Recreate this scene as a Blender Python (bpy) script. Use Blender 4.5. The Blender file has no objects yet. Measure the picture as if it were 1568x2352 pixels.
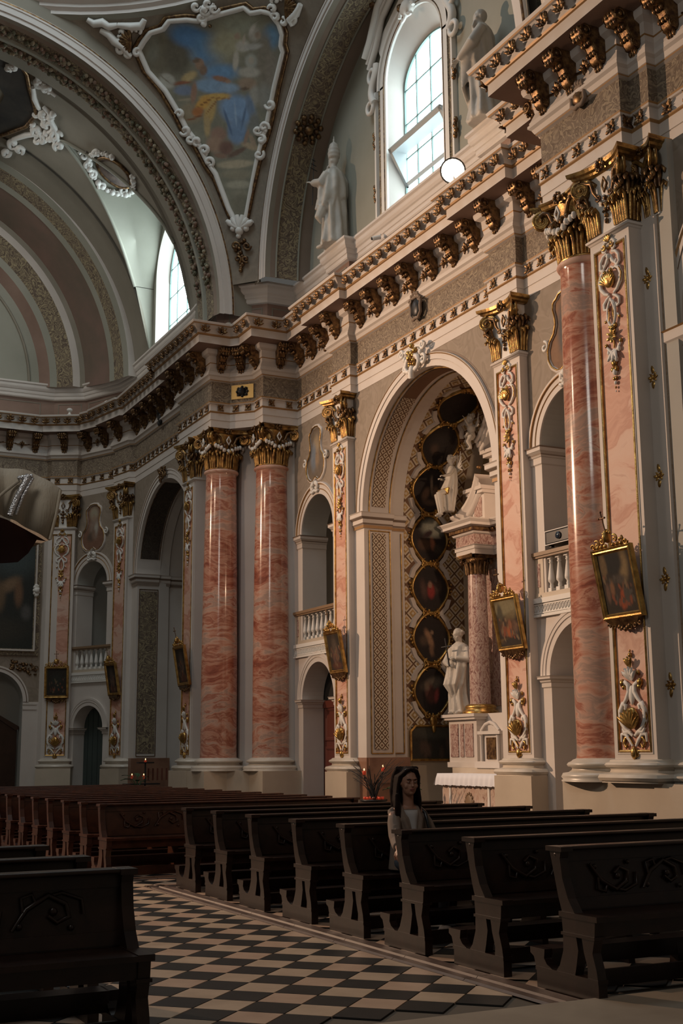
import bpy, bmesh, math, random
import numpy as np
from mathutils import Vector, Matrix, noise
random.seed(7)
pi = math.pi
sc = bpy.context.scene
COL = sc.collection
# ------------------------------------------------------------------ camera
CAMH, FPX = 1.6, 2857.3
YAW, PIT, ROL = math.radians(26.681), math.radians(10.952), math.radians(0.4643)
_f = Vector((math.sin(YAW)*math.cos(PIT), math.cos(YAW)*math.cos(PIT), math.sin(PIT)))
_r = Vector((math.cos(YAW), -math.sin(YAW), 0)); _d = _f.cross(_r)
R_ = math.cos(ROL)*_r + math.sin(ROL)*_d
D_ = -math.sin(ROL)*_r + math.cos(ROL)*_d
EYE = Vector((0, 0, CAMH))
cam = bpy.data.cameras.new('camera'); camo = bpy.data.objects.new('camera', cam); COL.objects.link(camo)
cam.sensor_fit = 'VERTICAL'; cam.sensor_height = 36; cam.lens = FPX/2352*36; cam.clip_start = .05; cam.clip_end = 200
camo.matrix_world = Matrix(((R_.x, -D_.x, -_f.x, 0), (R_.y, -D_.y, -_f.y, 0), (R_.z, -D_.z, -_f.z, CAMH), (0, 0, 0, 1)))
sc.camera = camo
# ------------------------------------------------------------------ view, world, lamps
sc.view_settings.view_transform = 'Standard'; sc.view_settings.look = 'None'
sc.view_settings.gamma = 1; sc.view_settings.use_curve_mapping = False
sc.view_settings.exposure = 0.0
w = bpy.data.worlds.new('world'); sc.world = w; w.use_nodes = True
w.node_tree.nodes['Background'].inputs[0].default_value = (1.0, .96, .88, 1)
w.node_tree.nodes['Background'].inputs[1].default_value = 0.075

def lamp(kind, name, loc, target, energy, color, size=.3, spot=60, blend=.6):
    L = bpy.data.lights.new(name, kind); L.energy = energy; L.color = color
    if kind == 'SPOT': L.spot_size = math.radians(spot); L.spot_blend = blend; L.shadow_soft_size = size
    if kind == 'AREA': L.shape = 'RECTANGLE'; L.size = size[0]; L.size_y = size[1]
    if kind == 'POINT': L.shadow_soft_size = size
    o = bpy.data.objects.new(name, L); COL.objects.link(o); o.location = loc
    if target is not None: o.rotation_euler = (Vector(target)-Vector(loc)).to_track_quat('-Z', 'Y').to_euler()
    return o
WARM = (1.0, .66, .43)
lamp('SPOT', 'nave_spotlight', (-5.0, 29.0, 10.0), (10.8, 14.0, 5.8), 14500, WARM, .12, 78, 1.0)
lamp('SPOT', 'crossing_fill', (-2.6, 21.5, 11.0), (11.6, 20.5, 5.6), 1200, (1.0, .70, .50), .5, 80, 1.0)  # second fill, added across the crossing onto the bay wall
lamp('SPOT', 'chapel_fill', (12.9, 18.2, 6.6), (13.9, 22.6, 4.6), 150, WARM, .08, 120, .9)  # unseen spot added to brighten the chapel side wall and lattice
lamp('AREA', 'dome_daylight', (3.64, 19.93, 23.2), (3.64, 19.93, 0), 640, (.80, .93, 1.0), (7, 7))
lamp('AREA', 'vault_daylight_far', (9.4, 30.0, 14.2), (2.0, 32.0, 12.5), 60, (.78, .93, 1.0), (2.4, 2.6))
lamp('AREA', 'far_bay_fill', (3.2, 31.0, 17.4), (6.0, 31.5, 0), 240, (1.0, .97, .90), (5, 4))  # added fill under the closed vault, stands for the far windows
lamp('AREA', 'nave_fill', (-3.0, 4.0, 10.5), (10.5, 27.0, 6.5), 230, (1.0, .93, .84), (3, 3))  # soft fill added for the faces turned toward the camera

# ------------------------------------------------------------------ pixel rays (to put traced points on real planes)
def ray(x, y): return (x-784)/FPX*R_ + (y-1176)/FPX*D_ + _f
def atX(x, y, X): r = ray(x, y); return EYE + r*(X/r.x)
def atY(x, y, Y): r = ray(x, y); return EYE + r*(Y/r.y)
def atZ(x, y, Z): r = ray(x, y); return EYE + r*((Z-CAMH)/r.z)
SC, SR = Vector((3.64, 19.93, 12.2)), 8.92
def atS(x, y, R=SR):
    r = ray(x, y); o = EYE-SC; a = r.dot(r); b = 2*o.dot(r); c = o.dot(o)-R*R
    return EYE + r*((-b+math.sqrt(max(0, b*b-4*a*c)))/(2*a))
def project(p):
    v = Vector(p)-EYE; z = v.dot(_f); return 784+FPX*v.dot(R_)/z, 1176+FPX*v.dot(D_)/z

# ------------------------------------------------------------------ mesh builder
ORI = {}
class MB:
    def __init__(s): s.v = []; s.f = []; s.m = []; s.s = []
    def add(s, vs, fs, mi=0, sm=False):
        b = len(s.v); s.v.extend([tuple(p) for p in vs])
        for f in fs: s.f.append(tuple(i+b for i in f)); s.m.append(mi); s.s.append(sm)
    def quad(s, a, b, c, d, mi=0): s.add([a, b, c, d], [(0, 1, 2, 3)], mi)
    def poly(s, pts, mi=0): s.add(pts, [tuple(range(len(pts)))], mi)
    def box(s, a, b, mi=0, P=None):
        (x0, y0, z0), (x1, y1, z1) = a, b
        vs = [(x0, y0, z0), (x1, y0, z0), (x1, y1, z0), (x0, y1, z0), (x0, y0, z1), (x1, y0, z1), (x1, y1, z1), (x0, y1, z1)]
        if P: vs = [P(*q) for q in vs]
        s.add(vs, [(0, 3, 2, 1), (4, 5, 6, 7), (0, 1, 5, 4), (1, 2, 6, 5), (2, 3, 7, 6), (3, 0, 4, 7)], mi)
    def grid(s, rows, mi=0, sm=True, closed=False):
        n = len(rows[0]); vs = [p for r in rows for p in r]; fs = []
        for i in range(len(rows)-1):
            for j in range(n if closed else n-1):
                k = (j+1) % n; fs.append((i*n+j, i*n+k, (i+1)*n+k, (i+1)*n+j))
        s.add(vs, fs, mi, sm)
    def prism(s, poly, P, t0, t1, mi=0, sm=False):
        n = len(poly); vs = [P(a, b, t0) for a, b in poly]+[P(a, b, t1) for a, b in poly]
        s.add(vs, [tuple(range(n-1, -1, -1)), tuple(range(n, 2*n))], mi)
        s.add(vs, [(i, (i+1) % n, n+(i+1) % n, n+i) for i in range(n)], mi, sm)
    def lathe(s, prof, c=(0, 0, 0), k=20, mi=0, a0=0, a1=2*pi, sm=True, sq=1.0):
        full = abs(a1-a0-2*pi) < 1e-6; kk = k if full else k+1
        rows = [[(c[0]+r*math.cos(a0+(a1-a0)*j/k), c[1]+r*sq*math.sin(a0+(a1-a0)*j/k), c[2]+z) for j in range(kk)] for r, z in prof]
        s.grid(rows, mi, sm, full)
    def tube(s, pts, rad, k=6, mi=0, cap=True, up=None, flat=1.0):
        pts = [Vector(p) for p in pts]; n = len(pts)
        if not hasattr(rad, '__len__'): rad = [rad]*n
        rows = []; prev = None
        for i, p in enumerate(pts):
            t = (pts[min(i+1, n-1)]-pts[max(i-1, 0)])
            if t.length < 1e-9: t = Vector((0, 0, 1))
            t.normalize()
            if up is not None:
                b = Vector(up)-t*t.dot(Vector(up)); b = b.normalized() if b.length > 1e-6 else t.orthogonal().normalized()
            elif prev is None: b = t.orthogonal().normalized()
            else:
                b = prev-t*t.dot(prev); b = b.normalized() if b.length > 1e-6 else t.orthogonal().normalized()
            prev = b; c = t.cross(b)
            rows.append([p+rad[i]*(math.cos(2*pi*j/k)*c+flat*math.sin(2*pi*j/k)*b) for j in range(k)])
        s.grid(rows, mi, True, True)
        if cap:
            s.add(rows[0], [tuple(range(k-1, -1, -1))], mi); s.add(rows[-1], [tuple(range(k))], mi)
    def ball(s, c, r, k=8, h=5, mi=0, M=None):
        c = Vector(c); r = r if hasattr(r, '__len__') else (r, r, r); rows = []
        for i in range(h+1):
            a = -pi/2+pi*i/h
            row = []
            for j in range(k):
                q = Vector((r[0]*math.cos(a)*math.cos(2*pi*j/k), r[1]*math.cos(a)*math.sin(2*pi*j/k), r[2]*math.sin(a)))
                if M is not None: q = M@q
                row.append(c+q)
            rows.append(row)
        s.grid(rows, mi, True, True)
    def merge(s, o, T=lambda p: p, mo=0):
        s.add([T(p) for p in o.v], [], 0); b = len(s.v)-len(o.v)
        for f, m, q in zip(o.f, o.m, o.s): s.f.append(tuple(i+b for i in f)); s.m.append(m+mo); s.s.append(q)
    def islands(s):
        par = list(range(len(s.v)))
        def fd(a):
            while par[a] != a: par[a] = par[par[a]]; a = par[a]
            return a
        for f in s.f:
            r = fd(f[0])
            for i in f[1:]: par[fd(i)] = r
        return [fd(f[0]) for f in s.f]
    def split(s, key):                       # whole islands sorted into bins by the mean point of the island
        isl = s.islands(); acc = {}
        for r, f in zip(isl, s.f):
            a = acc.setdefault(r, [0, Vector()])
            for i in f: a[0] += 1; a[1] += Vector(s.v[i])
        bins = {}
        for r, f, m, q in zip(isl, s.f, s.m, s.s):
            k = key(acc[r][1]/acc[r][0]); b = bins.setdefault(k, (MB(), {})); mb, mp = b; ids = []
            for i in f:
                if i not in mp: mp[i] = len(mb.v); mb.v.append(s.v[i])
                ids.append(mp[i])
            mb.f.append(tuple(ids)); mb.m.append(m); mb.s.append(q)
        return {k: b[0] for k, b in sorted(bins.items())}
    def mesh(s, name, mats, org=(0, 0, 0)):
        me = bpy.data.meshes.new(name)
        v = np.array(s.v, dtype=float).reshape(-1, 3)-np.array(tuple(org))
        me.from_pydata(v.tolist(), [], s.f)
        for m in (mats if isinstance(mats, (list, tuple)) else [mats]): me.materials.append(m)
        me.polygons.foreach_set('material_index', s.m); me.polygons.foreach_set('use_smooth', s.s); me.update()
        return me
    def build(s, name, mats, parent=None, **pr):
        org = ORI.get(parent, (0, 0, 0)) if parent else (0, 0, 0)
        o = bpy.data.objects.new(name, s.mesh(name, mats, org)); COL.objects.link(o)
        if parent: o.parent = parent; ORI[o] = org
        for k, v in pr.items(): o[k] = v
        return o
def thing(name, label, cat, loc=(0, 0, 0), group=None, rz=0):
    o = bpy.data.objects.new(name, None); COL.objects.link(o); o.location = loc; o.rotation_euler[2] = rz
    o['label'] = label; o['category'] = cat
    if group: o['group'] = group
    ORI[o] = tuple(loc); o.empty_display_size = .2
    return o
def struct(name, mb=None, mats=None):
    o = mb.build(name, mats) if mb else bpy.data.objects.new(name, None)
    if not mb: COL.objects.link(o)
    o['kind'] = 'structure'; return o
def inst(src, name, parent, M):
    o = bpy.data.objects.new(name, src); COL.objects.link(o); o.parent = parent
    org = ORI.get(parent, (0, 0, 0)); o.matrix_local = Matrix.Translation(-Vector(org))@M
    return o
def copy_tree(o, parent=None):
    c = o.copy(); COL.objects.link(c); c.parent = parent
    for ch in list(o.children): copy_tree(ch, c)
    return c
class Fr:                       # wall frame: u along the wall, n out of the wall, z up
    def __init__(s, o, u, n): s.o = Vector((o[0], o[1], 0)); s.u = Vector((u[0], u[1], 0)); s.n = Vector((n[0], n[1], 0))
    def __call__(s, u, n, z): q = s.o+s.u*u+s.n*n; return (q.x, q.y, z)
    def M(s, u, n, z, sc_=1.0):
        q = s(u, n, z); return Matrix(((s.u.x*sc_, s.n.x*sc_, 0, q[0]), (s.u.y*sc_, s.n.y*sc_, 0, q[1]), (0, 0, sc_, q[2]), (0, 0, 0, 1)))
FR = Fr((0, 0), (0, 1), (-1, 0))       # right-hand walls; n = -X, so a plane X=a is n=-a
def frx(X): return Fr((X, 0), (0, 1), (-1, 0))

# ------------------------------------------------------------------ materials
def mat(name, col, rough=.6, metal=0, spec=.5, build=None, coat=0):
    m = bpy.data.materials.new(name); m.use_nodes = True; nt = m.node_tree; b = nt.nodes['Principled BSDF']
    b.inputs['Base Color'].default_value = (*col, 1); b.inputs['Roughness'].default_value = rough
    b.inputs['Metallic'].default_value = metal; b.inputs['Specular IOR Level'].default_value = spec
    b.inputs['Coat Weight'].default_value = coat; b.inputs['Coat Roughness'].default_value = .08
    if build: build(nt, b)
    return m
def N(nt, t, **k):
    n = nt.nodes.new(t)
    for a, v in k.items():
        if a.startswith('i_'): n.inputs[a[2:].replace('_', ' ')].default_value = v
        else: setattr(n, a, v)
    return n
def pos(nt, scale=(1, 1, 1), obj=False):
    mp = N(nt, 'ShaderNodeMapping'); mp.inputs['Scale'].default_value = scale
    if obj: g = N(nt, 'ShaderNodeTexCoord'); nt.links.new(g.outputs['Object'], mp.inputs[0])
    else: g = N(nt, 'ShaderNodeNewGeometry'); nt.links.new(g.outputs['Position'], mp.inputs[0])
    return mp.outputs[0]
def ramp(nt, fac, stops):
    r = N(nt, 'ShaderNodeValToRGB'); e = r.color_ramp.elements
    while len(e) > 1: e.remove(e[-1])
    e[0].position = stops[0][0]; e[0].color = (*stops[0][1], 1)
    for p, c in stops[1:]: q = e.new(p); q.color = (*c, 1)
    nt.links.new(fac, r.inputs[0]); return r.outputs[0]
def noisef(nt, vec, scale, det=4, dist=0, rough=.55):
    n = N(nt, 'ShaderNodeTexNoise'); n.inputs['Scale'].default_value = scale; n.inputs['Detail'].default_value = det
    n.inputs['Distortion'].default_value = dist; n.inputs['Roughness'].default_value = rough
    nt.links.new(vec, n.inputs['Vector']); return n.outputs['Fac']
def bump(nt, b, h, dist=.01, st=.5):
    bp = N(nt, 'ShaderNodeBump'); bp.inputs['Distance'].default_value = dist; bp.inputs['Strength'].default_value = st
    nt.links.new(h, bp.inputs['Height']); nt.links.new(bp.outputs[0], b.inputs['Normal'])
def mottled(c1, c2, scale=1.5, bd=.004, det=5, sca=(1, 1, 1), dist=0.0):
    def f(nt, b):
        v = pos(nt, sca); n = noisef(nt, v, scale, det, dist)
        nt.links.new(ramp(nt, n, [(.3, c1), (.7, c2)]), b.inputs['Base Color'])
        if bd: bump(nt, b, noisef(nt, v, scale*14, 3), bd, .4)
    return f
def marble(stops, zs=1.0, wob=1.0, fine=.5):
    def f(nt, b):
        v = pos(nt, (.30*zs, .30*zs, 1.15*zs)); w1 = N(nt, 'ShaderNodeTexNoise'); w1.inputs['Scale'].default_value = 1.3; w1.inputs['Detail'].default_value = 3
        nt.links.new(pos(nt, (.8, .8, .8)), w1.inputs['Vector'])
        ad = N(nt, 'ShaderNodeVectorMath', operation='MULTIPLY_ADD'); ad.inputs[1].default_value = (.25, .25, .62*wob); nt.links.new(w1.outputs['Color'], ad.inputs[0]); nt.links.new(v, ad.inputs[2])
        n1 = noisef(nt, ad.outputs[0], 1.25, 3, .25, .45); n2 = noisef(nt, ad.outputs[0], 4.6, 6, .5, .62)
        mx = N(nt, 'ShaderNodeMix', data_type='FLOAT'); mx.inputs[0].default_value = .40
        nt.links.new(n1, mx.inputs[2]); nt.links.new(n2, mx.inputs[3])
        nt.links.new(ramp(nt, mx.outputs[0], stops), b.inputs['Base Color'])
    return f
def scrolls(bg, fg, fg2, scale=3.0, lo=.47, hi=.53):      # painted grotesque scrollwork
    def f(nt, b):
        v = pos(nt)
        n = N(nt, 'ShaderNodeTexNoise'); n.inputs['Scale'].default_value = scale; n.inputs['Detail'].default_value = 1.5; n.inputs['Distortion'].default_value = 2.6
        nt.links.new(v, n.inputs['Vector'])
        c = ramp(nt, n.outputs['Fac'], [(lo-.09, bg), (lo, fg), ((lo+hi)/2, bg), (hi, fg2), (hi+.05, bg), (.75, fg)])
        nt.links.new(c, b.inputs['Base Color'])
    return f
WH = mat('white_stucco', (.60, .545, .50), .62, build=mottled((.56, .505, .46), (.63, .58, .535), .9, .002))
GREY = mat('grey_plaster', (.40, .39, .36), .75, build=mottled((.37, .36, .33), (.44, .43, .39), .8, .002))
STONE = mat('beige_limestone', (.50, .42, .33), .5, build=mottled((.46, .385, .30), (.55, .47, .37), 1.2, .002))
BASEST = mat('moulded_base_stone', (.60, .54, .46), .35, build=mottled((.54, .48, .40), (.66, .60, .52), 3, .001))
PINK = mat('pink_marble', (.6, .3, .22), .16, spec=.5, coat=.35, build=marble([(.33, (.44, .19, .12)), (.38, (.24, .07, .045)), (.42, (.42, .15, .095)), (.455, (.56, .30, .21)), (.475, (.33, .115, .075)), (.495, (.50, .22, .145)), (.53, (.60, .38, .29)), (.555, (.40, .28, .23)), (.585, (.56, .34, .26)), (.60, (.36, .14, .095)), (.64, (.54, .27, .19)), (.70, (.42, .17, .115))]))
PINKP = mat('pale_pink_marble', (.62, .36, .28), .55, spec=.3, coat=0, build=marble([(.34, (.50, .22, .15)), (.42, (.62, .34, .25)), (.47, (.50, .24, .17)), (.50, (.64, .40, .31)), (.56, (.66, .45, .36)), (.59, (.52, .30, .23)), (.63, (.64, .40, .31)), (.70, (.55, .28, .20))], .8, 1.6))
PURP = mat('purple_breccia_marble', (.3, .18, .16), .2, build=lambda nt, b: nt.links.new(ramp(nt, noisef(nt, pos(nt, (1, 1, .55)), 7, 7, 2.4, .7), [(.3, (.12, .06, .055)), (.45, (.30, .17, .15)), (.53, (.55, .44, .38)), (.6, (.26, .13, .115)), (.75, (.45, .32, .27))]), b.inputs['Base Color']))
GOLD = mat('gilding', (.62, .38, .12), .32, .85, build=lambda nt, b: (nt.links.new(ramp(nt, noisef(nt, pos(nt), 9, 3), [(.3, (.26, .13, .04)), (.7, (.66, .43, .14))]), b.inputs['Base Color']), bump(nt, b, noisef(nt, pos(nt), 60, 2), .004, .5)))
CGOLD = mat('worn_gilding', (.4, .24, .08), .34, .8, build=lambda nt, b: (nt.links.new(ramp(nt, noisef(nt, pos(nt), 9, 4), [(.32, (.13, .065, .025)), (.68, (.50, .31, .105))]), b.inputs['Base Color']), bump(nt, b, noisef(nt, pos(nt), 60, 2), .005, .5)))
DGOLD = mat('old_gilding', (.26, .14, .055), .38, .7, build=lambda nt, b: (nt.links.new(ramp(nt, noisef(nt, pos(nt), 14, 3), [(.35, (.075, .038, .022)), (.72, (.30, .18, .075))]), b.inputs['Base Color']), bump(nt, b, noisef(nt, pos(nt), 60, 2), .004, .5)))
OCHRE = mat('ochre_line', (.32, .18, .07), .5, .2)
BROWN = mat('brown_painted_plaster', (.2, .15, .12), .8, build=mottled((.185, .135, .10), (.26, .20, .155), .7, .002))
MAUVE = mat('mauve_painted_attic', (.22, .14, .11), .8, build=mottled((.20, .125, .095), (.27, .18, .14), 1, .002))
SPAN = mat('grey_brown_fresco', (.27, .22, .17), .8, build=scrolls((.265, .215, .165), (.295, .24, .19), (.235, .19, .145), 1.3))
FRZ = mat('painted_scroll_frieze', (.2, .15, .1), .8, build=scrolls((.175, .135, .10), (.33, .27, .19), (.12, .088, .062), 4.2))
VAULT = mat('vault_plaster', (.24, .215, .17), .85, build=mottled((.20, .18, .14), (.28, .25, .20), .5, .002))
VAULTG = mat('grey_green_plaster', (.28, .28, .23), .85, build=mottled((.25, .25, .20), (.32, .31, .26), .5, .002))
VORN = mat('painted_flower_band', (.2, .15, .1), .85, build=scrolls((.16, .12, .085), (.36, .30, .18), (.09, .065, .05), 3.6))
SWHITE = mat('white_stucco_relief', (.72, .70, .66), .6)
STAT = mat('white_marble_statue', (.5, .47, .43), .5, build=mottled((.40, .375, .335), (.50, .47, .42), 4, .001))
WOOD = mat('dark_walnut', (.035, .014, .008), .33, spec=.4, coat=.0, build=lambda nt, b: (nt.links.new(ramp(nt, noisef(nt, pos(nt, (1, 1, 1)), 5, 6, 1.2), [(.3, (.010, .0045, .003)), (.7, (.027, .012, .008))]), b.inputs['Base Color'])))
WOODR = mat('warm_lit_walnut', (.09, .032, .018), .3, spec=.45, coat=.0, build=lambda nt, b: (nt.links.new(ramp(nt, noisef(nt, pos(nt, (1, 1, 1)), 5, 6, 1.2), [(.3, (.028, .009, .005)), (.7, (.075, .026, .014))]), b.inputs['Base Color'])))  # same walnut for the far pews, their warmer light put into the colour
REDD = mat('red_brown_door_wood', (.15, .035, .02), .4, coat=.2)
IRON = mat('dark_metal', (.03, .03, .032), .4, .5)
BLACK = mat('black_plastic', (.012, .012, .014), .3)
DARK = mat('unlit_interior', (.03, .028, .025), .9)
TILEB = mat('black_floor_tile', (.018, .018, .017), .5, spec=.2, build=mottled((.010, .010, .010), (.020, .019, .018), 5, .0))
TILEW = mat('cream_floor_tile', (.40, .30, .21), .42, build=mottled((.40, .29, .20), (.52, .39, .28), 4, .0))
TILER = mat('rose_floor_tile', (.38, .26, .19), .42, build=mottled((.40, .265, .185), (.50, .35, .25), 4, .0))
GROUT = mat('floor_bed', (.10, .08, .06), .8)
BORD = mat('brown_floor_border_stone', (.12, .075, .055), .45, build=mottled((.07, .04, .028), (.12, .07, .05), 6, .0))
PALE = mat('pale_step_stone', (.26, .21, .16), .55, build=mottled((.22, .175, .13), (.31, .255, .195), 1.4, .001))
SKYG = bpy.data.materials.new('bright_daylight_glass'); SKYG.use_nodes = True
_n = SKYG.node_tree; _n.nodes.clear(); _e = _n.nodes.new('ShaderNodeEmission'); _o = _n.nodes.new('ShaderNodeOutputMaterial')
_e.inputs[0].default_value = (.80, .96, 1, 1); _e.inputs[1].default_value = 7; _n.links.new(_e.outputs[0], _o.inputs[0])
def emit(name, col, st):
    m = bpy.data.materials.new(name); m.use_nodes = True; b = m.node_tree.nodes['Principled BSDF']
    b.inputs['Base Color'].default_value = (*col, 1); b.inputs['Emission Color'].default_value = (*col, 1); b.inputs['Emission Strength'].default_value = st
    return m
def vcol(name, rough=.7, tex=.35, sc2=25, sp=.4):
    def f(nt, b):
        a = N(nt, 'ShaderNodeVertexColor', layer_name='paint'); n = noisef(nt, pos(nt), sc2, 4, .6)
        m = N(nt, 'ShaderNodeMix', data_type='RGBA', blend_type='OVERLAY'); m.inputs[0].default_value = tex
        nt.links.new(a.outputs[0], m.inputs[6]); nt.links.new(n, m.inputs[7]); nt.links.new(m.outputs[2], b.inputs['Base Color'])
    return mat(name, (.5, .5, .5), rough, spec=sp, build=f)
OIL = vcol('dark_oil_paint', .75, .3, 22, .2); FRESCO = vcol('fresco_paint', .85, .3, 6)
def paint_mesh(me, fn):
    a = me.color_attributes.new('paint', 'FLOAT_COLOR', 'POINT')
    n = len(me.vertices); co = np.empty(n*3); me.vertices.foreach_get('co', co); co = co.reshape(-1, 3)
    c = np.ones((n, 4)); c[:, :3] = fn(co); a.data.foreach_set('color', c.ravel())
def blobs(U, V, base, L):
    c = np.tile(np.array(base, float), (len(U), 1))
    for (cx, cy, rx, ry, rot, col, soft) in L:
        a = math.radians(rot); x = (U-cx)*math.cos(a)+(V-cy)*math.sin(a); y = -(U-cx)*math.sin(a)+(V-cy)*math.cos(a)
        d = np.sqrt((x/rx)**2+(y/ry)**2); k = np.clip((1+soft-d)/(2*soft), 0, 1)[:, None]; k = k*k*(3-2*k)
        c = c*(1-k)+np.array(col)*k
    return c
# ------------------------------------------------------------------ architecture helpers
def offs(path, p):
    P = [Vector((a, b)) for a, b in path]; ns = []
    for i in range(len(P)-1):
        d = (P[i+1]-P[i]).normalized(); ns.append(Vector((-d.y, d.x)))
    out = []
    for i, q in enumerate(P):
        if i == 0: v = ns[0]
        elif i == len(P)-1: v = ns[-1]
        else: v = (ns[i-1]+ns[i])/(1+ns[i-1].dot(ns[i]))
        out.append(q+v*p)
    return out
def sweep(mb, path, prof):
    rows = [[(q.x, q.y, z) for q in offs(path, p)] for p, z, *_ in prof]
    for i in range(len(rows)-1): mb.grid([rows[i], rows[i+1]], prof[i][2] if len(prof[i]) > 2 else 0, False)
def arcpts(uc, zs, r, n=28, a0=pi, a1=0, rz=None):
    rz = rz or r
    return [(uc+r*math.cos(a0+(a1-a0)*i/n), zs+rz*math.sin(a0+(a1-a0)*i/n)) for i in range(n+1)]
def arch_wall(mb, F, n0, u0, u1, z0, z1, uc, r, zs, zb, depth, mlo=0, mhi=0, mj=0, nseg=28, msof=None):
    A = arcpts(uc, zs, r, nseg); msof = mj if msof is None else msof
    if zb > z0: mb.quad(F(u0, n0, z0), F(u1, n0, z0), F(u1, n0, zb), F(u0, n0, zb), mlo)
    for a, b in ((u0, uc-r), (uc+r, u1)):
        mb.quad(F(a, n0, zb), F(b, n0, zb), F(b, n0, zs), F(a, n0, zs), mlo)
        mb.quad(F(a, n0, zs), F(b, n0, zs), F(b, n0, z1), F(a, n0, z1), mhi)
    for (a, za), (b, zb2) in zip(A[:-1], A[1:]): mb.quad(F(a, n0, za), F(b, n0, zb2), F(b, n0, z1), F(a, n0, z1), mhi)
    L = [(uc-r, zb)]+A+[(uc+r, zb)]
    for i, ((a, za), (b, zb2)) in enumerate(zip(L[:-1], L[1:])):
        mb.add([F(a, n0, za), F(b, n0, zb2), F(b, n0-depth, zb2), F(a, n0-depth, za)], [(0, 1, 2, 3)], mj if i in (0, len(L)-2) else msof, 0 < i < len(L)-2)
def archivolt(mb, F, n0, uc, zs, r, prof, nseg=36, a0=pi, a1=0):   # prof (dr, dn, mat)
    rows = []
    for dr, dn, *_ in prof:
        rows.append([F(u, n0+dn, z) for u, z in arcpts(uc, zs, r+dr, nseg, a0, a1)])
    for i in range(len(rows)-1): mb.grid([rows[i], rows[i+1]], prof[i][2] if len(prof[i]) > 2 else 0, True)
def rectframe(mb, F, n0, u0, u1, z0, z1, prof, mi=0):     # prof (inset, dn)
    rows = [[F(u0+i, n0+d, z0+i), F(u1-i, n0+d, z0+i), F(u1-i, n0+d, z1-i), F(u0+i, n0+d, z1-i)] for i, d in prof]
    for a, b in zip(rows[:-1], rows[1:]): mb.grid([a, b], mi, False, True)
def lattice(mb, f, u0, u1, v0, v1, cu, cv, dn=.012, bg=0, fg=1, dot=2):    # f(u,v,n); diamonds proud of a backing
    nu = max(1, round((u1-u0)/cu)); nv = max(1, round((v1-v0)/cv)); cu = (u1-u0)/nu; cv = (v1-v0)/nv
    for j in range(nv*2+1):
        for i in range(nu*2+1):
            if (i+j) % 2 == 0: continue
            c = (u0+i*cu/2, v0+j*cv/2)
            for k, n, m in ((.40, dn, fg), (.17, dn*1.6, dot)):
                P = [(c[0]+a*cu*k, c[1]+b*cv*k) for a, b in ((1, 0), (0, 1), (-1, 0), (0, -1))]
                P = [(min(max(a, u0), u1), min(max(b, v0), v1)) for a, b in P]
                P = [p for q, p in enumerate(P) if p != P[q-1]]
                if len(P) > 2: mb.poly([f(a, b, n) for a, b in P], m)
GB = [(0, 0), (.012, .02), (.035, .022), (.05, 0)]       # gilt bead
# ------------------------------------------------------------------ floor
XL, XR = -6.0, 12.6
fl = MB(); fl.quad((XL, 4, -.012), (XR+3.4, 4, -.012), (XR+3.4, 37, -.012), (XL, 37, -.012)); floor = struct('floor', fl, GROUT)
D = .445                                                  # tile diagonal
def tilemesh(name, m, s=.5):
    mb = MB(); h = D*s*.985; e = h-.004
    mb.add([(h, 0, -.01), (0, h, -.01), (-h, 0, -.01), (0, -h, -.01), (e, 0, 0), (0, e, 0), (-e, 0, 0), (0, -e, 0)],
           [(4, 5, 6, 7), (0, 1, 5, 4), (1, 2, 6, 5), (2, 3, 7, 6), (3, 0, 4, 7)]); return mb.mesh(name, m)
tb, tw, tr = tilemesh('black_tile', TILEB), tilemesh('cream_tile', TILEW), tilemesh('rose_tile', TILER)
restd = [MB(), MB()]; cnt = 0; cand = []
for j in range(-2, 150):
    for i in range(-24, 36):
        X = 4.915-.2225+i*D/2; Y = 7.31+j*D/2-.445
        if (i+j) % 2: continue
        if X < -3 or Y < 6.9+D/2 or X > 10.6 or Y > 30: continue
        blk = (j % 2 == 0)
        aisle = (X < 4.93 and Y < 16.3)
        if not aisle and 4.93 <= X < 5.2 and Y < 15.6: continue
        x, y = project((X, Y, 0)); vis = aisle and -40 < x < 1600 and y < 2400 and X > 1.9
        cand.append((0 if vis else 1, math.hypot(X, Y), X, Y, blk, i*7+j*3))
cand.sort()
for v, dd, X, Y, blk, k in cand:
    me = tb if blk else (tr if k % 5 in (0, 3) else tw)
    if v == 0 and cnt < 296: inst(me, 'tile', floor, Matrix.Translation((X, Y, 0))); cnt += 1
    else:
        mb = restd[0 if blk else 1]; h = D*.5*.985
        mb.add([(X+h, Y, 0), (X, Y+h, 0), (X-h, Y, 0), (X, Y-h, 0)], [(0, 1, 2, 3)])
restd[0].build('far_black_tiles', TILEB, floor, kind='stuff'); restd[1].build('far_cream_tiles', TILER, floor, kind='stuff')
# inlaid border strip beside the pews, and across in front of the far block
def strip(name, pts0, pts1, par):
    mb = MB(); prof = [(a*1.25, b) for a, b in ((0, .002), (.015, .016), (.06, .018), (.07, .010), (.09, .010), (.10, .024), (.17, .024), (.18, .01), (.22, .012), (.25, .002))]
    a, b = Vector(pts0), Vector(pts1); d = (b-a).normalized(); nrm = Vector((d.y, -d.x))
    L = (b-a).length; n = max(1, round(L/1.1))
    for k in range(n):
        mb = MB()
        p, q = a+d*(k*L/n+.003), a+d*((k+1)*L/n-.003)
        mb.grid([[(p.x+nrm.x*o, p.y+nrm.y*o, z), (q.x+nrm.x*o, q.y+nrm.y*o, z)] for o, z in prof], 0, False); mb.build(name, BORD, par)
strip('border_slab', (4.93, 6.9), (4.93, 15.3), floor); strip('border_slab', (4.93, 15.3), (8.9, 15.3), floor)
strip('border_slab', (8.9, 16.1), (4.2, 16.1), floor); strip('border_slab', (4.2, 16.35), (4.2, 30), floor)
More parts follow.
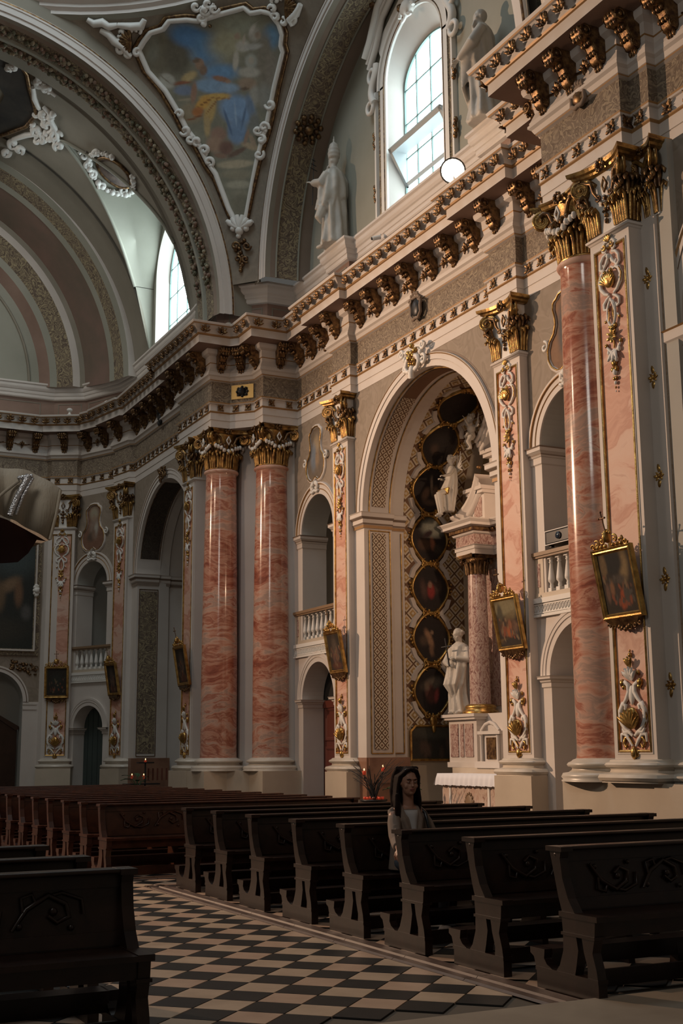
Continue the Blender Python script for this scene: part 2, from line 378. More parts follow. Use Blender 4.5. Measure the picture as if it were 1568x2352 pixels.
st = MB(); st.box((XL, 3.2, -.01), (XR, 6.87, .03)); struct('floor_1', st, PALE)

# ------------------------------------------------------------------ entablature
EP = [(10.25, 5.2), (10.25, 11.27), (10.1, 11.27), (10.1, 11.62), (9.93, 11.62), (9.93, 13.35), (10.4, 13.35), (10.86, 13.81), (10.86, 14.26), (11.75, 14.26),
      (11.75, 16.43), (11.6, 16.43), (11.6, 17.25), (11.75, 17.25), (11.75, 22.6), (11.6, 22.6), (11.6, 23.46), (11.75, 23.46),
      (11.75, 25.6), (10.86, 25.6), (10.86, 26.05), (10.4, 26.51), (9.93, 26.51), (9.93, 28.7), (10.2, 28.7), (10.2, 33.2), (10.05, 33.28), (9.86, 34.15), (9.98, 34.28),
      (9.3, 35.72), (9.16, 35.66), (8.5, 36.02), (8.42, 36.2), (-3.0, 36.2)]
trim1 = struct('trim_1')
a = MB(); sweep(a, EP, [(-.62, 9.10), (.006, 9.10), (.006, 9.27), (.02, 9.275), (.02, 9.44, 1), (.04, 9.46, 1), (.04, 9.48), (.03, 9.485), (.03, 9.64), (.06, 9.65), (.075, 9.67, 1), (.075, 9.70), (0, 9.71)])
a.build('architrave', [WH, OCHRE], trim1)
a = MB(); sweep(a, EP, [(0, 9.71), (0, 10.22)]); a.build('painted_frieze', FRZ, trim1)
a = MB(); sweep(a, EP, [(0, 10.20, 0), (.05, 10.215, 1), (.05, 10.235), (.06, 10.24), (.09, 10.30), (.13, 10.33), (.13, 10.37), (.11, 10.375), (.11, 10.42), (.10, 10.43), (.05, 10.55), (.06, 10.62, 1), (.07, 10.64), (.08, 10.80),
                        (.16, 10.84), (.18, 10.90), (.18, 10.945, 2), (.52, 10.945), (.52, 11.125, 1), (.545, 11.135, 1), (.56, 11.165), (.565, 11.18), (.60, 11.25), (.68, 11.325), (.71, 11.33, 1), (.725, 11.35), (.74, 11.39), (.74, 11.40), (-.3, 11.42)])
a.build('cornice', [WH, OCHRE, MAUVE], trim1)
# ------------------------------------------------------------------ small gilt ornaments
def leafpts(mb, c, ang, L, W, lift, mi=0, curl=.5):         # a leaf lying in local x,z plane, bulging along y
    n = 5; rows = []
    for i in range(n+1):
        t = i/n; wd = W*math.sin(pi*min(1, .12+t*.88))**.8*(1-.25*t); yy = lift*math.sin(pi*t*.75)+curl*lift*t*t
        cx = c[0]+math.cos(ang)*L*t; cz = c[2]+math.sin(ang)*L*t; sx, sz = -math.sin(ang), math.cos(ang)
        rows.append([(cx-sx*wd, c[1]+yy*.55, cz-sz*wd), (cx-sx*wd*.45, c[1]+yy+W*.35, cz-sz*wd*.45), (cx, c[1]+yy+W*.12, cz), (cx+sx*wd*.45, c[1]+yy+W*.35, cz+sz*wd*.45), (cx+sx*wd, c[1]+yy*.55, cz+sz*wd)])
    mb.grid(rows, mi, True)
def spiral(cx, cz, r0, turns, a0, d=1, n=None, shrink=.12):
    n = n or int(14*turns)+2; out = []
    for i in range(n+1):
        t = i/n; r = r0*(1-(1-shrink)*t); a = a0+d*2*pi*turns*t; out.append((cx+r*math.cos(a), cz+r*math.sin(a)))
    return out
def rel(mb, pts, rad, y=0, mi=0, k=6):                       # raised moulding stroke in the x,z plane
    n = len(pts)
    if not hasattr(rad, '__len__'): rad = [rad*(.35+.65*math.sin(pi*min(1, .15+i/(n-1)*.75))) for i in range(n)]
    mb.tube([(p[0], y, p[1]) for p in pts], rad, k, mi, True, up=(0, 1, 0), flat=.8)
def console_mesh():
    mb = MB(); W = .115
    prof = [(.0, 0), (.34, 0), (.40, -.03), (.415, -.09), (.385, -.15), (.31, -.165), (.25, -.17), (.19, -.24), (.15, -.33), (.13, -.41), (.09, -.46), (.03, -.47), (0, -.46)]
    for sx in (-1, 1):
        mb.add([(sx*W*(1 if z > -.2 else .72), y, z) for y, z in prof], [tuple(range(len(prof)))], 0)
        mb.tube([(sx*W*1.02, .335+.075*math.cos(t), -.085+.075*math.sin(t)) for t in np.linspace(0, 5.4, 9)], .018, 4)
        mb.ball((sx*W*1.02, .335, -.085), .036, 6, 4)
        mb.tube([(sx*W*.74, .07+.05*math.cos(t), -.40+.05*math.sin(t)) for t in np.linspace(0, 5.4, 8)], .014, 4)
    rows = [[(x*(1 if z > -.2 else .72), y+.018*math.cos(3*pi*x/W), z) for x in np.linspace(-W, W, 7)] for y, z in prof[1:]]
    mb.grid(rows, 0, True)
    for i, (y, z, l) in enumerate([(.40, -.05, .09), (.37, -.16, .13), (.24, -.20, .14), (.16, -.33, .13)]):
        for s in (-1, 0, 1): mb.ball((s*W*.55, y+.01, z-.01), (.034, .03, .045), 6, 4)
    for s in (-1, 0, 1): mb.ball((s*.05, .05, -.50), (.028, .03, .05), 6, 4)
    mb.ball((0, .04, -.56), (.022, .022, .045), 6, 4)
    return mb.mesh('console', DGOLD)
def rosette_mesh(r=.085, m=None, petals=4):
    mb = MB()
    for i in range(petals):
        a = 2*pi*i/petals+pi/4
        leafpts(mb, (0, .0, 0), a, r*1.25, r*.42, r*.35)
        leafpts(mb, (0, .0, 0), a+pi/petals, r*.9, r*.28, r*.2)
    mb.ball((0, r*.35, 0), (r*.26, r*.3, r*.26), 7, 4)
    return mb.mesh('rosette', m or GOLD)
def acanthus_mesh():
    mb = MB()
    for a, L in ((pi/2, .13), (pi/2-.8, .12), (pi/2+.8, .12), (pi/2-1.5, .10), (pi/2+1.5, .10), (-pi/2, .05)): leafpts(mb, (0, 0, -.03), a, L, .034, .045)
    mb.ball((0, .035, -.02), .026, 6, 4)
    return mb.mesh('acanthus_leaf', DGOLD)
def festoon_mesh():
    mb = MB()
    for a, L in ((pi/2, .11), (0, .10), (pi, .10), (-pi/2, .12), (.8, .09), (pi-.8, .09)): leafpts(mb, (0, 0, 0), a, L, .036, .04)
    mb.ball((0, .045, 0), .03, 6, 4)
    mb.tube([(-.22, 0, .03), (-.12, .015, -.01), (-.05, .02, 0)], .013, 4); mb.tube([(.22, 0, .03), (.12, .015, -.01), (.05, .02, 0)], .013, 4)
    return mb.mesh('festoon', DGOLD)
CON, ROS, ACA, FES = console_mesh(), rosette_mesh(.088, DGOLD), acanthus_mesh(), festoon_mesh()
def along(path, p, step, minlen, fn, ymin=9.0):
    Q = offs(path, p)
    for i in range(len(Q)-1):
        a, b = Q[i], Q[i+1]; L = (b-a).length
        if L < minlen: continue
        d = (b-a)/L; nv = Vector((-d.y, d.x)); k = max(1, round(L/step))
        for j in range(k):
            c = a+d*(L*(j+.5)/k)
            if c.y < ymin or c.x < 5.6 and c.y > 30: continue
            fn(c, d, nv, j, k, L)
def mk(me, name, par, z, dy=0, both=None, s=1.0):
    def f(c, d, nv, j, k, L):
        m = Matrix(((d.x*s, nv.x*s, 0, c.x+nv.x*dy), (d.y*s, nv.y*s, 0, c.y+nv.y*dy), (0, 0, s, z), (0, 0, 0, 1))); inst(me, name, par, m)
    return f
along(EP, .07, .735, .34, mk(CON, 'console', trim1, 10.94))
def fes(c, d, nv, j, k, L):
    if j == 0: return
    c = c-d*(L/k/2); mk(FES, 'festoon', trim1, 10.62)(c, d, nv, j, k, L)
along(EP, .075, .735, .5, fes)
along(EP, .035, .375, .16, mk(ROS, 'rosette', trim1, 9.565))
along(EP, .63, .36, .2, mk(ACA, 'acanthus_leaf', trim1, 11.235, .0, None, 1.25))
# ------------------------------------------------------------------ attic and its cornice
AP = [(10.1, 5.2), (10.1, 13.2), (10.95, 14.15), (11.72, 14.15), (11.72, 16.35), (11.5, 16.35), (11.5, 17.35), (11.72, 17.35), (11.72, 22.5), (11.5, 22.5), (11.5, 23.5), (11.72, 23.5), (11.72, 25.65), (10.98, 25.65), (10.18, 26.42), (9.98, 26.5),
      (10.12, 28.2), (10.12, 33.2), (9.98, 34.2), (9.3, 35.6), (8.5, 36.05), (-3.0, 36.1)]
at = struct('trim_2')
a = MB(); sweep(a, AP, [(-.08, 11.40), (-.08, 12.06)]); a.build('attic_band', MAUVE, at)
a = MB(); sweep(a, AP, [(-.08, 12.04), (0, 12.05), (.02, 12.08), (.02, 12.16), (.04, 12.17), (.05, 12.21), (.05, 12.26), (.08, 12.28), (.11, 12.33), (.12, 12.36), (.12, 12.42), (.16, 12.45), (.16, 12.5), (-1.2, 12.5)]); a.build('attic_cornice', WH, at)
def panel(c, d, nv, j, k, L):
    if L < .6: return
    w = min(L/k*.5-.12, .75); F = Fr((c.x, c.y), (d.x, d.y), (nv.x, nv.y)); mb = MB()
    rectframe(mb, F, 0, -w, w, 11.55, 11.95, [(0, 0), (.008, .012), (.022, .012), (.03, 0)]); mb.build('attic_panel', VAULT, at)
along(AP, -.078, 2.3, .6, panel, 14)

# coats of arms and the bright gilt plaque on the frieze
def on_frieze(nm, label, x, y, X, w, h, ms, kind):
    p = atX(x, y, X); t = thing(nm, label, 'relief', tuple(p)); F = Fr((X-.01, p.y), (0, 1), (-1, 0)); m = MB()
    m.ball(F(0, .03, p.z), (.07, w*.62, h*.55), 12, 8, 1)
    for s in (-1, 1):
        m.tube([F(s*a, .05, p.z+b) for a, b in ((.0, h*.62), (w*.5, h*.6), (w*.75, h*.3), (w*.66, 0), (w*.72, -h*.35), (w*.35, -h*.62), (0, -h*.55))], .035, 6)
        m.tube([F(s*(w*.62+a), .07, p.z+h*.45+b) for a, b in spiral(0, 0, .06, 1.1, 0, s)], .02, 5)
    for k in range(5): m.ball(F((k-2)*.06, .06, p.z+h*.72+.02*(2-abs(k-2))), .045, 6, 4)
    m.build('shield', ms, t)
on_frieze('coat_of_arms', 'dark painted coat of arms breaking the frieze above the great arch', 960, 708, 11.70, .26, .36, [BROWN, IRON], 0)
on_frieze('coat_of_arms', 'dim crest on the painted frieze above the nearest column', 1335, 225, 9.90, .20, .22, [BROWN, DGOLD], 0)
on_frieze('coat_of_arms', 'dark crest on the frieze left of the paired columns', 372, 960, 10.16, .18, .30, [IRON, IRON], 0)
q_ = offs(EP, .012); c_ = (q_[21]+q_[20])/2; 
PLQ = mat('bright_gilt_plaque', (.80, .55, .20), .45, .3)
a, b = q_[20], q_[21]; dd = (b-a).normalized(); F = Fr(tuple(a), tuple(dd), (-dd.y, dd.x)); L_ = (b-a).length; m = MB()
for (u0, u1, z0, z1) in ((.04, .18, 9.80, 10.14), (L_-.18, L_-.04, 9.80, 10.14), (.18, L_-.18, 10.06, 10.14), (.18, L_-.18, 9.80, 9.86)): m.box((u0, .002, z0), (u1, .02, z1), 0, lambda a_, b_, c_: F(a_, b_, c_))
o = m.build('gilt_plaque', PLQ); o['label'] = 'bright yellow gilt plaque on the frieze between the two paired columns'; o['category'] = 'relief'
m = MB(); m.ball(F(L_/2, .02, 9.97), (.12, .05, .11), 10, 6)
for k in range(8): m.ball(F(L_/2+.13*math.cos(k*pi/4), .03, 9.97+.11*math.sin(k*pi/4)), .035, 6, 4)
m.build('wreath', IRON, o)
# ------------------------------------------------------------------ bay wall (X = 11.75) with its five openings
F1 = frx(11.75); YC = 19.93
wm = [WH, SPAN, GREY, DARK, OCHRE, BROWN]
wr = MB()
def balcony_bay(mb, F, u0, u1, uc, rl, ru, zl, dl, du, zb=3.98, zs=6.46):
    arch_wall(mb, F, 0, u0, u1, 0, 3.86, uc, rl, zl, 0, dl, 0, 0, 0)
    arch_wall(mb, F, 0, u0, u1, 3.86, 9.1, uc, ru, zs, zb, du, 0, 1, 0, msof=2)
    archivolt(mb, F, 0, uc, zs, ru, [(0, 0, 0), (0, .03, 0), (.10, .03, 4), (.115, .045, 4), (.125, .03, 0), (.21, .03, 4), (.225, .06, 4), (.24, .06, 0), (.27, .06, 0), (.28, 0, 0)])
    archivolt(mb, F, 0, uc, zl, rl, [(0, 0, 0), (0, .025, 0), (.10, .025, 0), (.105, .04, 0), (.16, .04, 0), (.165, .05, 0), (.22, .05, 0), (.225, 0, 0)])
    for s in (-1, 1):                     # imposts, upper and lower
        for r, z, h, dd, ex in ((ru, zs, .27, du, .30), (rl, zl, .17, dl, .24)):
            a = uc+s*(r+ex)
            pr = [(0, z-h-.02), (.02, z-h), (.02, z-h*.62), (.035, z-h*.6), (.05, z-h*.5), (.05, z-h*.42), (.09, z-h*.3), (.10, z-h*.28), (.10, z-.02), (.12, z), (0, z)]
            rows = []
            for p, zz in pr: rows.append([F(a, p, zz), F(uc+s*(r-p), p, zz), F(uc+s*(r-p), -dd, zz)])
            for i in range(len(rows)-1): mb.grid([rows[i], rows[i+1]], 5 if i in (4, 8) and h > .2 else 0, False)
balcony_bay(wr, F1, 14.1, 16.8, 15.30, .80, .83, 2.76, .50, .60)
balcony_bay(wr, F1, 23.1, 25.8, 24.56, .79, .81, 2.76, .50, .60)
arch_wall(wr, F1, 0, 16.8, 23.1, 0, 9.1, YC, 2.42, 6.42, 0, .65, 0, 1, 0, 40)
archivolt(wr, F1, 0, YC, 6.42, 2.42, [(0, 0, 0), (0, .035, 0), (.12, .035, 5), (.125, .05, 0), (.225, .05, 4), (.235, .065, 4), (.25, .05, 0), (.26, .05, 0), (.265, 0, 5), (.31, .004, 5), (.31, 0, 5)], 48)
for s in (-1, 1):                         # impost of the great arch, running into the chapel
    prf = [(0, 6.14), (.03, 6.15), (.03, 6.21), (.045, 6.22), (.06, 6.25), (.06, 6.33), (.11, 6.37), (.12, 6.38), (.12, 6.45), (.14, 6.47), (0, 6.47)]
    rows = [[F1(YC+s*(2.42+.42), p, z), F1(YC+s*(2.42-p), p, z), F1(YC+s*(2.42-p), -.65, z), F1(YC+s*(2.52-p), -.65, z), F1(YC+s*(2.52-p), -1.0, z)] for p, z in prf]
    for i in range(len(rows)-1): wr.grid([rows[i], rows[i+1]], 4 if i == 1 else (5 if i in (3, 5) else 0), False)
# painted frames of the spandrels
for a, b in ((16.45, 16.52), (23.1, 23.11)): pass
wall_right = struct('wall_right', wr, wm)
# rooms behind the balcony bays
for nm, yc, dr in (('near', 15.30, 0), ('far', 24.56, 1)):
    b = MB(); b.box((12.35, yc-1.5, 3.98), (14.0, yc+1.5, 7.6), 0); b.box((12.24, yc-1.35, 0), (13.6, yc+1.35, 3.7), 0)
    # drop the front faces so the rooms are open to the nave
    keep = [i for i, f in enumerate(b.f) if not (all(abs(b.v[j][0]-12.35) < 1e-6 for j in f) or all(abs(b.v[j][0]-12.24) < 1e-6 for j in f))]
    b.f = [b.f[i] for i in keep]; b.m = [b.m[i] for i in keep]; b.s = [b.s[i] for i in keep]
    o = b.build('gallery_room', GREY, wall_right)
# red door in the far lower arch (white impost block beside it)
dm = MB(); dm.box((12.27, 23.6, 0), (12.33, 25.4, 2.72), 0)
for k in range(3):
    for q in range(2): rectframe(dm, frx(12.27), 0, 23.7+q*.85, 24.45+q*.85, .15+k*.85, .9+k*.85, [(0, 0), (.02, .025), (.06, .025), (.1, .0)])
door1 = struct('door_1', dm, REDD)
tp = MB(); tp.box((12.28, 23.6, 2.72), (12.34, 25.5, 3.66)); tp.build('tympanum', DARK, door1)
tp = MB(); tp.box((12.22, 23.6, 2.58), (12.30, 25.4, 2.74)); tp.build('door_lintel', REDD, door1)
# ------------------------------------------------------------------ chapel behind the great arch
ch = MB(); RC = 2.63
def chrow(X, r): return [(X, YC+r, 0)]+[(X, u, z) for u, z in arcpts(YC, 6.42, r, 40, 0, pi)]+[(X, YC-r, 0)]
ch.grid([chrow(12.40, 2.42), chrow(12.40, 2.52)], 0, False); ch.grid([chrow(12.40, 2.52), chrow(12.74, 2.52)], 0, False)
ch.grid([chrow(12.74, 2.52), chrow(12.74, RC)], 0, False); ch.grid([chrow(12.74, RC), chrow(14.6, RC)], 1, False)
ch.poly([(14.6, y, z) for _, y, z in chrow(14.6, RC)], 2)
ch.box((12.0, 17.6, -.01), (14.6, 22.3, .12), 3)
chapel = struct('wall_inner', ch, [WH, STONE, mat('ochre_chapel_wall', (.42, .30, .16), .7, build=mottled((.38, .27, .14), (.46, .34, .19), 1)), PALE])
LATB = mat('lattice_ground_brown', (.17, .09, .045), .6); LATF = mat('lattice_cream', (.62, .53, .40), .55); LATG = mat('lattice_gold_ground', (.50, .34, .14), .4, .4)
# lattice panel on the jamb pier and on the soffit
yj = YC+2.42
def fj(u, v, n): return (u, yj-.012-n, v)
la = MB(); la.quad(fj(11.93, 1.66, 0), fj(12.24, 1.66, 0), fj(12.24, 6.05, 0), fj(11.93, 6.05, 0)); la.build('lattice_panel', LATB, chapel)
la = MB(); lattice(la, fj, 11.93, 12.24, 1.66, 6.05, .155, .163)
for q_ in la.split(lambda c: (round(c.z/.0815), round((c.x-11.93)/.0775))).values(): q_.build('lattice_diamond', [LATB, LATF, LATB], chapel)
def fs(u, v, n):
    a = v/2.42; return (u, YC+(2.41-n)*math.cos(a), 6.42+(2.41-n)*math.sin(a))
la = MB(); L = 2.42*pi
rows = [[fs(u, L*t/40, 0) for t in range(1, 40)] for u in (11.93, 12.24)]; la.grid(rows, 0, True); lattice(la, fs, 11.93, 12.24, L*.025, L*.36, .155, .165)
la.build('lattice_soffit', [LATB, LATF, LATB], chapel)
g = MB()
def rail(pts, r=.014): g.tube(pts, r, 5)
for X in (11.86, 12.345): rail([(X, yj-.015, 1.58), (X, yj-.015, 6.10)])
for z in (1.58, 6.10): rail([(11.86, yj-.015, z), (12.345, yj-.015, z)])
rail([(12.66, YC+2.50, 1.58), (12.66, YC+2.50, 6.1)]); rail([(12.46, YC+2.50, 1.58), (12.66, YC+2.50, 1.58)])
for X in (11.86, 12.345, 12.41): rail([(X, u, z) for u, z in arcpts(YC, 6.42, 2.405 if X < 12.4 else 2.5, 40, 0, pi)])
g.build('gilt_moulding', GOLD, chapel)
b = MB(); b.box((11.74, 22.34, .0), (12.74, 22.75, 1.5)); b.box((11.78, 22.30, 1.0), (12.45, 22.36, 1.49)); b.build('red_marble_dado', mat('red_brown_marble', (.24, .12, .075), .4, build=mottled((.19, .09, .055), (.30, .16, .10), 3, 0)), chapel)
# lattice on the chapel side wall and vault, broken up by the ovals
def fw(X, s, n):          # s = height along wall then along arc
    if s < 6.42: return (X, YC+RC-.01-n, s)
    a = (s-6.42)/RC; return (X, YC+(RC-.01-n)*math.cos(a), 6.42+(RC-.01-n)*math.sin(a))
la = MB(); rows = [[fw(X, s, 0) for s in [2.15, 6.42]+[6.42+RC*pi*.5*k/24 for k in range(1, 25)]] for X in (12.80, 14.25)]; la.grid(rows, 0, True)
la.build('lattice_ground', LATB, chapel)
OV = [2.84, 3.94, 4.99, 6.05, 6.42+RC*math.radians(15.5), 6.42+RC*math.radians(37.5), 6.42+RC*math.radians(60)]
la = MB(); s = 2.2; cu, cv = .30, .30
for j in range(0, 60):
    for i in range(-1, 12):
        if (i+j) % 2: continue
        X = 12.82+i*cu/2; S = 2.2+j*cv/2
        if X < 12.80 or X > 14.25 or S > 10.2: continue
        if min(math.hypot((X-13.40)/.49, (S-o)/.58) for o in OV) < 1.08: continue
        for kk, n, m in ((.43, .012, 0), (.27, .02, 1), (.13, .028, 0)):
            la.poly([fw(X+a*cu*kk, S+b*cv*kk, n) for a, b in ((1, 0), (0, 1), (-1, 0), (0, -1))], m)
la = la
for k_, q_ in enumerate(la.split(lambda c: (round(c.x/.15), round((c.z if c.z < 6.42 else 6.42+RC*math.atan2(c.z-6.42, c.y-YC))/.15))).values()): q_.build('lattice_diamond', [LATF, LATG], chapel)
# ------------------------------------------------------------------ oval mystery paintings in the chapel
def ovshape(t, k=1.0):       # mixtilinear oval
    a = .405*k*(1+.05*math.cos(4*t)); b = .485*k*(1+.035*math.cos(4*t))
    return a*math.cos(t), b*math.sin(t)
PSETS = {
 0: [(.0, .15, .25, .12, 20, (.16, .13, .10), .5), (-.05, -.05, .12, .2, 10, (.12, .05, .04), .4), (.1, -.08, .05, .14, -10, (.35, .08, .07), .5), (-.12, .1, .05, .09, 0, (.20, .14, .10), .5)],
 1: [(-.05, .0, .07, .2, 25, (.34, .2, .12), .4), (.02, .12, .04, .04, 0, (.3, .2, .13), .4), (0, -.25, .05, .12, 10, (.22, .13, .08), .5), (-.18, -.05, .1, .1, 0, (.10, .07, .05), .6)],
 2: [(.02, -.05, .09, .15, 0, (.30, .05, .045), .4), (0, .08, .05, .07, 0, (.30, .17, .12), .4), (-.16, -.02, .07, .2, 10, (.10, .06, .05), .6), (.2, .05, .08, .15, 0, (.09, .06, .05), .6)],
 3: [(.1, .25, .26, .18, 0, (.30, .30, .24), .5), (.08, -.1, .06, .13, 10, (.34, .14, .08), .4), (-.02, .12, .12, .06, 30, (.05, .03, .03), .3), (-.12, -.12, .16, .12, 0, (.10, .06, .04), .5), (.2, -.2, .1, .1, 0, (.06, .05, .04), .5)],
 4: [(.02, .1, .03, .22, 10, (.25, .19, .14), .4), (-.1, -.1, .08, .14, -20, (.20, .12, .08), .5), (.14, -.06, .07, .14, 10, (.16, .10, .07), .5), (0, -.28, .15, .06, 0, (.12, .08, .06), .6)],
 5: [(0, .05, .2, .2, 0, (.06, .05, .045), .8), (-.1, -.1, .08, .1, 20, (.12, .08, .06), .8)], 6: [(0, .05, .2, .2, 0, (.05, .04, .04), .8)]}
OVN = ['lowest of the seven oval gilt-framed paintings, two figures and a crimson robe', 'second oval painting from the bottom, bare-torsoed man beside a pillar', 'third oval painting from the bottom, seated figure in a red robe',
       'middle oval painting with pale sky and a figure carrying a cross', 'oval painting with a crucified figure, fifth from the bottom', 'near black oval painting on the vault curve, second from the top', 'topmost near black oval painting under the arch crown']
for i, S in enumerate(OV):
    base = fw(13.40, S, 0); t = thing('oval_painting', OVN[i], 'painting', base, 'oval paintings in the side chapel')
    mb = MB(); ks = [(.96, .02), (.98, .06), (1.03, .08), (1.08, .06), (1.12, .02)]
    mb.grid([[fw(13.40+ovshape(q, k)[0], S+ovshape(q, k)[1], n) for q in np.linspace(0, 2*pi, 49)[:-1]] for k, n in ks], 0, True, True); mb.build('frame', GOLD, t)
    mb = MB(); mb.grid([[fw(13.40+ovshape(q, k)[0], S+ovshape(q, k)[1], .03) for q in np.linspace(0, 2*pi, 41)[:-1]] for k in np.linspace(.02, .96, 14)], 0, True, True)
    c = mb.build('canvas', OIL, t); org = ORI[t]
    uv = np.array([(ovshape(q, k)[0], ovshape(q, k)[1]) for k in np.linspace(.02, .96, 14) for q in np.linspace(0, 2*pi, 41)[:-1]])
    paint_mesh(c.data, lambda co: blobs(uv[:, 0], uv[:, 1], (.035, .028, .026), PSETS[i]))
    for s in (-1, 1):
        for v in (-1, 1):      # white stucco straps between the ovals
            mb = MB()
            P = [(s*.40, v*.20), (s*.34, v*.36), (s*.20, v*.52)]; P2 = [(s*.50, v*.22), (s*.43, v*.40), (s*.27, v*.56)]
            mb.grid([[fw(13.40+a, S+b, .035) for a, b in P], [fw(13.40+a, S+b, .05) for a, b in P2]], 0, True)
            mb.grid([[fw(13.40+a, S+b, .05) for a, b in P2], [fw(13.40+a*1.03, S+b*1.03, .0) for a, b in P2]], 0, True); mb.build('stucco_strap', WH, t)
    mb = MB(); rnd = random.Random(i)
    for k in range(13):
        a = rnd.uniform(-.2, .2); b = (.50 if k % 2 else -.50)+rnd.uniform(-.05, .05)
        mb.ball(fw(13.40+a, S+b, .05), rnd.uniform(.02, .04), 6, 4)
    for s in (-1, 1):
        for k in range(4): mb.ball(fw(13.40+s*(.47+.03*(k % 2)), S+(k-1.5)*.07, .05), .032, 6, 4)
        for v in (-1, 1): mb.tube([fw(13.40+s*p[0], S+v*p[1], .06) for p in spiral(.13, .50, .075, 1.2, -pi/2)], .016, 5)
    if i == 0:
        mb.ball(fw(13.40, S-.60, .05), (.10, .05, .13), 8, 6); mb.ball(fw(13.40, S-.76, .05), (.05, .04, .09), 8, 6)
    for q_ in mb.split(lambda c: (round((c.z-base[2])/.45), round((c.x-13.4)/.4))).values(): q_.build('gilt_cluster', GOLD, t)
# low dark landscape-format painting beside the altar
t = thing('narrow_painting', 'wide dark battle painting with cut corners low in the side chapel', 'painting', (13.45, YC+RC-.02, 1.38)); mb = MB(); F = Fr((0, YC+RC-.02), (1, 0), (0, -1))
oct_ = lambda i: [(12.84+i, 1.42+i), (14.1-i, 1.42+i), (14.1-i, 2.05-i), (14.0-i, 2.15-i), (12.96+i*.6, 2.15-i), (12.84+i, 2.03-i*.6)]
mb.grid([[F(a, n, z) for a, z in oct_(i)] for i, n in ((0, 0), (.0, .05), (.03, .06), (.05, .03))], 0, False, True); mb.build('frame', GOLD, t)
g = MB(); g.grid([[F(12.87+1.2*i/30, .028, 1.45+.66*j/16) for i in range(31)] for j in range(17)]); c = g.build('canvas', OIL, t)
uu = np.array([(i/30, j/16) for j in range(17) for i in range(31)])
paint_mesh(c.data, lambda co: blobs(uu[:, 0], uu[:, 1], (.045, .04, .032), [(.5, .85, .5, .2, 0, (.08, .075, .06), .5)]+[(random.Random(k).uniform(.1, .9), random.Random(k+9).uniform(.15, .55), .04, .2, 0, (.09, .06, .045), .6) for k in range(9)]))
# ------------------------------------------------------------------ great piers: masonry, pedestals, base mouldings
def mir(P): return [(x, 2*YC-y) for x, y in P]
body = [(11.9, 25.75), (11.6, 25.9), (11.5, 26.18), (10.84, 26.84), (10.84, 27.15), (10.66, 27.3), (10.66, 27.84), (10.06, 27.84), (10.06, 28.60), (10.4, 28.7), (11.9, 28.7)]
ped = [(11.9, 25.45), (10.82, 25.45), (10.82, 26.2), (10.4, 26.5), (9.86, 26.5), (9.86, 27.6), (9.84, 27.6), (9.84, 28.85), (11.9, 28.85)]
PZ = lambda a, b, c: (a, b, c)
for k, T in ((0, lambda P: P), (1, mir)):
    mb = MB(); mb.prism(T(body), PZ, 0, 9.10); pier = struct('pillar_'+('far', 'near')[k], mb, WH)
    mb = MB(); mb.prism(T(ped), PZ, 0, 1.22); mb.prism(T([(x-(.03 if x < 11 else 0), y) for x, y in ped]), PZ, 0, .18); mb.build('pedestal', STONE, pier)
# ------------------------------------------------------------------ side wall of the far bay (X = 10.2) and near bay
fb = MB(); F2 = frx(10.2)
arch_wall(fb, F2, 0, 28.6, 33.35, 0, 9.1, 30.55, 2.25, 6.42, 0, .645, 0, 1, 0, 36)
archivolt(fb, F2, 0, 30.55, 6.42, 2.25, [(0, 0, 0), (0, .035, 0), (.11, .035, 5), (.115, .05, 0), (.2, .05, 4), (.21, .065, 0), (.25, .065, 5), (.26, 0, 5)], 40)
yj2 = 32.8
fb.quad((10.845, yj2, 0), (11.13, yj2+.06, 0), (11.13, yj2+.06, 8.7), (10.845, yj2, 8.7), 0)
def prow(X, r): return [(X, 30.55+r, 0)]+[(X, u, z) for u, z in arcpts(30.55, 6.42, r, 30, 0, pi)]+[(X, 30.55-r, 0)]
fb.grid([prow(10.845, 2.25), prow(10.845, 2.32)], 0, False); fb.grid([prow(10.845, 2.32), prow(11.13, 2.32)], 0, True)
fb.grid([prow(11.13, 2.32), prow(11.13, 2.42)], 0, False); fb.grid([prow(11.13, 2.42), prow(12.4, 2.42)], 0, True); fb.poly(prow(12.4, 2.42), 2)
for s in (1,):
    prf = [(0, 6.16), (.03, 6.17), (.03, 6.24), (.06, 6.27), (.06, 6.33), (.11, 6.37), (.12, 6.38), (.12, 6.44), (.14, 6.46), (0, 6.46)]
    rows = [[F2(33.25, p, z), F2(32.8-p, p, z), F2(32.8-p, -.6, z), F2(32.87-p, -.65, z), F2(32.87-p, -.95, z), F2(32.97-p, -.95, z), F2(32.97-p, -2.2, z)] for p, z in prf]
    for i in range(len(rows)-1): fb.grid([rows[i], rows[i+1]], 5 if i in (1, 4) else 0, False)
wall_far_side = struct('wall_side', fb, wm)
mb = MB(); mb.quad((10.28, yj2-.012, 1.62), (10.77, yj2-.012, 1.62), (10.77, yj2-.012, 6.0), (10.28, yj2-.012, 6.0)); mb.build('painted_panel', VORN, wall_far_side)
mb = MB()
for k in range(2, 14): 
    a0, a1 = pi*k/30, pi*(k+1)/30
    for (x0, x1) in ((10.28, 10.77),):
        mb.quad((x0, 30.55+2.24*math.cos(a0), 6.42+2.24*math.sin(a0)), (x1, 30.55+2.24*math.cos(a0), 6.42+2.24*math.sin(a0)), (x1, 30.55+2.24*math.cos(a1), 6.42+2.24*math.sin(a1)), (x0, 30.55+2.24*math.cos(a1), 6.42+2.24*math.sin(a1)))
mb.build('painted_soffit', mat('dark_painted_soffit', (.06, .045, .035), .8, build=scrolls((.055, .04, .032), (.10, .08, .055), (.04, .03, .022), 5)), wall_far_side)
g = MB()
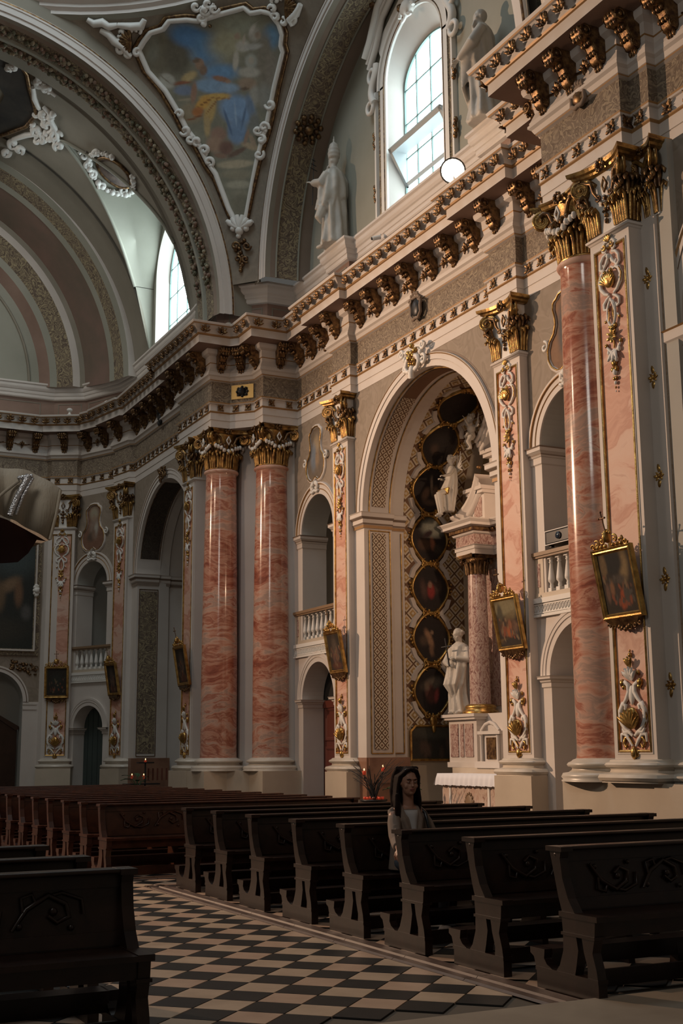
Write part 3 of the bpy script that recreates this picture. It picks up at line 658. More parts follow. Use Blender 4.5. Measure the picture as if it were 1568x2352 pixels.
for X in (10.26, 10.79): g.tube([(X, yj2-.015, 1.55), (X, yj2-.015, 6.05)], .012, 4); g.tube([(X, 30.55+2.235*math.cos(pi*k/30), 6.42+2.235*math.sin(pi*k/30)) for k in range(2, 15)], .012, 4)
for z in (1.55, 6.05): g.tube([(10.26, yj2-.015, z), (10.79, yj2-.015, z)], .012, 4)
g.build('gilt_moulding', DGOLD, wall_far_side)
b = MB(); b.box((10.12, 32.76, 0), (11.2, 33.0, 1.5)); b.build('red_marble_dado', bpy.data.materials['red_brown_marble'], wall_far_side)
nb = MB(); arch_wall(nb, F2, 0, 5, 11.25, 0, 9.1, 9.05, 1.95, 6.62, 0, .6, 0, 1, 0, 36)
archivolt(nb, F2, 0, 9.05, 6.62, 1.95, [(0, 0, 0), (0, .035, 0), (.14, .035, 5), (.145, .05, 0), (.20, .05, 4), (.225, .07, 4), (.245, .05, 0), (.27, .05, 0), (.275, 0, 5)], 40)
prf = [(0, 6.30), (.03, 6.31), (.03, 6.40), (.045, 6.41), (.09, 6.47), (.12, 6.50), (.12, 6.62), (.14, 6.64), (0, 6.64)]
rows = [[F2(11.28, p, z), F2(11.0-p, p, z), F2(11.0-p, -.6, z)] for p, z in prf]
for i in range(len(rows)-1): nb.grid([rows[i], rows[i+1]], 4 if i in (2, 6) else 0, False)
nb.box((10.85, 5, 0), (13.2, 11.2, 9), 2); nb.f = nb.f[:-1]; nb.m = nb.m[:-1]; nb.s = nb.s[:-1]
struct('wall_near', nb, wm)
# ------------------------------------------------------------------ chamfered corner wall with balcony, and end wall
G = Fr((9.98, 34.28), (-.433, .9015), (-.9015, -.433))
gb = MB(); balcony_bay(gb, G, -.06, 1.96, .93, .62, .65, 2.35, .45, .6, 3.95)
rm = MB(); rm.box((-.1, -2.2, 3.9), (1.9, -.6, 7.4), 0, lambda u, n, z: G(u, n, z)); rm.f.pop(); rm.m.pop(); rm.s.pop()
wc = struct('wall_far', gb, [WH, SPAN, GREY, DARK, OCHRE, BROWN])
rm.f = [f for i, f in enumerate(rm.f) if i != 4]; rm.m = rm.m[:len(rm.f)]; rm.s = rm.s[:len(rm.f)]
rm.build('gallery_room', GREY, wc)
# louvred green-grey door behind the lower arch
dm = MB(); Pg = lambda u, n, z: G(u, n, z)
dm.box((.2, -.47, 0), (1.66, -.42, 3.1), 0, Pg)
d2 = struct('door_2', dm, mat('dark_green_door', (.045, .06, .055), .5))
for k in range(6):
    b = MB(); b.box((.34+k*.21, -.425, .05), (.34+k*.21+.19, -.395, 2.9), 0, Pg); b.build('board', bpy.data.materials['dark_green_door'], d2)
EW = Fr((8.45, 36.2), (-1, 0), (0, -1))
ew = MB(); arch_wall(ew, EW, 0, 0, 11.5, 0, 9.1, 1.36, .86, 3.1, 0, .45, 0, 1, 2, 24)
archivolt(ew, EW, 0, 1.36, 3.1, .86, [(0, 0, 0), (0, .03, 0), (.09, .03, 5), (.10, .05, 5), (.12, .03, 0), (.16, .03, 0), (.165, 0, 5)])
ew.box((0, 0, 0), (0, 0, 0), 0)
for z in (3.02, 2.88): ew.box((.10, 0, z), (.5, .02, z+.06), 0, lambda u, n, zz: EW(u, n, zz))
wall_end = struct('wall_front', ew, wm)
bk = MB(); bk.box((.3, -1.2, 0), (2.5, -1.15, 4.2), 0, lambda u, n, z: EW(u, n, z)); bk.build('niche_back', GREY, wall_end)
cf = MB(); PE = lambda u, z, n: EW(u, n, z)
cf.prism([(.55, 0), (2.2, 0), (2.2, 2.62), (1.36, 2.82), (.55, 2.35)], PE, -.9, -.35, 0); cf.prism([(.48, 2.35), (.52, 2.42), (1.36, 2.9), (2.2, 2.72), (2.2, 2.62), (1.36, 2.80), (.6, 2.30)], PE, -.95, -.30, 0)
cf.box((.75, -.36, .3), (1.3, -.33, 2.1), 0, lambda u, n, z: EW(u, n, z)); o = cf.build('confessional', WOOD); o['label'] = 'dark wooden confessional standing inside the arched niche of the end wall'; o['category'] = 'confessional'
# ------------------------------------------------------------------ lunette wall with the near window
lw = MB(); arch_wall(lw, F1, 0, 14.4, 25.4, 12.4, 18.6, YC, 1.13, 15.4, 12.5, .0, 0, 0, 0, 28)
wl = struct('wall_upper', lw, VAULTG)
def splay(mb, F, uc, r0, zs0, n0, r1, zs1, n1, zb, rz1=None, mi=0, seg=28):
    A = [(uc-r0, zb)]+arcpts(uc, zs0, r0, seg)+[(uc+r0, zb)]; B = [(uc-r1, zb)]+arcpts(uc, zs1, r1, seg, rz=rz1)+[(uc+r1, zb)]
    mb.grid([[F(u, n0, z) for u, z in A], [F(u, n1, z) for u, z in B]], mi, True)
def window(name, F, uc, r0, zs0, r1, zs1, rz1, dep, zb, vs, hs, par_mat):
    wo = struct(name)
    m = MB(); splay(m, F, uc, r0, zs0, 0, r1, zs1, -dep, zb, rz1); m.build('reveal', WH, wo)
    A = arcpts(uc, zs1, r1-.0, 28, rz=rz1)
    us = [uc-r1]+vs+[uc+r1]; zz = [zb]+hs
    def top(u): return zs1+rz1*math.sqrt(max(0, 1-((u-uc)/r1)**2))
    m = MB(); n = -dep+.02
    for i in range(len(us)-1):          # panes
        for j in range(len(zz)):
            a, b = us[i]+.012, us[i+1]-.012; z0 = zz[j]+.012
            pts = [F(a, n-.02, z0), F(b, n-.02, z0)]
            if j+1 < len(zz): pts += [F(b, n-.02, zz[j+1]-.012), F(a, n-.02, zz[j+1]-.012)]
            else: pts += [F(b+(a-b)*k/8, n-.02, max(z0+.01, top(b+(a-b)*k/8)-.01)) for k in range(9)]
            p = MB(); p.poly(pts); p.build('pane', SKYG, wo)
    for u in vs: m.box((u-.014, n-.02, zb), (u+.014, n+.012, top(u)), 0, lambda a, b, c: F(a, b, c))
    for z in hs: m.box((uc-r1, n-.02, z-.014), (uc+r1, n+.012, z+.014), 0, lambda a, b, c: F(a, b, c))
    rows = [[F(uc+(r1-i)*math.cos(pi-pi*k/28), n+d, zs1+(rz1-i)*math.sin(pi*k/28)) for k in range(29)] for i, d in ((0, -.02), (0, .03), (.04, .03), (.04, -.02))]
    for a_, b_ in zip(rows[:-1], rows[1:]): m.grid([a_, b_])
    for s in (-1, 1): m.box((uc+s*r1-.02, n-.02, zb), (uc+s*r1+.02, n+.03, zs1), 0, lambda a, b, c: F(a, b, c))
    for q_ in m.split(lambda c: (round(c.x*9), round(c.y*9), round(c.z*9))).values(): q_.build('glazing_bar', par_mat, wo)
    return wo
BARS = mat('green_grey_window_bars', (.16, .24, .22), .5)
W1 = window('window_1', F1, YC, 1.13, 15.4, 1.05, 15.33, .75, .40, 12.5, [20.49, 19.92, 19.35], [13.78, 14.55, 15.32], BARS)
hp = MB(); SL = mat('grey_window_sash', (.34, .37, .38), .5)      # open hopper sash leaning into the church
h0, h1, tilt = 13.15, 13.92, .42
for (a, b) in ((18.92, 19.0), (20.9, 20.98)):
    hp.add([F1(a, -.36, h0), F1(b, -.36, h0), F1(b, -.36+tilt, h1), F1(a, -.36+tilt, h1), F1(a, -.40, h0), F1(b, -.40, h0), F1(b, -.40+tilt, h1), F1(a, -.40+tilt, h1)], [(0, 1, 2, 3), (4, 5, 6, 7), (0, 1, 5, 4), (1, 2, 6, 5), (2, 3, 7, 6), (3, 0, 4, 7)])
    c = (a+b)/2; hp.poly([F1(c, -.36, h0), F1(c, -.36+tilt, h1), F1(c, -.36, h1)])
for z0, z1 in ((h0, h0+.07), (h1-.10, h1)):
    n0 = -.36+tilt*(z0-h0)/(h1-h0); n1 = -.36+tilt*(z1-h0)/(h1-h0)
    hp.add([F1(18.92, n0, z0), F1(20.98, n0, z0), F1(20.98, n1, z1), F1(18.92, n1, z1), F1(18.92, n0-.04, z0), F1(20.98, n0-.04, z0), F1(20.98, n1-.04, z1), F1(18.92, n1-.04, z1)], [(0, 1, 2, 3), (4, 5, 6, 7), (0, 1, 5, 4), (3, 2, 6, 7)])
hp.box((18.92, -.36, h1-.02), (20.98, -.36+tilt, h1+.0), 0, lambda a, b, c: F1(a, b, c)); hp.build('hopper_sash', SL, W1)
# stucco surround of the near window
su = MB(); P3 = [(0, 0, 0), (.0, .05, 0), (.05, .06, 3), (.065, .075, 3), (.08, .06, 0), (.22, .06, 0), (.24, .10, 0), (.30, .10, 0)]
archivolt(su, F1, 0, YC, 15.4, 1.13, P3, 36)
for s in (-1, 1):
    u = lambda d: YC+s*(1.13+d)
    for (a, na), (b, nb_), mi in [((0, .0), (0, .05), 0), ((0, .05), (.05, .06), 0), ((.05, .06), (.07, .075), 3), ((.07, .075), (.08, .06), 3), ((.08, .06), (.22, .06), 0), ((.22, .06), (.235, .03), 1), ((.235, .03), (.36, .03), 1), ((.36, .03), (.38, .09), 0), ((.38, .09), (.44, .09), 0), ((.44, .09), (.45, 0), 0)]:
        su.quad(F1(u(a), na, 12.5), F1(u(b), nb_, 12.5), F1(u(b), nb_, 15.45), F1(u(a), na, 15.45), mi)
    rel2 = [(YC+s*(1.52+.12*math.sin(t*2.4)), 15.2+t*.42) for t in np.linspace(0, 2, 14)]
    su.tube([F1(a, .10, b) for a, b in rel2], [.09]*14, 7)
    su.tube([F1(YC+s*(1.68+.13*math.cos(t)), .12, 15.15+.13*math.sin(t)) for t in np.linspace(1.5, 8, 16)], .05, 6)
    su.tube([F1(YC+s*(1.60+.13*math.cos(t)), .12, 15.85+.15*math.sin(t)) for t in np.linspace(-1.5, 4.6, 16)], .05, 6)
    for zc in (13.0, 14.2): 
        for k in range(4): su.ball(F1(YC+s*(1.58+.03*(k % 2)), .07, zc+k*.10), (.05, .05, .07), 6, 4, 3)
    pd = [(YC+s*1.70, 16.05), (YC+s*1.45, 16.35), (YC+s*1.1, 16.95), (YC+s*.55, 17.25), (YC, 17.32)]
    for k, (rr, dz) in enumerate(((.07, 0), (.05, .12), (.09, .24))): su.tube([F1(a, .12+.05*k, b+dz) for a, b in pd], rr, 6)
    su.ball(F1(YC+s*1.2, .26, 17.3), .12, 6, 5, 3)
    su.ball(F1(YC+s*.35, .1, 16.75), .09, 6, 5, 3)
su.grid([[F1(YC+x, .05, 15.4+math.sqrt(max(0, 1.13**2-x*x))+.05) for x in np.linspace(-1.1, 1.1, 12)], [F1(YC+x, .05, 17.3-.5*abs(x)) for x in np.linspace(-1.5, 1.5, 12)]], 0, False)
su.ball(F1(YC, .14, 16.55), (.14, .22, .18), 8, 6)
for s in (-1, 1): su.tube([F1(YC+s*(.16+.12*math.cos(t)), .16, 16.45+.12*math.sin(t)) for t in np.linspace(0, 5, 12)], .04, 6)
su.build('stucco_surround', [SWHITE, VORN, WH, DGOLD], W1)
# ------------------------------------------------------------------ lateral arch, transverse arch, soffits
ceil = struct('ceiling')
FL = frx(10.65); la = MB()
archivolt(la, FL, 0, YC, 12.4, 5.10, [(-.02, -.12, 2), (0, .0, 0), (.07, .0, 0), (.08, .03, 0), (.19, .03, 0), (.20, .05, 0), (.25, .05, 1), (.285, .05, 1), (.295, .03, 0), (.32, .0, 2), (.60, .0, 2)], 60)
la.build('lateral_arch', [WH, DGOLD, VAULT], ceil)
def soff(name, m, F, uc, zs, r0, n0, r1, n1, seg=60, sm=True, a0=pi, a1=0):
    mb = MB(); mb.grid([[F(u, n0, z) for u, z in arcpts(uc, zs, r0, seg, a0, a1)], [F(u, n1, z) for u, z in arcpts(uc, zs, r1, seg, a0, a1)]], 0, sm); return mb.build(name, m, ceil)
soff('soffit_edge', BROWN, FL, YC, 12.4, 5.08, -.12, 5.06, -.28); soff('flower_soffit', VORN, FL, YC, 12.4, 5.06, -.28, 5.03, -.78); soff('soffit_edge', BROWN, FL, YC, 12.4, 5.03, -.78, 5.0, -1.1)
for n, r in ((-.26, 5.05), (-.80, 5.02)):
    g = MB(); g.tube([FL(u, n, z) for u, z in arcpts(YC, 12.4, r, 60)], .025, 5, 0, False); g.build('soffit_moulding', VAULTG, ceil)
FT = Fr((3.64, 26.0), (-1, 0), (0, -1)); ta = MB()
archivolt(ta, FT, 0, 0, 11.72, 6.28, [(-.02, -.12, 2), (0, 0, 0), (.10, 0, 0), (.11, .03, 0), (.25, .03, 0), (.26, .05, 0), (.30, .05, 1), (.34, .05, 1), (.35, .03, 0), (.38, .0, 2), (1.1, .0, 2)], 72)
ta.build('transverse_arch', [WH, DGOLD, VAULT], ceil)
T_ = [(6.26, -.12, 6.22, -.22, BROWN), (6.22, -.22, 6.20, -.62, VORN), (6.20, -.62, 6.14, -.66, VAULTG), (6.14, -.66, 6.14, -.76, VAULTG), (6.14, -.76, 6.19, -.80, VAULTG), (6.19, -.80, 6.19, -1.2, VORN), (6.19, -1.2, 6.25, -1.25, VAULT), (6.25, -1.25, 6.38, -1.9, VAULT)]
for r0, n0, r1, n1, m in T_: soff('soffit_band', m, FT, 0, 11.72, r0, n0, r1, n1, 72)
# barrel vault with the window penetration
bv = MB(); CX, CZ, RB = 3.64, 11.9, 6.42; YW = 30.0
def H(Y):
    dy = abs(Y-YW)
    if dy >= 1.66: return None
    return 14.3+3.05*(max(0, 1-dy/1.66))**(1/1.4)
rows = []; st2 = []; Ys = [27.9, YW-1.661]+list(np.linspace(YW-1.659, YW+1.659, 35))+[YW+1.661, 32.3, 33.0]
for Y in Ys:
    h = H(Y); a0 = math.asin(.55/RB) if h is None else math.asin(min(.99, (h-CZ)/RB))
    rows.append([(CX+RB*math.cos(a0+(pi-a0)*k/70), Y, CZ+RB*math.sin(a0+(pi-a0)*k/70)) for k in range(71)])
    if h: st2.append([(CX+RB*math.cos(a0), Y, h), (10.12, Y, h), ])
bv.grid(rows, 0, True); bv.grid(st2, 1, True)
for sg in (-1, 1):
    Yc2 = YW+sg*1.66; a1 = math.asin(.55/RB); a2 = math.asin(2.4/RB)
    cur = [(CX+RB*math.cos(a1+(a2-a1)*k/10), Yc2, CZ+RB*math.sin(a1+(a2-a1)*k/10)) for k in range(11)]
    bv.grid([cur, [(10.14, Yc2, p[2]) for p in cur]], 1, False)
bv.build('barrel_vault', [VAULT, VAULTG], ceil)
g = MB(); g.tube([(r[0][0]-.02, r[0][1], r[0][2]-.02) for r in st2], .05, 6); g.build('groin_moulding', VAULTG, ceil)
FW = frx(10.12); lw2 = MB(); arch_wall(lw2, FW, 0, 27.0, 33.2, 12.4, 17.6, YW, 1.45, 14.5, 12.5, 0, 0, 0, 0, 24); lw2.build('lunette_wall', VAULTG, ceil)
window('window_2', FW, YW, 1.45, 14.5, 1.4, 14.45, 1.4, .42, 12.5, [29.2, 30.0, 30.8], [13.2, 14.0, 14.8, 15.5], BARS)
# ribs A and B with the coffered zone between, end lunette
ZA, ZB = 12.14, 12.4
def ring(name, m, a, b, seg=60):      # a, b = (Y, r, zc)
    mb = MB(); mb.grid([[(3.64-r*math.cos(pi*k/seg), Y, zc+r*math.sin(pi*k/seg)) for k in range(seg+1)] for Y, r, zc in (a, b)], 0, True); return mb.build(name, m, ceil)
ring('rib_edge', VAULT, (33.0, 6.6, ZA), (33.0, 6.44, ZA)); ring('rib_moulding', WH, (32.97, 6.46, ZA), (32.95, 6.20, ZA)); ring('rib_edge', VAULTG, (32.95, 6.20, ZA), (33.25, 6.14, ZA+.02)); ring('flower_band', VORN, (33.25, 6.14, ZA+.02), (33.75, 6.02, ZA+.05))
ring('rib_moulding', VAULTG, (33.75, 6.02, ZA+.05), (33.95, 5.94, ZA+.06)); ring('painted_vault', mat('mauve_vault_paint', (.18, .13, .10), .85, build=mottled((.15, .12, .09), (.24, .15, .12), .8, .002)), (33.95, 6.0, ZA+.06), (35.45, 5.62, ZB))
ring('rib_edge', VAULT, (35.45, 5.62, ZB), (35.5, 5.48, ZB)); ring('rib_moulding', WH, (35.5, 5.48, ZB), (35.48, 5.26, ZB)); ring('flower_band', VORN, (35.48, 5.26, ZB), (35.8, 4.86, ZB)); ring('rib_moulding', VAULTG, (35.8, 4.86, ZB), (35.85, 4.66, ZB)); ring('rib_edge', MAUVE, (35.85, 4.66, ZB), (36.1, 4.4, ZB))
mb = MB(); mb.grid([[(3.64-r*math.cos(pi*k/40), 36.1, ZB+r*math.sin(pi*k/40)) for k in range(41)] for r in (.01, 4.42)]); mb.build('end_lunette', VAULTG, ceil)
g = MB(); g.tube([(3.64-4.1*math.cos(pi*k/40), 36.08, ZB+4.1*math.sin(pi*k/40)) for k in range(41)], .04, 5); g.build('rib_moulding', VAULT, ceil)
# painted roundels on the ribs
# ------------------------------------------------------------------ pendentives (spherical) with the fresco
FO = [(318, 115), (330, 95), (345, 75), (375, 66), (388, 48), (430, 45), (455, 48), (480, 40), (505, 32), (520, 28), (560, 17), (575, 30), (600, 25), (620, 30), (640, 55), (648, 80), (645, 105), (650, 120), (640, 160), (630, 200), (622, 240), (612, 290), (600, 330), (590, 370), (578, 430), (565, 500),
      (552, 515), (538, 505), (525, 480), (510, 440), (495, 400), (475, 370), (455, 330), (430, 300), (410, 260), (380, 210), (340, 165)]
FB = [(130, 290, 110, 130, 0, (.20, .18, .13), .4), (250, 300, 75, 120, 0, (.15, .135, .10), .4), (100, 250, 40, 90, 0, (.25, .25, .20), .5), (320, 190, 120, 65, 18, (.12, .25, .46), .4), (430, 260, 100, 90, -20, (.15, .29, .48), .5), (500, 400, 100, 50, 0, (.19, .34, .54), .5), (800, 190, 50, 70, 0, (.17, .30, .44), .5),
      (540, 220, 110, 90, -30, (.42, .39, .26), .6), (620, 110, 120, 55, 0, (.34, .35, .27), .6), (760, 330, 45, 170, 0, (.25, .22, .17), .4), (810, 420, 40, 120, 0, (.30, .26, .21), .5), (700, 175, 32, 42, 0, (.46, .42, .36), .35), (690, 145, 12, 38, 25, (.58, .54, .48), .35), (635, 245, 42, 32, 0, (.54, .51, .44), .35), (592, 330, 17, 60, 5, (.54, .50, .42), .35), (690, 250, 55, 17, -10, (.48, .46, .42), .4), (600, 188, 17, 19, 0, (.42, .31, .23), .3), (722, 182, 19, 21, 0, (.38, .29, .22), .3), (640, 205, 8, 30, 10, (.52, .44, .36), .3),
      (682, 335, 34, 42, 0, (.42, .42, .37), .35), (683, 330, 17, 20, 0, (.50, .44, .36), .3), (670, 400, 62, 30, 0, (.50, .47, .40), .35), (660, 468, 56, 36, 0, (.38, .28, .20), .3), (640, 496, 32, 9, 0, (.20, .14, .10), .3), (700, 540, 30, 60, 10, (.40, .38, .33), .4), (760, 540, 40, 70, 0, (.32, .31, .27), .5),
      (190, 450, 50, 40, 35, (.50, .49, .43), .25), (175, 440, 4, 46, -50, (.28, .26, .2), .3), (330, 640, 70, 60, 0, (.34, .28, .19), .3), (300, 560, 50, 8, -3, (.42, .36, .26), .3),
      (290, 505, 60, 30, 0, (.23, .28, .38), .35), (450, 480, 95, 42, 5, (.27, .40, .56), .3), (550, 492, 60, 28, 0, (.31, .42, .56), .4), (318, 425, 50, 24, -28, (.56, .43, .22), .3), (275, 462, 55, 8, -8, (.30, .12, .07), .3), (380, 352, 26, 34, 0, (.38, .25, .17), .25), (402, 388, 22, 30, 10, (.25, .17, .12), .3), (360, 330, 24, 14, -20, (.20, .14, .10), .3), (345, 520, 17, 62, 6, (.38, .23, .16), .3), (505, 438, 52, 16, 12, (.36, .20, .13), .3), (548, 455, 16, 10, 0, (.42, .27, .19), .3),
      (600, 620, 105, 85, 30, (.25, .38, .58), .3), (600, 745, 56, 75, 0, (.21, .31, .47), .3), (545, 690, 8, 75, -18, (.13, .19, .31), .4), (640, 660, 7, 80, 12, (.15, .22, .34), .4), (590, 640, 6, 70, -5, (.34, .46, .62), .4), (675, 600, 22, 70, -10, (.20, .27, .38), .4),
      (440, 625, 32, 85, 12, (.56, .39, .16), .3), (470, 545, 92, 21, -4, (.66, .43, .14), .25), (398, 585, 52, 30, -42, (.66, .37, .10), .25), (368, 630, 34, 26, -20, (.46, .19, .07), .3), (420, 572, 62, 4, -32, (.30, .14, .05), .3), (452, 600, 60, 4, -52, (.34, .17, .06), .3), (500, 552, 60, 4, 3, (.40, .22, .08), .3), (350, 668, 46, 5, -15, (.26, .11, .05), .3), (425, 720, 18, 60, 0, (.50, .37, .19), .4),
      (490, 765, 46, 44, 0, (.36, .23, .17), .3), (470, 825, 52, 46, 20, (.40, .27, .19), .3), (535, 845, 42, 44, 0, (.22, .13, .10), .35), (500, 890, 40, 14, 10, (.28, .18, .13), .3), (680, 835, 58, 18, 18, (.46, .36, .24), .3), (655, 780, 11, 46, 15, (.38, .26, .19), .3), (600, 870, 60, 15, -28, (.18, .12, .09), .3), (690, 800, 14, 40, -25, (.42, .32, .23), .3), (700, 700, 30, 60, 0, (.24, .24, .22), .4),
      (590, 940, 105, 24, -4, (.48, .41, .29), .25), (600, 1000, 95, 28, 0, (.32, .29, .21), .3), (610, 1060, 75, 24, 0, (.41, .38, .29), .3), (620, 1110, 60, 20, 0, (.30, .28, .21), .3), (620, 1180, 60, 60, 0, (.23, .21, .155), .4)]
FB = [(310+a*.3906, 10+b*.3906, c*.3906, d*.3906, e, f, g) for a, b, c, d, e, f, g in FB]
def dabs(seed, n, dark=.5):
    r = random.Random(seed); P = [(.20, .11, .07), (.14, .07, .05), (.28, .09, .05), (.10, .09, .08), (.24, .17, .10), (.05, .04, .035)]
    return [(r.uniform(.08, .92), r.uniform(.12, .62), r.uniform(.015, .04), r.uniform(.03, .09), r.uniform(-30, 30), tuple(c*dark*2 for c in r.choice(P)), .35) for _ in range(n)]
def inpoly(x, y, P):
    c = False; n = len(P)
    for i in range(n):
        (x1, y1), (x2, y2) = P[i], P[i-1]
        if (y1 > y) != (y2 > y) and x < (x2-x1)*(y-y1)/(y2-y1)+x1: c = not c
    return c
def pend(sy, nz, nph, fresco):
    rows = []
    for i in range(nz+1):
        z = 12.45+(18.30-12.45)*i/nz; rho = math.sqrt(SR*SR-(z-SC.z)**2)
        p0 = math.acos(min(1, 7.01/rho)); p1 = math.asin(min(1, 6.07/rho))
        rows.append([(SC.x+rho*math.cos(p0+(p1-p0)*k/nph), SC.y+sy*rho*math.sin(p0+(p1-p0)*k/nph), z) for k in range(nph+1)])
    mb = MB(); mb.grid(rows); o = mb.build('pendentive', FRESCO if fresco else VAULT, ceil)
    if fresco:
        px = np.array([project(v) for v in mb.v]); inside = np.array([inpoly(a, b, FO) for a, b in px])
        # outside of the stucco frame: plain brown-grey plaster
        def fn(co):
            c = blobs(px[:, 0], px[:, 1], (.26, .25, .19), FB)*.9; c[~inside] = (.25, .21, .165); return c
        paint_mesh(o.data, fn)
pend(1, 190, 150, True); pend(-1, 30, 20, False)
fr = MB(); P_ = FO+[FO[0]]; pts = []
for (a, b) in zip(P_[:-1], P_[1:]):
    n = max(1, int(math.hypot(a[0]-b[0], a[1]-b[1])/8))
    for k in range(n): pts.append(atS(a[0]+(b[0]-a[0])*k/n, a[1]+(b[1]-a[1])*k/n, SR-.03))
pts.append(pts[0]); fr.tube(pts, .07, 6, 0, False)
cx, cy = 545, 220; pts2 = []
for p in P_:
    d = Vector((p[0]-(545 if p[1] > 200 else 490), (p[1]-200)*.6)); d = d.normalized()*11 if d.length else d; pts2.append(atS(p[0]+d.x, p[1]+d.y, SR-.02))
fr.tube(pts2, .055, 5, 1, False)
def sball(x, y, r, mi=0, h=.05):
    r *= .85; fr.ball(atS(x, y, SR-h), r, 7, 5, mi)
def sstroke(P, rad, mi=0, h=.07):
    rad *= 1.15
    n = len(P); fr.tube([atS(a, b, SR-h) for a, b in P], [rad*(.4+.6*math.sin(pi*(.1+.8*i/max(1, n-1)))) for i in range(n)], 6, mi)
def sspiral(x, y, r, turns, a0, d, rad, mi=0): sstroke([(x+p[0], y+p[1]) for p in spiral(0, 0, r, turns, a0, d)], rad, mi)
rr = random.Random(3)
for (x, y) in ((300, 95), (655, 20)):       # shell corners
    s = -1 if x < 400 else 1
    for k in range(9):
        a = math.radians(100+k*20)*(1) if s < 0 else math.radians(80-k*20)
        sstroke([(x, y), (x+20*math.cos(a), y-20*math.sin(a)), (x+27*math.cos(a), y-27*math.sin(a))], .05, 1, .1)
    for k in range(7): 
        a = math.radians(60+k*40); sspiral(x+30*math.cos(a), y-30*math.sin(a), 10, .9, a, s, .05)
for P in ([(200, 45), (215, 55), (235, 52), (250, 62), (270, 58)], [(230, 70), (250, 80), (262, 95), (285, 110), (300, 130)], [(270, 58), (300, 62), (325, 60), (332, 45)], [(690, 10), (680, 30), (665, 45), (672, 60)]): sstroke(P, .09)
for (x, y) in ((463, 40), (478, 8), (450, 15), (492, 20), (470, 25)): sspiral(x, y, 12, 1, 0, 1, .05)
sball(468, 54, .10); sball(470, 20, .12); sball(482, 60, .05, 1)
for (x, y) in ((412, 262), (425, 300), (437, 320), (452, 325), (470, 345), (480, 372), (620, 240), (607, 292), (592, 300), (600, 320), (595, 355)):
    sspiral(x, y, 9+rr.random()*4, 1.1, rr.random()*6, rr.choice((-1, 1)), .05); sball(x+3, y+8, .07)
for k in range(6): sstroke([(550, 525), (550+(k-2.5)*9, 505-abs(k-2.5)*-3), (550+(k-2.5)*12, 490+abs(k-2.5)*7)], .07)
sball(550, 530, .13); sball(535, 525, .09); sball(565, 525, .09); sball(548, 542, .08)
for k in range(16): sball(553+rr.uniform(-17, 17)*(1-k/18), 552+k*4.6, .06, 1, .04)
for s in (-1, 1): sspiral(554+s*13, 565, 10, 1.2, 0, s, .035, 1); sspiral(555+s*9, 595, 8, 1.2, 1, s, .03, 1)
fr.build('fresco_frame', [SWHITE, DGOLD], ceil)
# dome ring and drum above
dr = MB(); rg = lambda r, z: [(SC.x+r*math.cos(2*pi*k/72), SC.y+r*math.sin(2*pi*k/72), z) for k in range(72)]
for (a, b, m) in (((6.62, 18.22), (6.42, 18.28), 1), ((6.42, 18.28), (6.42, 18.36), 0), ((6.42, 18.36), (6.34, 18.42), 0), ((6.34, 18.42), (6.34, 18.50), 0), ((6.34, 18.50), (6.22, 18.56), 0), ((6.22, 18.56), (6.22, 18.7), 0), ((6.22, 18.7), (6.5, 18.72), 0), ((6.5, 18.72), (6.5, 20), 1), ((6.5, 20), (6.0, 22), 1), ((6.0, 22), (3.5, 24), 1), ((3.5, 24), (.1, 24.6), 1)):
    dr.grid([rg(*a), rg(*b)], m, True, True)
dr.build('dome_ring', [WH, VAULTG], ceil)
# light blockers, out of view behind the camera and to the left

bw = MB(); bw.box((-9, -4.2, 0), (13.5, -4.0, 12)); struct('rear_light_blocker', bw, GREY)  # unseen wall, added to keep light from behind off the pews
bw = MB(); bw.box((-9.2, -4.2, 0), (-9.0, 37, 5.5)); struct('side_light_blocker', bw, GREY)  # unseen low wall, added to cut ambient light from the open side

m = MB(); m.prism([(8.38, 36.24), (8.47, 36.03), (9.16, 35.70), (9.24, 35.80), (9.5, 36.4), (8.38, 36.4)], PZ, 0, 9.10); m.prism([(10.2, 33.3), (10.05, 33.34), (9.90, 34.2), (9.99, 34.24), (10.4, 34.4), (10.5, 33.3)], PZ, 0, 9.10); m.build('pilaster_backing', WH, wall_far_side)
# stucco, dark picture and oval cartouche on the far vault
from mathutils.bvhtree import BVHTree
_bvh = BVHTree.FromPolygons([Vector(v) for v in bv.v], bv.f)
def onv(x, y, off=.05):
    d = ray(x, y).normalized(); h = _bvh.ray_cast(EYE, d, 60)
    return (h[0]-d*off) if h[0] else None
def vt(name, label, cat, strokes, blobs_, mats=SWHITE, rad=.07):
    m = MB(); first = None
    for P in strokes:
        L = [onv(x, y, .06) for x, y in P]; L = [q for q in L if q]
        if len(L) > 1: m.tube(L, [rad*(.5+.5*math.sin(pi*(i+.5)/len(L))) for i in range(len(L))], 6); first = first or L[0]
    for x, y, r in blobs_:
        q = onv(x, y, .05)
        if q: m.ball(q, r, 7, 5)
    if not m.v: return
    o = m.build(name, mats); o['label'] = label; o['category'] = cat; return o
def ell(cx, cy, rx, ry, rot, n=26): c, s_ = math.cos(math.radians(rot)), math.sin(math.radians(rot)); return [(cx+rx*math.cos(t)*c-ry*math.sin(t)*s_, cy+rx*math.cos(t)*s_+ry*math.sin(t)*c) for t in np.linspace(0, 2*pi, n)]
rr = random.Random(4)
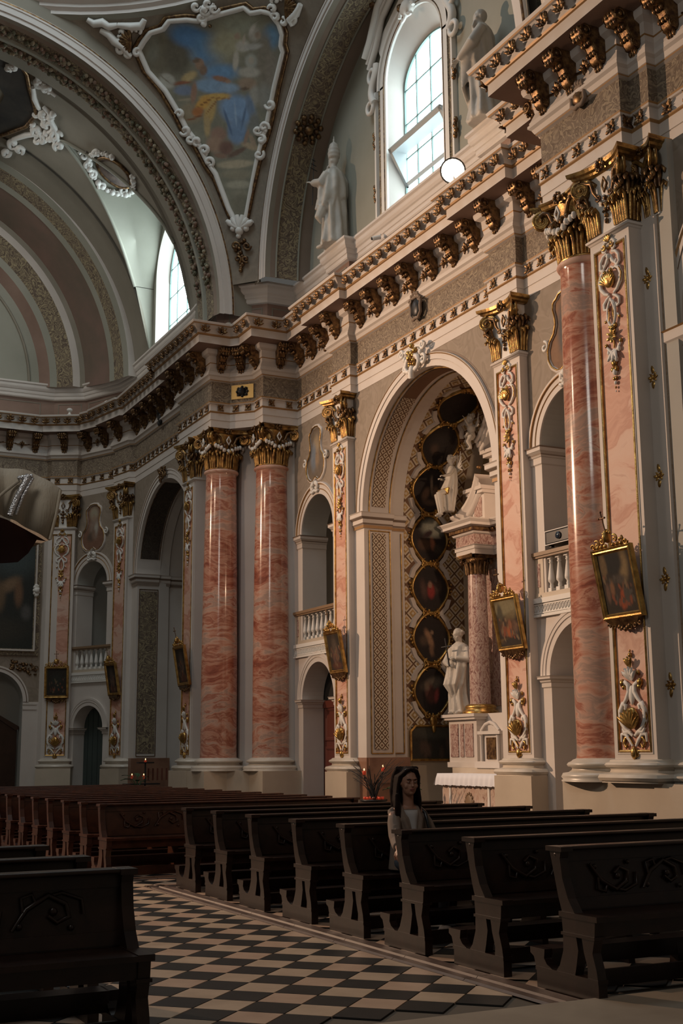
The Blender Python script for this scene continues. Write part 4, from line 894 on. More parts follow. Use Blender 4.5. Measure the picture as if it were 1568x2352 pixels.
vt('stucco_cluster', 'white rocaille stucco cluster at the corner of the dark vault picture', 'stucco', [[(x+a, y+b) for a, b in spiral(0, 0, r, 1.1, t, d)] for x, y, r, t, d in ((100, 262, 12, 0, 1), (110, 290, 16, 2, -1), (85, 300, 14, 1, 1), (95, 320, 14, 3, 1), (128, 312, 14, 0, -1), (135, 335, 12, 2, 1), (30, 330, 12, 1, 1), (15, 350, 10, 0, 1), (90, 190, 12, 0, 1), (30, 155, 10, 2, 1), (105, 205, 10, 1, -1), (45, 345, 10, 1, -1))]+[[(75, 165), (88, 175), (86, 195), (110, 205), (128, 220)], [(100, 245), (115, 260), (118, 280), (130, 300), (135, 330)], [(70, 290), (90, 300), (100, 322), (80, 325)], [(30, 320), (60, 310), (85, 308)], [(75, 200), (78, 225), (90, 250)]], [(100+rr.uniform(-28, 28), 295+rr.uniform(-40, 35), .10) for k in range(22)]+[(30+rr.uniform(-14, 10), 155+rr.uniform(-12, 10), .09) for k in range(5)], SWHITE, .085)
m = MB(); pic = [(-40, 130), (0, 128), (40, 140), (62, 170), (68, 205), (76, 230), (84, 262), (60, 290), (0, 312), (-40, 318)]
c_ = onv(10, 220, .08); L = [onv(x, y, .08) for x, y in pic]; L = [q for q in L if q]
if c_ and len(L) > 3:
    m.add([c_]+L, [(0, i, i+1) for i in range(1, len(L))]); o = m.build('vault_picture', mat('very_dark_fresco', (.035, .03, .025), .8, build=mottled((.025, .022, .02), (.06, .05, .04), 1.5, 0))); o['label'] = 'near black shaped picture on the far vault beside the white stucco cluster'; o['category'] = 'fresco'
    g = MB(); g.tube(L, .06, 6); g.build('frame', DGOLD, o)
t = thing('oval_cartouche', 'dark oval picture in white stucco above the far window', 'fresco', tuple(onv(262, 396)))
E1 = ell(262, 397, 47, 22, 40); P1 = [onv(x, y, .10) for x, y in E1]
if all(P1):
    m = MB(); c0 = sum(P1, Vector())/len(P1); m.add([c0]+P1, [(0, i, i+1) for i in range(1, len(P1))]); m.build('picture', mat('dark_figures_fresco', (.07, .05, .045), .8, build=mottled((.035, .03, .035), (.20, .14, .11), 3, 0)), t)
    m = MB(); m.tube(P1, .05, 6, 0, False)
    m.build('frame', DGOLD, t)
    m = MB()
    for k, (x, y) in enumerate(ell(255, 400, 62, 34, 40, 30)):
        q = onv(x, y, .07)
        if q and not (x > 268 and y < 400):
            m.ball(q, .05+.02*(k % 3), 6, 5); Q = [onv(x+a, y+b, .07) for a, b in spiral(0, 0, 6, 1, k, 1)]; Q = [q_ for q_ in Q if q_]
            if len(Q) > 2: m.tube(Q, .035, 5)
    for x, y, r in ((192, 358, 12), (200, 378, 10), (212, 400, 10), (235, 428, 10), (285, 438, 10), (222, 352, 10)):
        Q = [onv(x+a, y+b, .07) for a, b in spiral(0, 0, r, 1.1, x, 1)]; Q = [q for q in Q if q]
        if len(Q) > 2: m.tube(Q, .05, 6)
    m.build('stucco_surround', SWHITE, t)
# rosettes and flower clusters along the arch soffits
m = MB(); rr = random.Random(8)
for (F_, uc, zs, R_0, n0, n1, a0s) in ((FL, YC, 12.4, 5.05, -.34, -.70, (.06, 1.5)), (FT, 0, 11.72, 6.20, -.26, -.58, (1.2, 3.0)), (FT, 0, 11.72, 6.18, -.84, -1.16, (1.2, 3.0))):
    for k in range(230):
        a_ = pi-(a0s[0]+(a0s[1]-a0s[0])*k/230*1.0)+rr.uniform(-.01, .01) if F_ is FL else rr.uniform(0.12, 1.45)+pi/2*0
        a_ = (pi-a_) if F_ is FT else a_
        if F_ is FL: pass
        n_ = n0+(n1-n0)*rr.random()
        a2 = a_ if F_ is FL else pi-a_ 
        m.ball(F_(uc+(R_0-.03)*math.cos(a2 if F_ is FL else pi-a2), n_, zs+(R_0-.03)*math.sin(a2)), (.05, .05, .05), 6, 4, rr.randint(0, 2))
m.build('flower_garland', [mat('faded_flower_plaster', (.30, .25, .17), .8), mat('olive_leaf_plaster', (.13, .125, .08), .8), mat('rusty_flower_plaster', (.22, .14, .10), .8)], ceil, kind='stuff')
m = MB(); c_ = atX(686, 281, 11.2); ang = math.atan2(c_.z-12.4, c_.y-YC)
for rr_, nn_ in ((.30, 10), (.20, 8)):
    for k in range(nn_): a_ = 2*pi*k/nn_; m.ball(FL(YC+(5.0)*math.cos(ang+rr_*math.cos(a_)/5), -.53+rr_*math.sin(a_), 12.4+5.0*math.sin(ang+rr_*math.cos(a_)/5)), (.07, .07, .07), 6, 4)
m.ball(FL(YC+4.97*math.cos(ang), -.53, 12.4+4.97*math.sin(ang)), .12, 8, 6); m.build('soffit_rosette', DGOLD, ceil)
# ------------------------------------------------------------------ stucco reliefs for the pilasters (local x across, y out, z up)
def sym(mb, pts, rad, y=.02, mi=0):
    for s in (1, -1): rel(mb, [(s*a, b) for a, b in pts], rad, y, mi)
def symball(mb, x, z, r, mi=0, y=.02):
    for s in ((1, -1) if abs(x) > 1e-6 else (1,)): mb.ball((s*x, y, z), (r, r*.9, r*1.15), 6, 4, mi)
def bands(a, g, cuts):
    out = []
    for mb, nm, m in ((a, 'stucco_scroll', SWHITE), (g, 'gilt_leaf', GOLD)):
        for k, b in mb.split(lambda c: (sum(c.z > q for q in cuts), (c.x > .03)-(c.x < -.03))).items(): out.append((nm if k[1] else nm.replace('scroll', 'centrepiece').replace('leaf', 'centrepiece'), b.mesh(nm, m)))
    return out
def upper_relief():
    a, g = MB(), MB()
    sym(a, [(.02, -.03), (.07, -.02), (.12, -.07), (.12, -.14), (.07, -.16), (.05, -.12)], .024); sym(g, spiral(.075, -.09, .045, 1.1, 0, -1), .014, .045)
    for k in range(5): leafpts(g, (0, .03, -.03), pi/2+(k-2)*.5, .09, .02, .02)
    sym(a, [(.05, -.18), (.12, -.20), (.18, -.27), (.19, -.36), (.14, -.40), (.11, -.36), (.13, -.31)], .026)
    sym(a, [(.02, -.22), (.05, -.30), (.11, -.36)], .03); symball(a, 0, -.24, .035, y=.04)
    sym(a, [(.10, -.40), (.17, -.44), (.21, -.53), (.19, -.63), (.12, -.71), (.05, -.74)], .034); sym(g, [(.19, -.44), (.235, -.53), (.21, -.64)], .012, .04)
    sym(a, [(.02, -.38), (.07, -.42), (.10, -.40)], .02)
    g.ball((0, .045, -.55), (.10, .055, .115), 12, 8)
    for k in range(9): leafpts(g, (0, .06, -.63), pi/2+(k-4)*.30, .17, .022, .03)
    symball(g, .06, -.45, .03, y=.06)
    sym(a, [(.03, -.76), (.09, -.79), (.15, -.84), (.15, -.91), (.10, -.93), (.08, -.88)], .024)
    a.tube([(.075*math.cos(t), .03, -1.0+.17*math.sin(t)) for t in np.linspace(0, 2*pi, 22)], .02, 6); sym(a, [(.0, -.80), (-.05, -.90), (-.075, -1.0)], .02, .04)
    sym(g, [(.05, -.9), (.035, -1.0), (.05, -1.1)], .012, .04); sym(a, [(.06, -1.02), (.11, -1.04), (.13, -1.08)], .014); symball(g, .135, -1.08, .02)
    symball(g, 0, -1.19, .045); symball(g, .05, -1.17, .03)
    for k in range(6): leafpts(g, (0, .02, -1.30), k*pi/3+.5, .10, .03, .03)
    g.tube([(0, .01, -1.36), (0, .015, -1.46)], .012, 5)
    sym(a, [(.0, -1.52), (.06, -1.50), (.12, -1.44), (.14, -1.40)], .022); symball(g, .14, -1.40, .028); symball(a, .10, -1.50, .03)
    for k in (-1, 0, 1): leafpts(a, (0, .02, -1.48), -pi/2+k*.55, .17, .034, .03)
    for k, (x, z, r) in enumerate(((0, -1.66, .05), (.04, -1.62, .035), (.035, -1.74, .035), (0, -1.78, .04), (.02, -1.86, .025), (0, -1.92, .024), (0, -1.98, .016), (0, -2.03, .011))): symball(g if k % 2 == 0 else a, x, z, r)
    return bands(a, g, (-.20, -.42, -.76, -1.22, -1.58))
def lower_relief():
    a, g = MB(), MB()
    g.ball((0, .03, .02), (.045, .04, .075), 8, 6); g.ball((0, .02, -.06), (.014, .014, .05), 6, 4); sym(g, [(.0, .08), (.05, .04), (.055, -.01), (.02, -.03)], .018)
    sym(g, [(.02, .12), (.09, .20), (.16, .20), (.19, .13), (.15, .08), (.12, .13)], .022)
    sym(a, [(.03, .10), (.08, .17), (.15, .24), (.22, .24), (.23, .15)], .030); sym(a, [(.02, .22), (.09, .27), (.17, .26), (.20, .31)], .034)
    sym(a, [(.05, .25), (.15, .30), (.22, .40), (.22, .52), (.17, .60), (.12, .58), (.13, .53)], .040); sym(g, [(.22, .34), (.255, .45), (.22, .57)], .012, .03)
    g.ball((0, .04, .43), (.115, .06, .13), 12, 8)
    for k in range(7): leafpts(g, (0, .06, .30), pi/2+(k-3)*.30, .24, .028, .04)
    sym(g, spiral(.11, .43, .06, 1.2, pi/2, -1), .016, .08)
    sym(a, [(.16, .60), (.10, .66), (.05, .74), (.06, .82), (.12, .86), (.15, .82)], .036); a.ball((0, .02, .70), (.05, .03, .12), 8, 6)
    symball(g, .16, .85, .045); symball(g, .14, .80, .03)
    for k in (-2, -1, 0, 1, 2): leafpts(a, (0, .02, .88), pi/2+k*.42, .16, .035, .035)
    symball(g, .13, .96, .028)
    for k in (-1, 0, 1): leafpts(g, (0, .03, 1.03), pi/2+k*.5, .13, .032, .03)
    symball(g, 0, 1.18, .03); symball(g, 0, 1.23, .015)
    return bands(a, g, (.12, .30, .60, .84, 1.0))
UP, LO = upper_relief(), lower_relief()
def flower_mesh():
    g = MB()
    for k in range(4): leafpts(g, (0, .0, 0), k*pi/2, .17 if k % 2 else .10, .045, .05); leafpts(g, (0, .01, 0), k*pi/2+pi/4, .09, .03, .04)
    g.ball((0, .05, 0), .035, 8, 5); return g.mesh('gilt_flower', GOLD)
FLOW = flower_mesh()
# ------------------------------------------------------------------ capitals
def fluted(mb, pts, W, H_, n, out, k=5):       # upright acanthus ribs; pts(f) -> base point & outward dir
    for i in range(n):
        b, o = pts(i/(n-1) if n > 1 else .5)
        b, o = Vector(b), Vector(o); mb.tube([b, b+Vector((0, 0, H_*.55))+o*.01, b+Vector((0, 0, H_*.9))+o*out*.5, b+Vector((0, 0, H_))+o*out, b+Vector((0, 0, H_*.9))+o*out*1.25], [W, W*1.1, W*1.05, W*.9, W*.4], k)
def volute(mb, c, d, r, tube=.022):           # spiral scroll in the plane spanned by d and z
    c, d = Vector(c), Vector(d).normalized(); nrm = Vector((0, 0, 1)).cross(d)
    for s in (-1, 1):
        mb.tube([c+nrm*s*.035+d*a+Vector((0, 0, b)) for a, b in spiral(0, 0, r, 2.1, pi/2, -1, 30)], [tube]*20+[tube*.7]*11+[tube*.7]*(0), 6) if False else mb.tube([c+nrm*s*.035+d*a+Vector((0, 0, b)) for a, b in spiral(0, 0, r, 2.1, pi/2, -1, 26)], tube, 6)
        mb.ball(c+nrm*s*.05, (r*.22,)*3, 6, 4)
    mb.tube([c-nrm*.05, c+nrm*.05], r*.82, 12)
def abacus(mb, hw, z0, z1, cen=(0, 0), dip=.10):
    def out(h):
        P = []
        for q in range(4):
            a = q*pi/2
            for t in np.linspace(-1, 1, 9)[:-1]:
                x = h*t*.98; y = h-dip*(1-t*t)*h/.5
                if abs(t) == 1: y = h
                P.append((cen[0]+x*math.cos(a)-y*math.sin(a), cen[1]+x*math.sin(a)+y*math.cos(a)))
        return P
    rows = [[(x, y, z) for x, y in out(h)] for h, z in ((hw*.88, z0), (hw*.93, z0+.02), (hw*.95, z0+.06), (hw, z0+.08), (hw, z1))]
    mb.grid(rows, 0, False, True); mb.poly(rows[-1]); mb.poly(rows[0])
def scroll_leaf(mb, b, o, H_, W, k=3):          # one acanthus leaf: three ribs rising and curling out
    b, o = Vector(b), Vector(o).normalized(); sd = Vector((-o.y, o.x, 0))
    for j in range(-(k//2), k//2+1):
        q = b+sd*j*W*.62; hh = H_*(1-.12*abs(j)); tp = q+Vector((0, 0, hh))+sd*j*W*.25
        mb.tube([q, q+Vector((0, 0, hh*.5))+o*.015, tp-Vector((0, 0, hh*.12))+o*.04, tp+o*.085, tp+o*.13-Vector((0, 0, .05)), tp+o*.125-Vector((0, 0, .09))], [W*.33, W*.42, W*.42, W*.40, W*.34, W*.15], 5)
def face_scrolls(g, w, P, hw, top):              # S-stems from the centre of a face out to the two volutes
    for s in (-1, 1):
        g.tube([P(s*.02, .05, .34), P(s*.06, .07, .50), P(s*.15, .07, .60), P(s*.6*hw, .08, top-.11), P(s*.85*hw, .10, top-.07), P(s*hw, .13, top-.10)], [.016, .024, .028, .03, .032, .03], 6)
        g.tube([P(s*a, .09, .52+b) for a, b in spiral(.10, .04, .06, 1.2, 0, -1)], .016, 5)
        w.ball(P(s*.10, .08, .44), (.05, .05, .06), 6, 4); w.ball(P(s*.17, .09, .49), (.04, .045, .05), 6, 4)
    w.tube([P(-.05, .10, .66), P(0, .10, .56), P(.05, .10, .66), P(0, .10, .76), P(-.05, .10, .66)], .02, 6); w.ball(P(0, .09, .40), (.05, .05, .07), 6, 4); g.ball(P(0, .10, .66), .03, 6, 4)
def flower(mb, P, r):
    for k in range(8): a = k*pi/4; mb.ball(P(r*math.cos(a), .02, r*math.sin(a)), (r*.45, r*.45, r*.45), 6, 4)
    mb.ball(P(0, .06, 0), r*.5, 6, 4)
def round_capital(root, c, z0, r=.36, H_=.94):
    cx, cy = c; mb = MB(); cw = MB(); g2 = MB()
    mb.lathe([(r*.98, 0), (r*.96, .3), (r*.98, .6), (r*1.1, .84)], (cx, cy, z0), 24)
    mb.lathe([(r*1.02, -.0), (r*1.06, .02), (r*1.02, .04)], (cx, cy, z0), 24)
    cap = mb.build('capital', CGOLD, root)
    for k in range(12): a = k*pi/6+.1; lf = MB(); scroll_leaf(lf, (cx+r*1.0*math.cos(a), cy+r*1.0*math.sin(a), z0+.03), (math.cos(a), math.sin(a), 0), .37+.04*(k % 2), .085); lf.build('acanthus_leaf', CGOLD, cap)
    for k in range(8): a = k*pi/4+.39; lf = MB(); scroll_leaf(lf, (cx+r*1.0*math.cos(a), cy+r*1.0*math.sin(a), z0+.34), (math.cos(a), math.sin(a), 0), .26, .10); lf.build('acanthus_leaf', DGOLD, cap)
    for q in range(4):
        a = q*pi/2+pi/4; d = Vector((math.cos(a), math.sin(a), 0)); p = Vector((cx, cy, z0+.71))+d*(r*1.62)
        v = MB(); volute(v, p, d, .13, .024); v.tube([p-d*.30+Vector((0, 0, -.10)), p-d*.20+Vector((0, 0, .06)), p+Vector((0, 0, .14))], .032, 6); v.build('volute', CGOLD, cap)
        for s in (-1, 1):
            for k in range(3): cw.ball(p+Vector((-d.y, d.x, 0))*s*(.08+.05*k)-d*(.07+.04*k)+Vector((0, 0, -.18-.02*k)), (.045, .045, .055), 6, 4)
        b0 = q*pi/2; ux, uy = -math.sin(b0), math.cos(b0); nx, ny = math.cos(b0), math.sin(b0)
        P = lambda u, n, z: (cx+nx*(r*1.0+n)+ux*u, cy+ny*(r*1.0+n)+uy*u, z0+z)
        face_scrolls(g2, cw, P, .36, .86)
        f = MB(); P2 = lambda u, n, z: (cx+nx*(r*1.20+n)+ux*u, cy+ny*(r*1.20+n)+uy*u, z0+.90+z); flower(f, P2, .065); f.build('rosette', DGOLD, cap)
    g2.build('stem_scrolls', DGOLD, cap); cw.build('white_garland', SWHITE, cap)
    a = MB(); abacus(a, r*1.50, z0+.84, z0+H_+.01, c, .13); a.build('abacus', CGOLD, cap)
    return cap
def flat_capital(root, F, uc, W, d, z0, H_=.94):
    P = lambda u, n, z: F(uc+u, d+n, z0+z); h = W/2; sc1 = min(1, W/.7)
    mb = MB(); mb.box((-h*.96, -.12-d, 0), (h*.96, 0, .86), 0, P); cap = mb.build('capital', SWHITE, root)
    m = MB(); w2 = MB(); g2 = MB()
    for s in (-1, 1):
        for k, hh in ((0, .42), (1, .36)): lf = MB(); scroll_leaf(lf, P(s*(h-.05-.13*k), .01, .02), tuple(F.n), hh, .075*sc1); lf.build('acanthus_leaf', CGOLD, cap)
        for q1, q2, q3, q4, q5 in ((P(s*h, -.10, .02), F.u*s, .42, .09, CGOLD), (P(s*(h-.02), .02, .34), F.u*s*.5+F.n, .27, .09, DGOLD), (P(s*h, -.08, .36), F.u*s, .25, .09, DGOLD)): lf = MB(); scroll_leaf(lf, q1, tuple(q2), q3, q4); lf.build('acanthus_leaf', q5, cap)
        g2.tube([P(s*.14*sc1, .03, .50), P(s*.20*sc1, .05, .60), P(s*.6*h, .06, .74), P(s*h, .09, .80)], [.016, .026, .03, .03], 6); g2.tube([P(s*a_*sc1, .04, .50+b_) for a_, b_ in spiral(.12, .0, .055, 1.2, 0, -1)], .015, 5)
        v = MB(); dd = (F.u*s+F.n*.75).normalized(); volute(v, P(s*(h+.02), .09, .69), dd, .13, .024); v.tube([P(s*(h-.2), .03, .70), P(s*(h-.1), .06, .80), P(s*(h+.02), .08, .83)], .032, 6); v.build('volute', CGOLD, cap)
        for k in range(3): g2.ball(P(s*(h+.03-.04*k), .10, .50-.03*k), (.045, .04, .05), 6, 4)
    a = MB(); rows = []
    for (e, z) in ((.0, .83), (.04, .85), (.05, .88), (.09, .90), (.10, .955)):
        L = [P(-h-e-.05, -.12-d, z)]+[P(u*(h+e+.05*abs(u)**6), e+.14*abs(u)**3-.0, z) for u in np.linspace(-1, 1, 15)]+[P(h+e+.05, -.12-d, z)]
        rows.append(L)
    a.grid(rows, 0, False); a.poly(rows[0]); a.poly(rows[-1]); a.build('abacus', CGOLD, cap)
    f = MB(); flower(f, lambda u, n, z: P(u, .07+n, .90+z), .07*sc1); f.build('rosette', DGOLD, cap)
    f = g2; f.tube([P(-.05, .03, .64), P(0, .04, .54), P(.05, .03, .64), P(0, .04, .74), P(-.05, .03, .64)], .018, 6)
    for z in (.46, .38, .30, .22, .14): f.ball(P(0, .02, z), (.045-.02*(.44-z), .03, .04), 6, 4)
    for s in (-1, 1): f.ball(P(s*.06, .02, .40), .03, 6, 4); f.ball(P(s*.05, .02, .29), .024, 6, 4)
    f.build('stem_scrolls', DGOLD, cap)
    return cap
def sweepF(mb, F, path, prof):
    rows = []
    for p, z, *_ in prof: rows.append([F(q.x, q.y, z) for q in offs(path, p)])
    for i in range(len(rows)-1): mb.grid([rows[i], rows[i+1]], prof[i][2] if len(prof[i]) > 2 else 0, True)
BASEP = [(.0, 1.50), (.03, 1.495), (.045, 1.485), (.05, 1.47), (.08, 1.455), (.095, 1.43), (.08, 1.405), (.05, 1.40), (.04, 1.37), (.05, 1.345), (.09, 1.335), (.14, 1.32), (.155, 1.28), (.14, 1.245), (.12, 1.24), (.12, 1.22)]
def pilaster(name, F, u0, u1, d, label, group=None, pedestal=True, zn=8.08, plain=False, loc=None):
    uc = (u0+u1)/2; W = u1-u0; root = thing(name, label, 'pilaster', F(uc, d, 0), group)
    pth = [(u0, -.2), (u0, d), (u1, d), (u1, -.2)]
    if pedestal:
        m = MB(); m.box((u0-.13, -.2, 0), (u1+.13, d+.16, 1.22), 0, lambda a, b, c: F(a, b, c)); m.build('pedestal', STONE, root)
    m = MB(); sweepF(m, F, pth, BASEP); m.build('base', BASEST, root)
    m = MB(); z0, z1 = 1.58, zn-.12; i = .085
    m.quad(F(u0, d, 1.5), F(u1, d, 1.5), F(u1, d, z0), F(u0, d, z0)); m.quad(F(u0, d, z1), F(u1, d, z1), F(u1, d, zn), F(u0, d, zn))
    m.quad(F(u0, d, z0), F(u0+i, d, z0), F(u0+i, d, z1), F(u0, d, z1)); m.quad(F(u1-i, d, z0), F(u1, d, z0), F(u1, d, z1), F(u1-i, d, z1))
    for u in (u0, u1): m.quad(F(u, d, 1.5), F(u, -.2, 1.5), F(u, -.2, zn+.1), F(u, d, zn+.1), 1 if u == u0 and False else 0)
    rectframe(m, F, d, u0+.055, u1-.055, z0-.03, z1+.03, [(0, 0), (.008, .01), (.018, .01), (.026, 0)])
    m.build('shaft', [WH, GREY], root)
    m = MB(); rectframe(m, F, d, u0+i, u1-i, z0, z1, [(0, 0), (.0, .012), (.012, .022), (.026, .012), (.03, -.012)]); m.build('gilt_moulding', GOLD, root)
    m = MB(); j = i+.02; m.quad(F(u0+j, d-.012, z0), F(u1-j, d-.012, z0), F(u1-j, d-.012, z1), F(u0+j, d-.012, z1)); m.build('marble_panel', PINKP if not plain else BROWN, root)
    m = MB(); sweepF(m, F, pth, [(0, zn), (.01, zn+.01), (.02, zn+.03), (.04, zn+.04), (.045, zn+.065), (.03, zn+.08), (0, zn+.09)]); m.build('neck_moulding', WH, root)
    flat_capital(root, F, uc, W, d, zn+.09)
    if not plain:
        s = min(1, W/.76)
        for (src, z) in ((UP, zn-.02), (LO, 1.55)):
            for nm_, me_ in src: inst(me_, nm_, root, F.M(uc, d-.01, z, 1.0))
    return root
GP = 'pink marble pilasters with gilt stucco'
pilaster('marble_pilaster', F1, 16.43, 17.20, .15, 'pink marble pilaster with gilt stucco between great arch and near balcony bay', GP)
pilaster('marble_pilaster', F1, 22.77, 23.49, .15, 'pink marble pilaster with gilt stucco between far balcony bay and great arch', GP)
pilaster('marble_pilaster', frx(10.2), 27.86, 28.62, .17, 'narrow-looking pink pilaster standing hard against the paired columns, seen edge-on', GP, False)
pilaster('marble_pilaster', frx(10.05), 11.51, 12.28, .19, 'largest pink marble pilaster, behind the huge column with the gold-framed orange-robe picture', GP, False)
FD = Fr((10.05, 33.28), (-.2134, .977), (-.977, -.2134)); FE = Fr((9.16, 35.66), (-.878, .479), (-.479, -.878))
pilaster('marble_pilaster', FD, .04, .84, .0, 'shaded pink pilaster between the small corner balcony and the far arch', GP, True)
pilaster('marble_pilaster', FE, .0, .74, .0, 'shaded pink pilaster between the big dark painting and the small corner balcony', GP, True)
# set-back pilaster with gilt flowers at the right edge
t = thing('recessed_pilaster', 'tan painted recessed pilaster with a column of gilt flowers', 'pilaster', (10.1, 11.3, 0))
F = frx(10.10); m = MB(); m.box((11.0, -.3, 1.2), (11.52, 0, 9.1), 0, lambda a, b, c: F(a, b, c)); m.build('shaft', GREY, t)
m = MB(); m.quad(F(11.22, .004, 1.55), F(11.50, .004, 1.55), F(11.50, .004, 8.4), F(11.22, .004, 8.4)); m.build('painted_panel', mat('tan_scroll_paint', (.3, .22, .15), .75, build=scrolls((.33, .24, .165), (.38, .29, .21), (.27, .19, .125), 3.2)), t)
m = MB(); m.box((11.0, -.3, 0), (11.55, .28, 1.22), 0, lambda a, b, c: F(a, b, c)); m.build('pedestal', STONE, t)
m = MB(); sweepF(m, F, [(11.0, -.2), (11.0, .0), (11.52, .0)], BASEP); m.build('base', BASEST, t)
for (x, y) in ((1490, 640), (1503, 867), (1517, 1093), (1531, 1330), (1544, 1573)): p = atX(x, y, 10.08); inst(FLOW, 'gilt_flower', t, F.M(p.y, .0, p.z, .85))
flat_capital(t, F, 11.37, .40, .02, 8.17)
# ------------------------------------------------------------------ giant columns
def column(c, label, loc=None):
    root = thing('marble_column', label, 'column', (c[0], c[1], 1.22), 'giant pink marble columns')
    m = MB(); m.lathe([(.62, 1.22), (.62, 1.24), (.60, 1.245), (.625, 1.28), (.60, 1.325), (.53, 1.335), (.49, 1.36), (.48, 1.385), (.50, 1.40), (.535, 1.405), (.55, 1.43), (.53, 1.455), (.49, 1.47), (.47, 1.49), (.44, 1.50), (.42, 1.51)], (c[0], c[1], 0), 40); m.build('base', BASEST, root)
    m = MB(); m.lathe([(.425, 1.50), (.417, 1.56)]+[(.415-.055*max(0, (z-3.2)/4.8)**1.4, z) for z in np.linspace(1.7, 8.03, 14)]+[(.37, 8.07)], (c[0], c[1], 0), 48); m.build('shaft', PINK, root)
    m = MB(); m.lathe([(.36, 8.06), (.385, 8.07), (.40, 8.09), (.41, 8.115), (.40, 8.14), (.36, 8.16)], (c[0], c[1], 0), 40); m.build('astragal', PINKP, root)
    round_capital(root, c, 8.15)
    return root
column((10.38, 26.98), 'paired pink marble column standing beside the far pilaster and far arch')
column((11.29, 26.10), 'paired pink marble column standing nearer the balcony bay of the great arch')
column((10.28, 12.90), 'huge pink marble column half covering a balcony with a projector')
# ------------------------------------------------------------------ station-of-the-cross paintings
def station(F, uc, z0, z1, W, n, label, L, tilt=.16, base=(.05, .04, .032), seed=0):
    root = thing('station_painting', label, 'painting', F(uc, n, z0), 'framed stations of the cross on the pilasters')
    H_ = z1-z0; P = lambda u, nn, z: F(uc+u, n+nn+tilt*(z-z0)/H_, z)
    m = MB(); w = W/2; prof = [(0, 0), (0, .055), (.015, .07), (.035, .06), (.05, .065), (.065, .04), (.075, .03)]
    m.grid([[P(-w+i, d, z0+i), P(w-i, d, z0+i), P(w-i, d, z1-i), P(-w+i, d, z1-i)] for i, d in prof], 0, False, True); m.build('frame', GOLD, root)
    m = MB(); nu, nv = 44, 56; i = .07
    m.grid([[P(-w+i+(W-2*i)*a/nu, .032, z0+i+(H_-2*i)*b/nv) for a in range(nu+1)] for b in range(nv+1)]); c = m.build('canvas', OIL, root)
    uv = np.array([(a/nu, b/nv) for b in range(nv+1) for a in range(nu+1)]); paint_mesh(c.data, lambda co: blobs(uv[:, 0], uv[:, 1], base, L+dabs(int(uc*100), 26, .55))*.62)
    m = MB(); m.quad(P(-w, -.0, z0), P(w, 0, z0), P(w, 0, z1), P(-w, 0, z1)); m.build('back_board', WOOD, root)
    cr = MB()
    for s in (-1, 1):
        for k, (x, z, r) in enumerate(((.30, .03, .045), (.22, .06, .05), (.12, .09, .05))): cr.tube([P(s*(x*W*1.35+a), .05, z1+z+b) for a, b in spiral(0, 0, r, 1.2, k, s)], .014, 5)
        for k in range(3): cr.ball(P(s*(.10+.1*k)*W, .05, z1+.02), .03, 6, 4)
    cr.ball(P(0, .06, z1+.12), (.07, .03, .075), 8, 6)
    for k in range(5): cr.ball(P((k-2)*.03, .055, z1+.20-abs(k-2)*.015), .022, 6, 4)
    crest = cr.build('crest', GOLD, root)
    x = MB(); x.tube([P(0, .07, z1+.20), P(0, .09, z1+.42)], .008, 5); x.tube([P(-.055, .085, z1+.345), P(.055, .085, z1+.345)], .008, 5)
    for p in ((0, .42), (-.055, .345), (.055, .345)): x.ball(P(p[0], .088, z1+p[1]), .014, 6, 4)
    x.build('cross', DGOLD, crest)
    b = MB(); b.add([P(-w*.85, .0, z0), P(w*.85, .0, z0), P(w*.6, 0, z0-.09), P(-w*.6, 0, z0-.09), P(-w*.85, .09, z0), P(w*.85, .09, z0), P(w*.6, .05, z0-.09), P(-w*.6, .05, z0-.09)], [(4, 5, 6, 7), (0, 4, 7, 3), (1, 2, 6, 5), (3, 7, 6, 2), (0, 1, 5, 4)])
    for s in (-1, 1):
        for k in range(3): b.tube([P(s*(w*.75-k*.09)+a, .05, z0-.07-k*.02+bb) for a, bb in spiral(0, 0, .035, 1.1, 0, s)], .012, 5)
    for k in range(5): b.ball(P((k-2)*.045, .05, z0-.13+abs(k-2)*.02), .03, 6, 4)
    b.build('bottom_bracket', DGOLD, root)
    return root
S1 = [(.25, .75, .14, .25, 10, (.34, .24, .12), .5), (.55, .85, .28, .22, 0, (.035, .035, .035), .3), (.85, .8, .1, .2, 0, (.22, .15, .08), .4), (.42, .22, .10, .17, 15, (.45, .10, .04), .35), (.33, .38, .05, .12, 0, (.40, .16, .07), .4), (.70, .42, .07, .13, 0, (.30, .15, .08), .5), (.85, .35, .06, .16, 0, (.20, .12, .09), .5), (.45, .55, .2, .08, 0, (.11, .09, .075), .6), (.3, .28, .08, .2, 0, (.10, .09, .08), .4), (.55, .3, .06, .2, 0, (.07, .05, .045), .4)]
S2 = [(.5, .85, .6, .18, 0, (.30, .26, .15), .4), (.35, .62, .3, .1, -15, (.22, .17, .09), .5), (.8, .72, .12, .22, 0, (.10, .09, .06), .4), (.5, .42, .4, .18, 0, (.12, .065, .04), .5), (.42, .45, .08, .12, 0, (.30, .13, .07), .4), (.5, .3, .14, .12, 20, (.42, .13, .05), .35), (.72, .36, .1, .14, 0, (.26, .09, .05), .4), (.75, .12, .25, .05, 0, (.34, .20, .06), .5), (.2, .4, .1, .14, 0, (.20, .12, .08), .5), (.5, .1, .5, .08, 0, (.05, .04, .035), .5)]
S3 = [(.5, .6, .2, .3, 0, (.12, .09, .07), .6), (.4, .4, .12, .2, 10, (.18, .11, .08), .5), (.65, .35, .1, .2, 0, (.14, .08, .07), .5), (.5, .12, .35, .1, 0, (.14, .06, .04), .5)]
station(frx(9.86), 11.885, 3.17, 4.03, .74, .035, 'largest framed station painting, orange robe, on the biggest pink pilaster', S1)
station(frx(11.6), 16.81, 3.21, 4.08, .74, .035, 'framed station painting with crowded bright figures between great arch and projector balcony', S2)
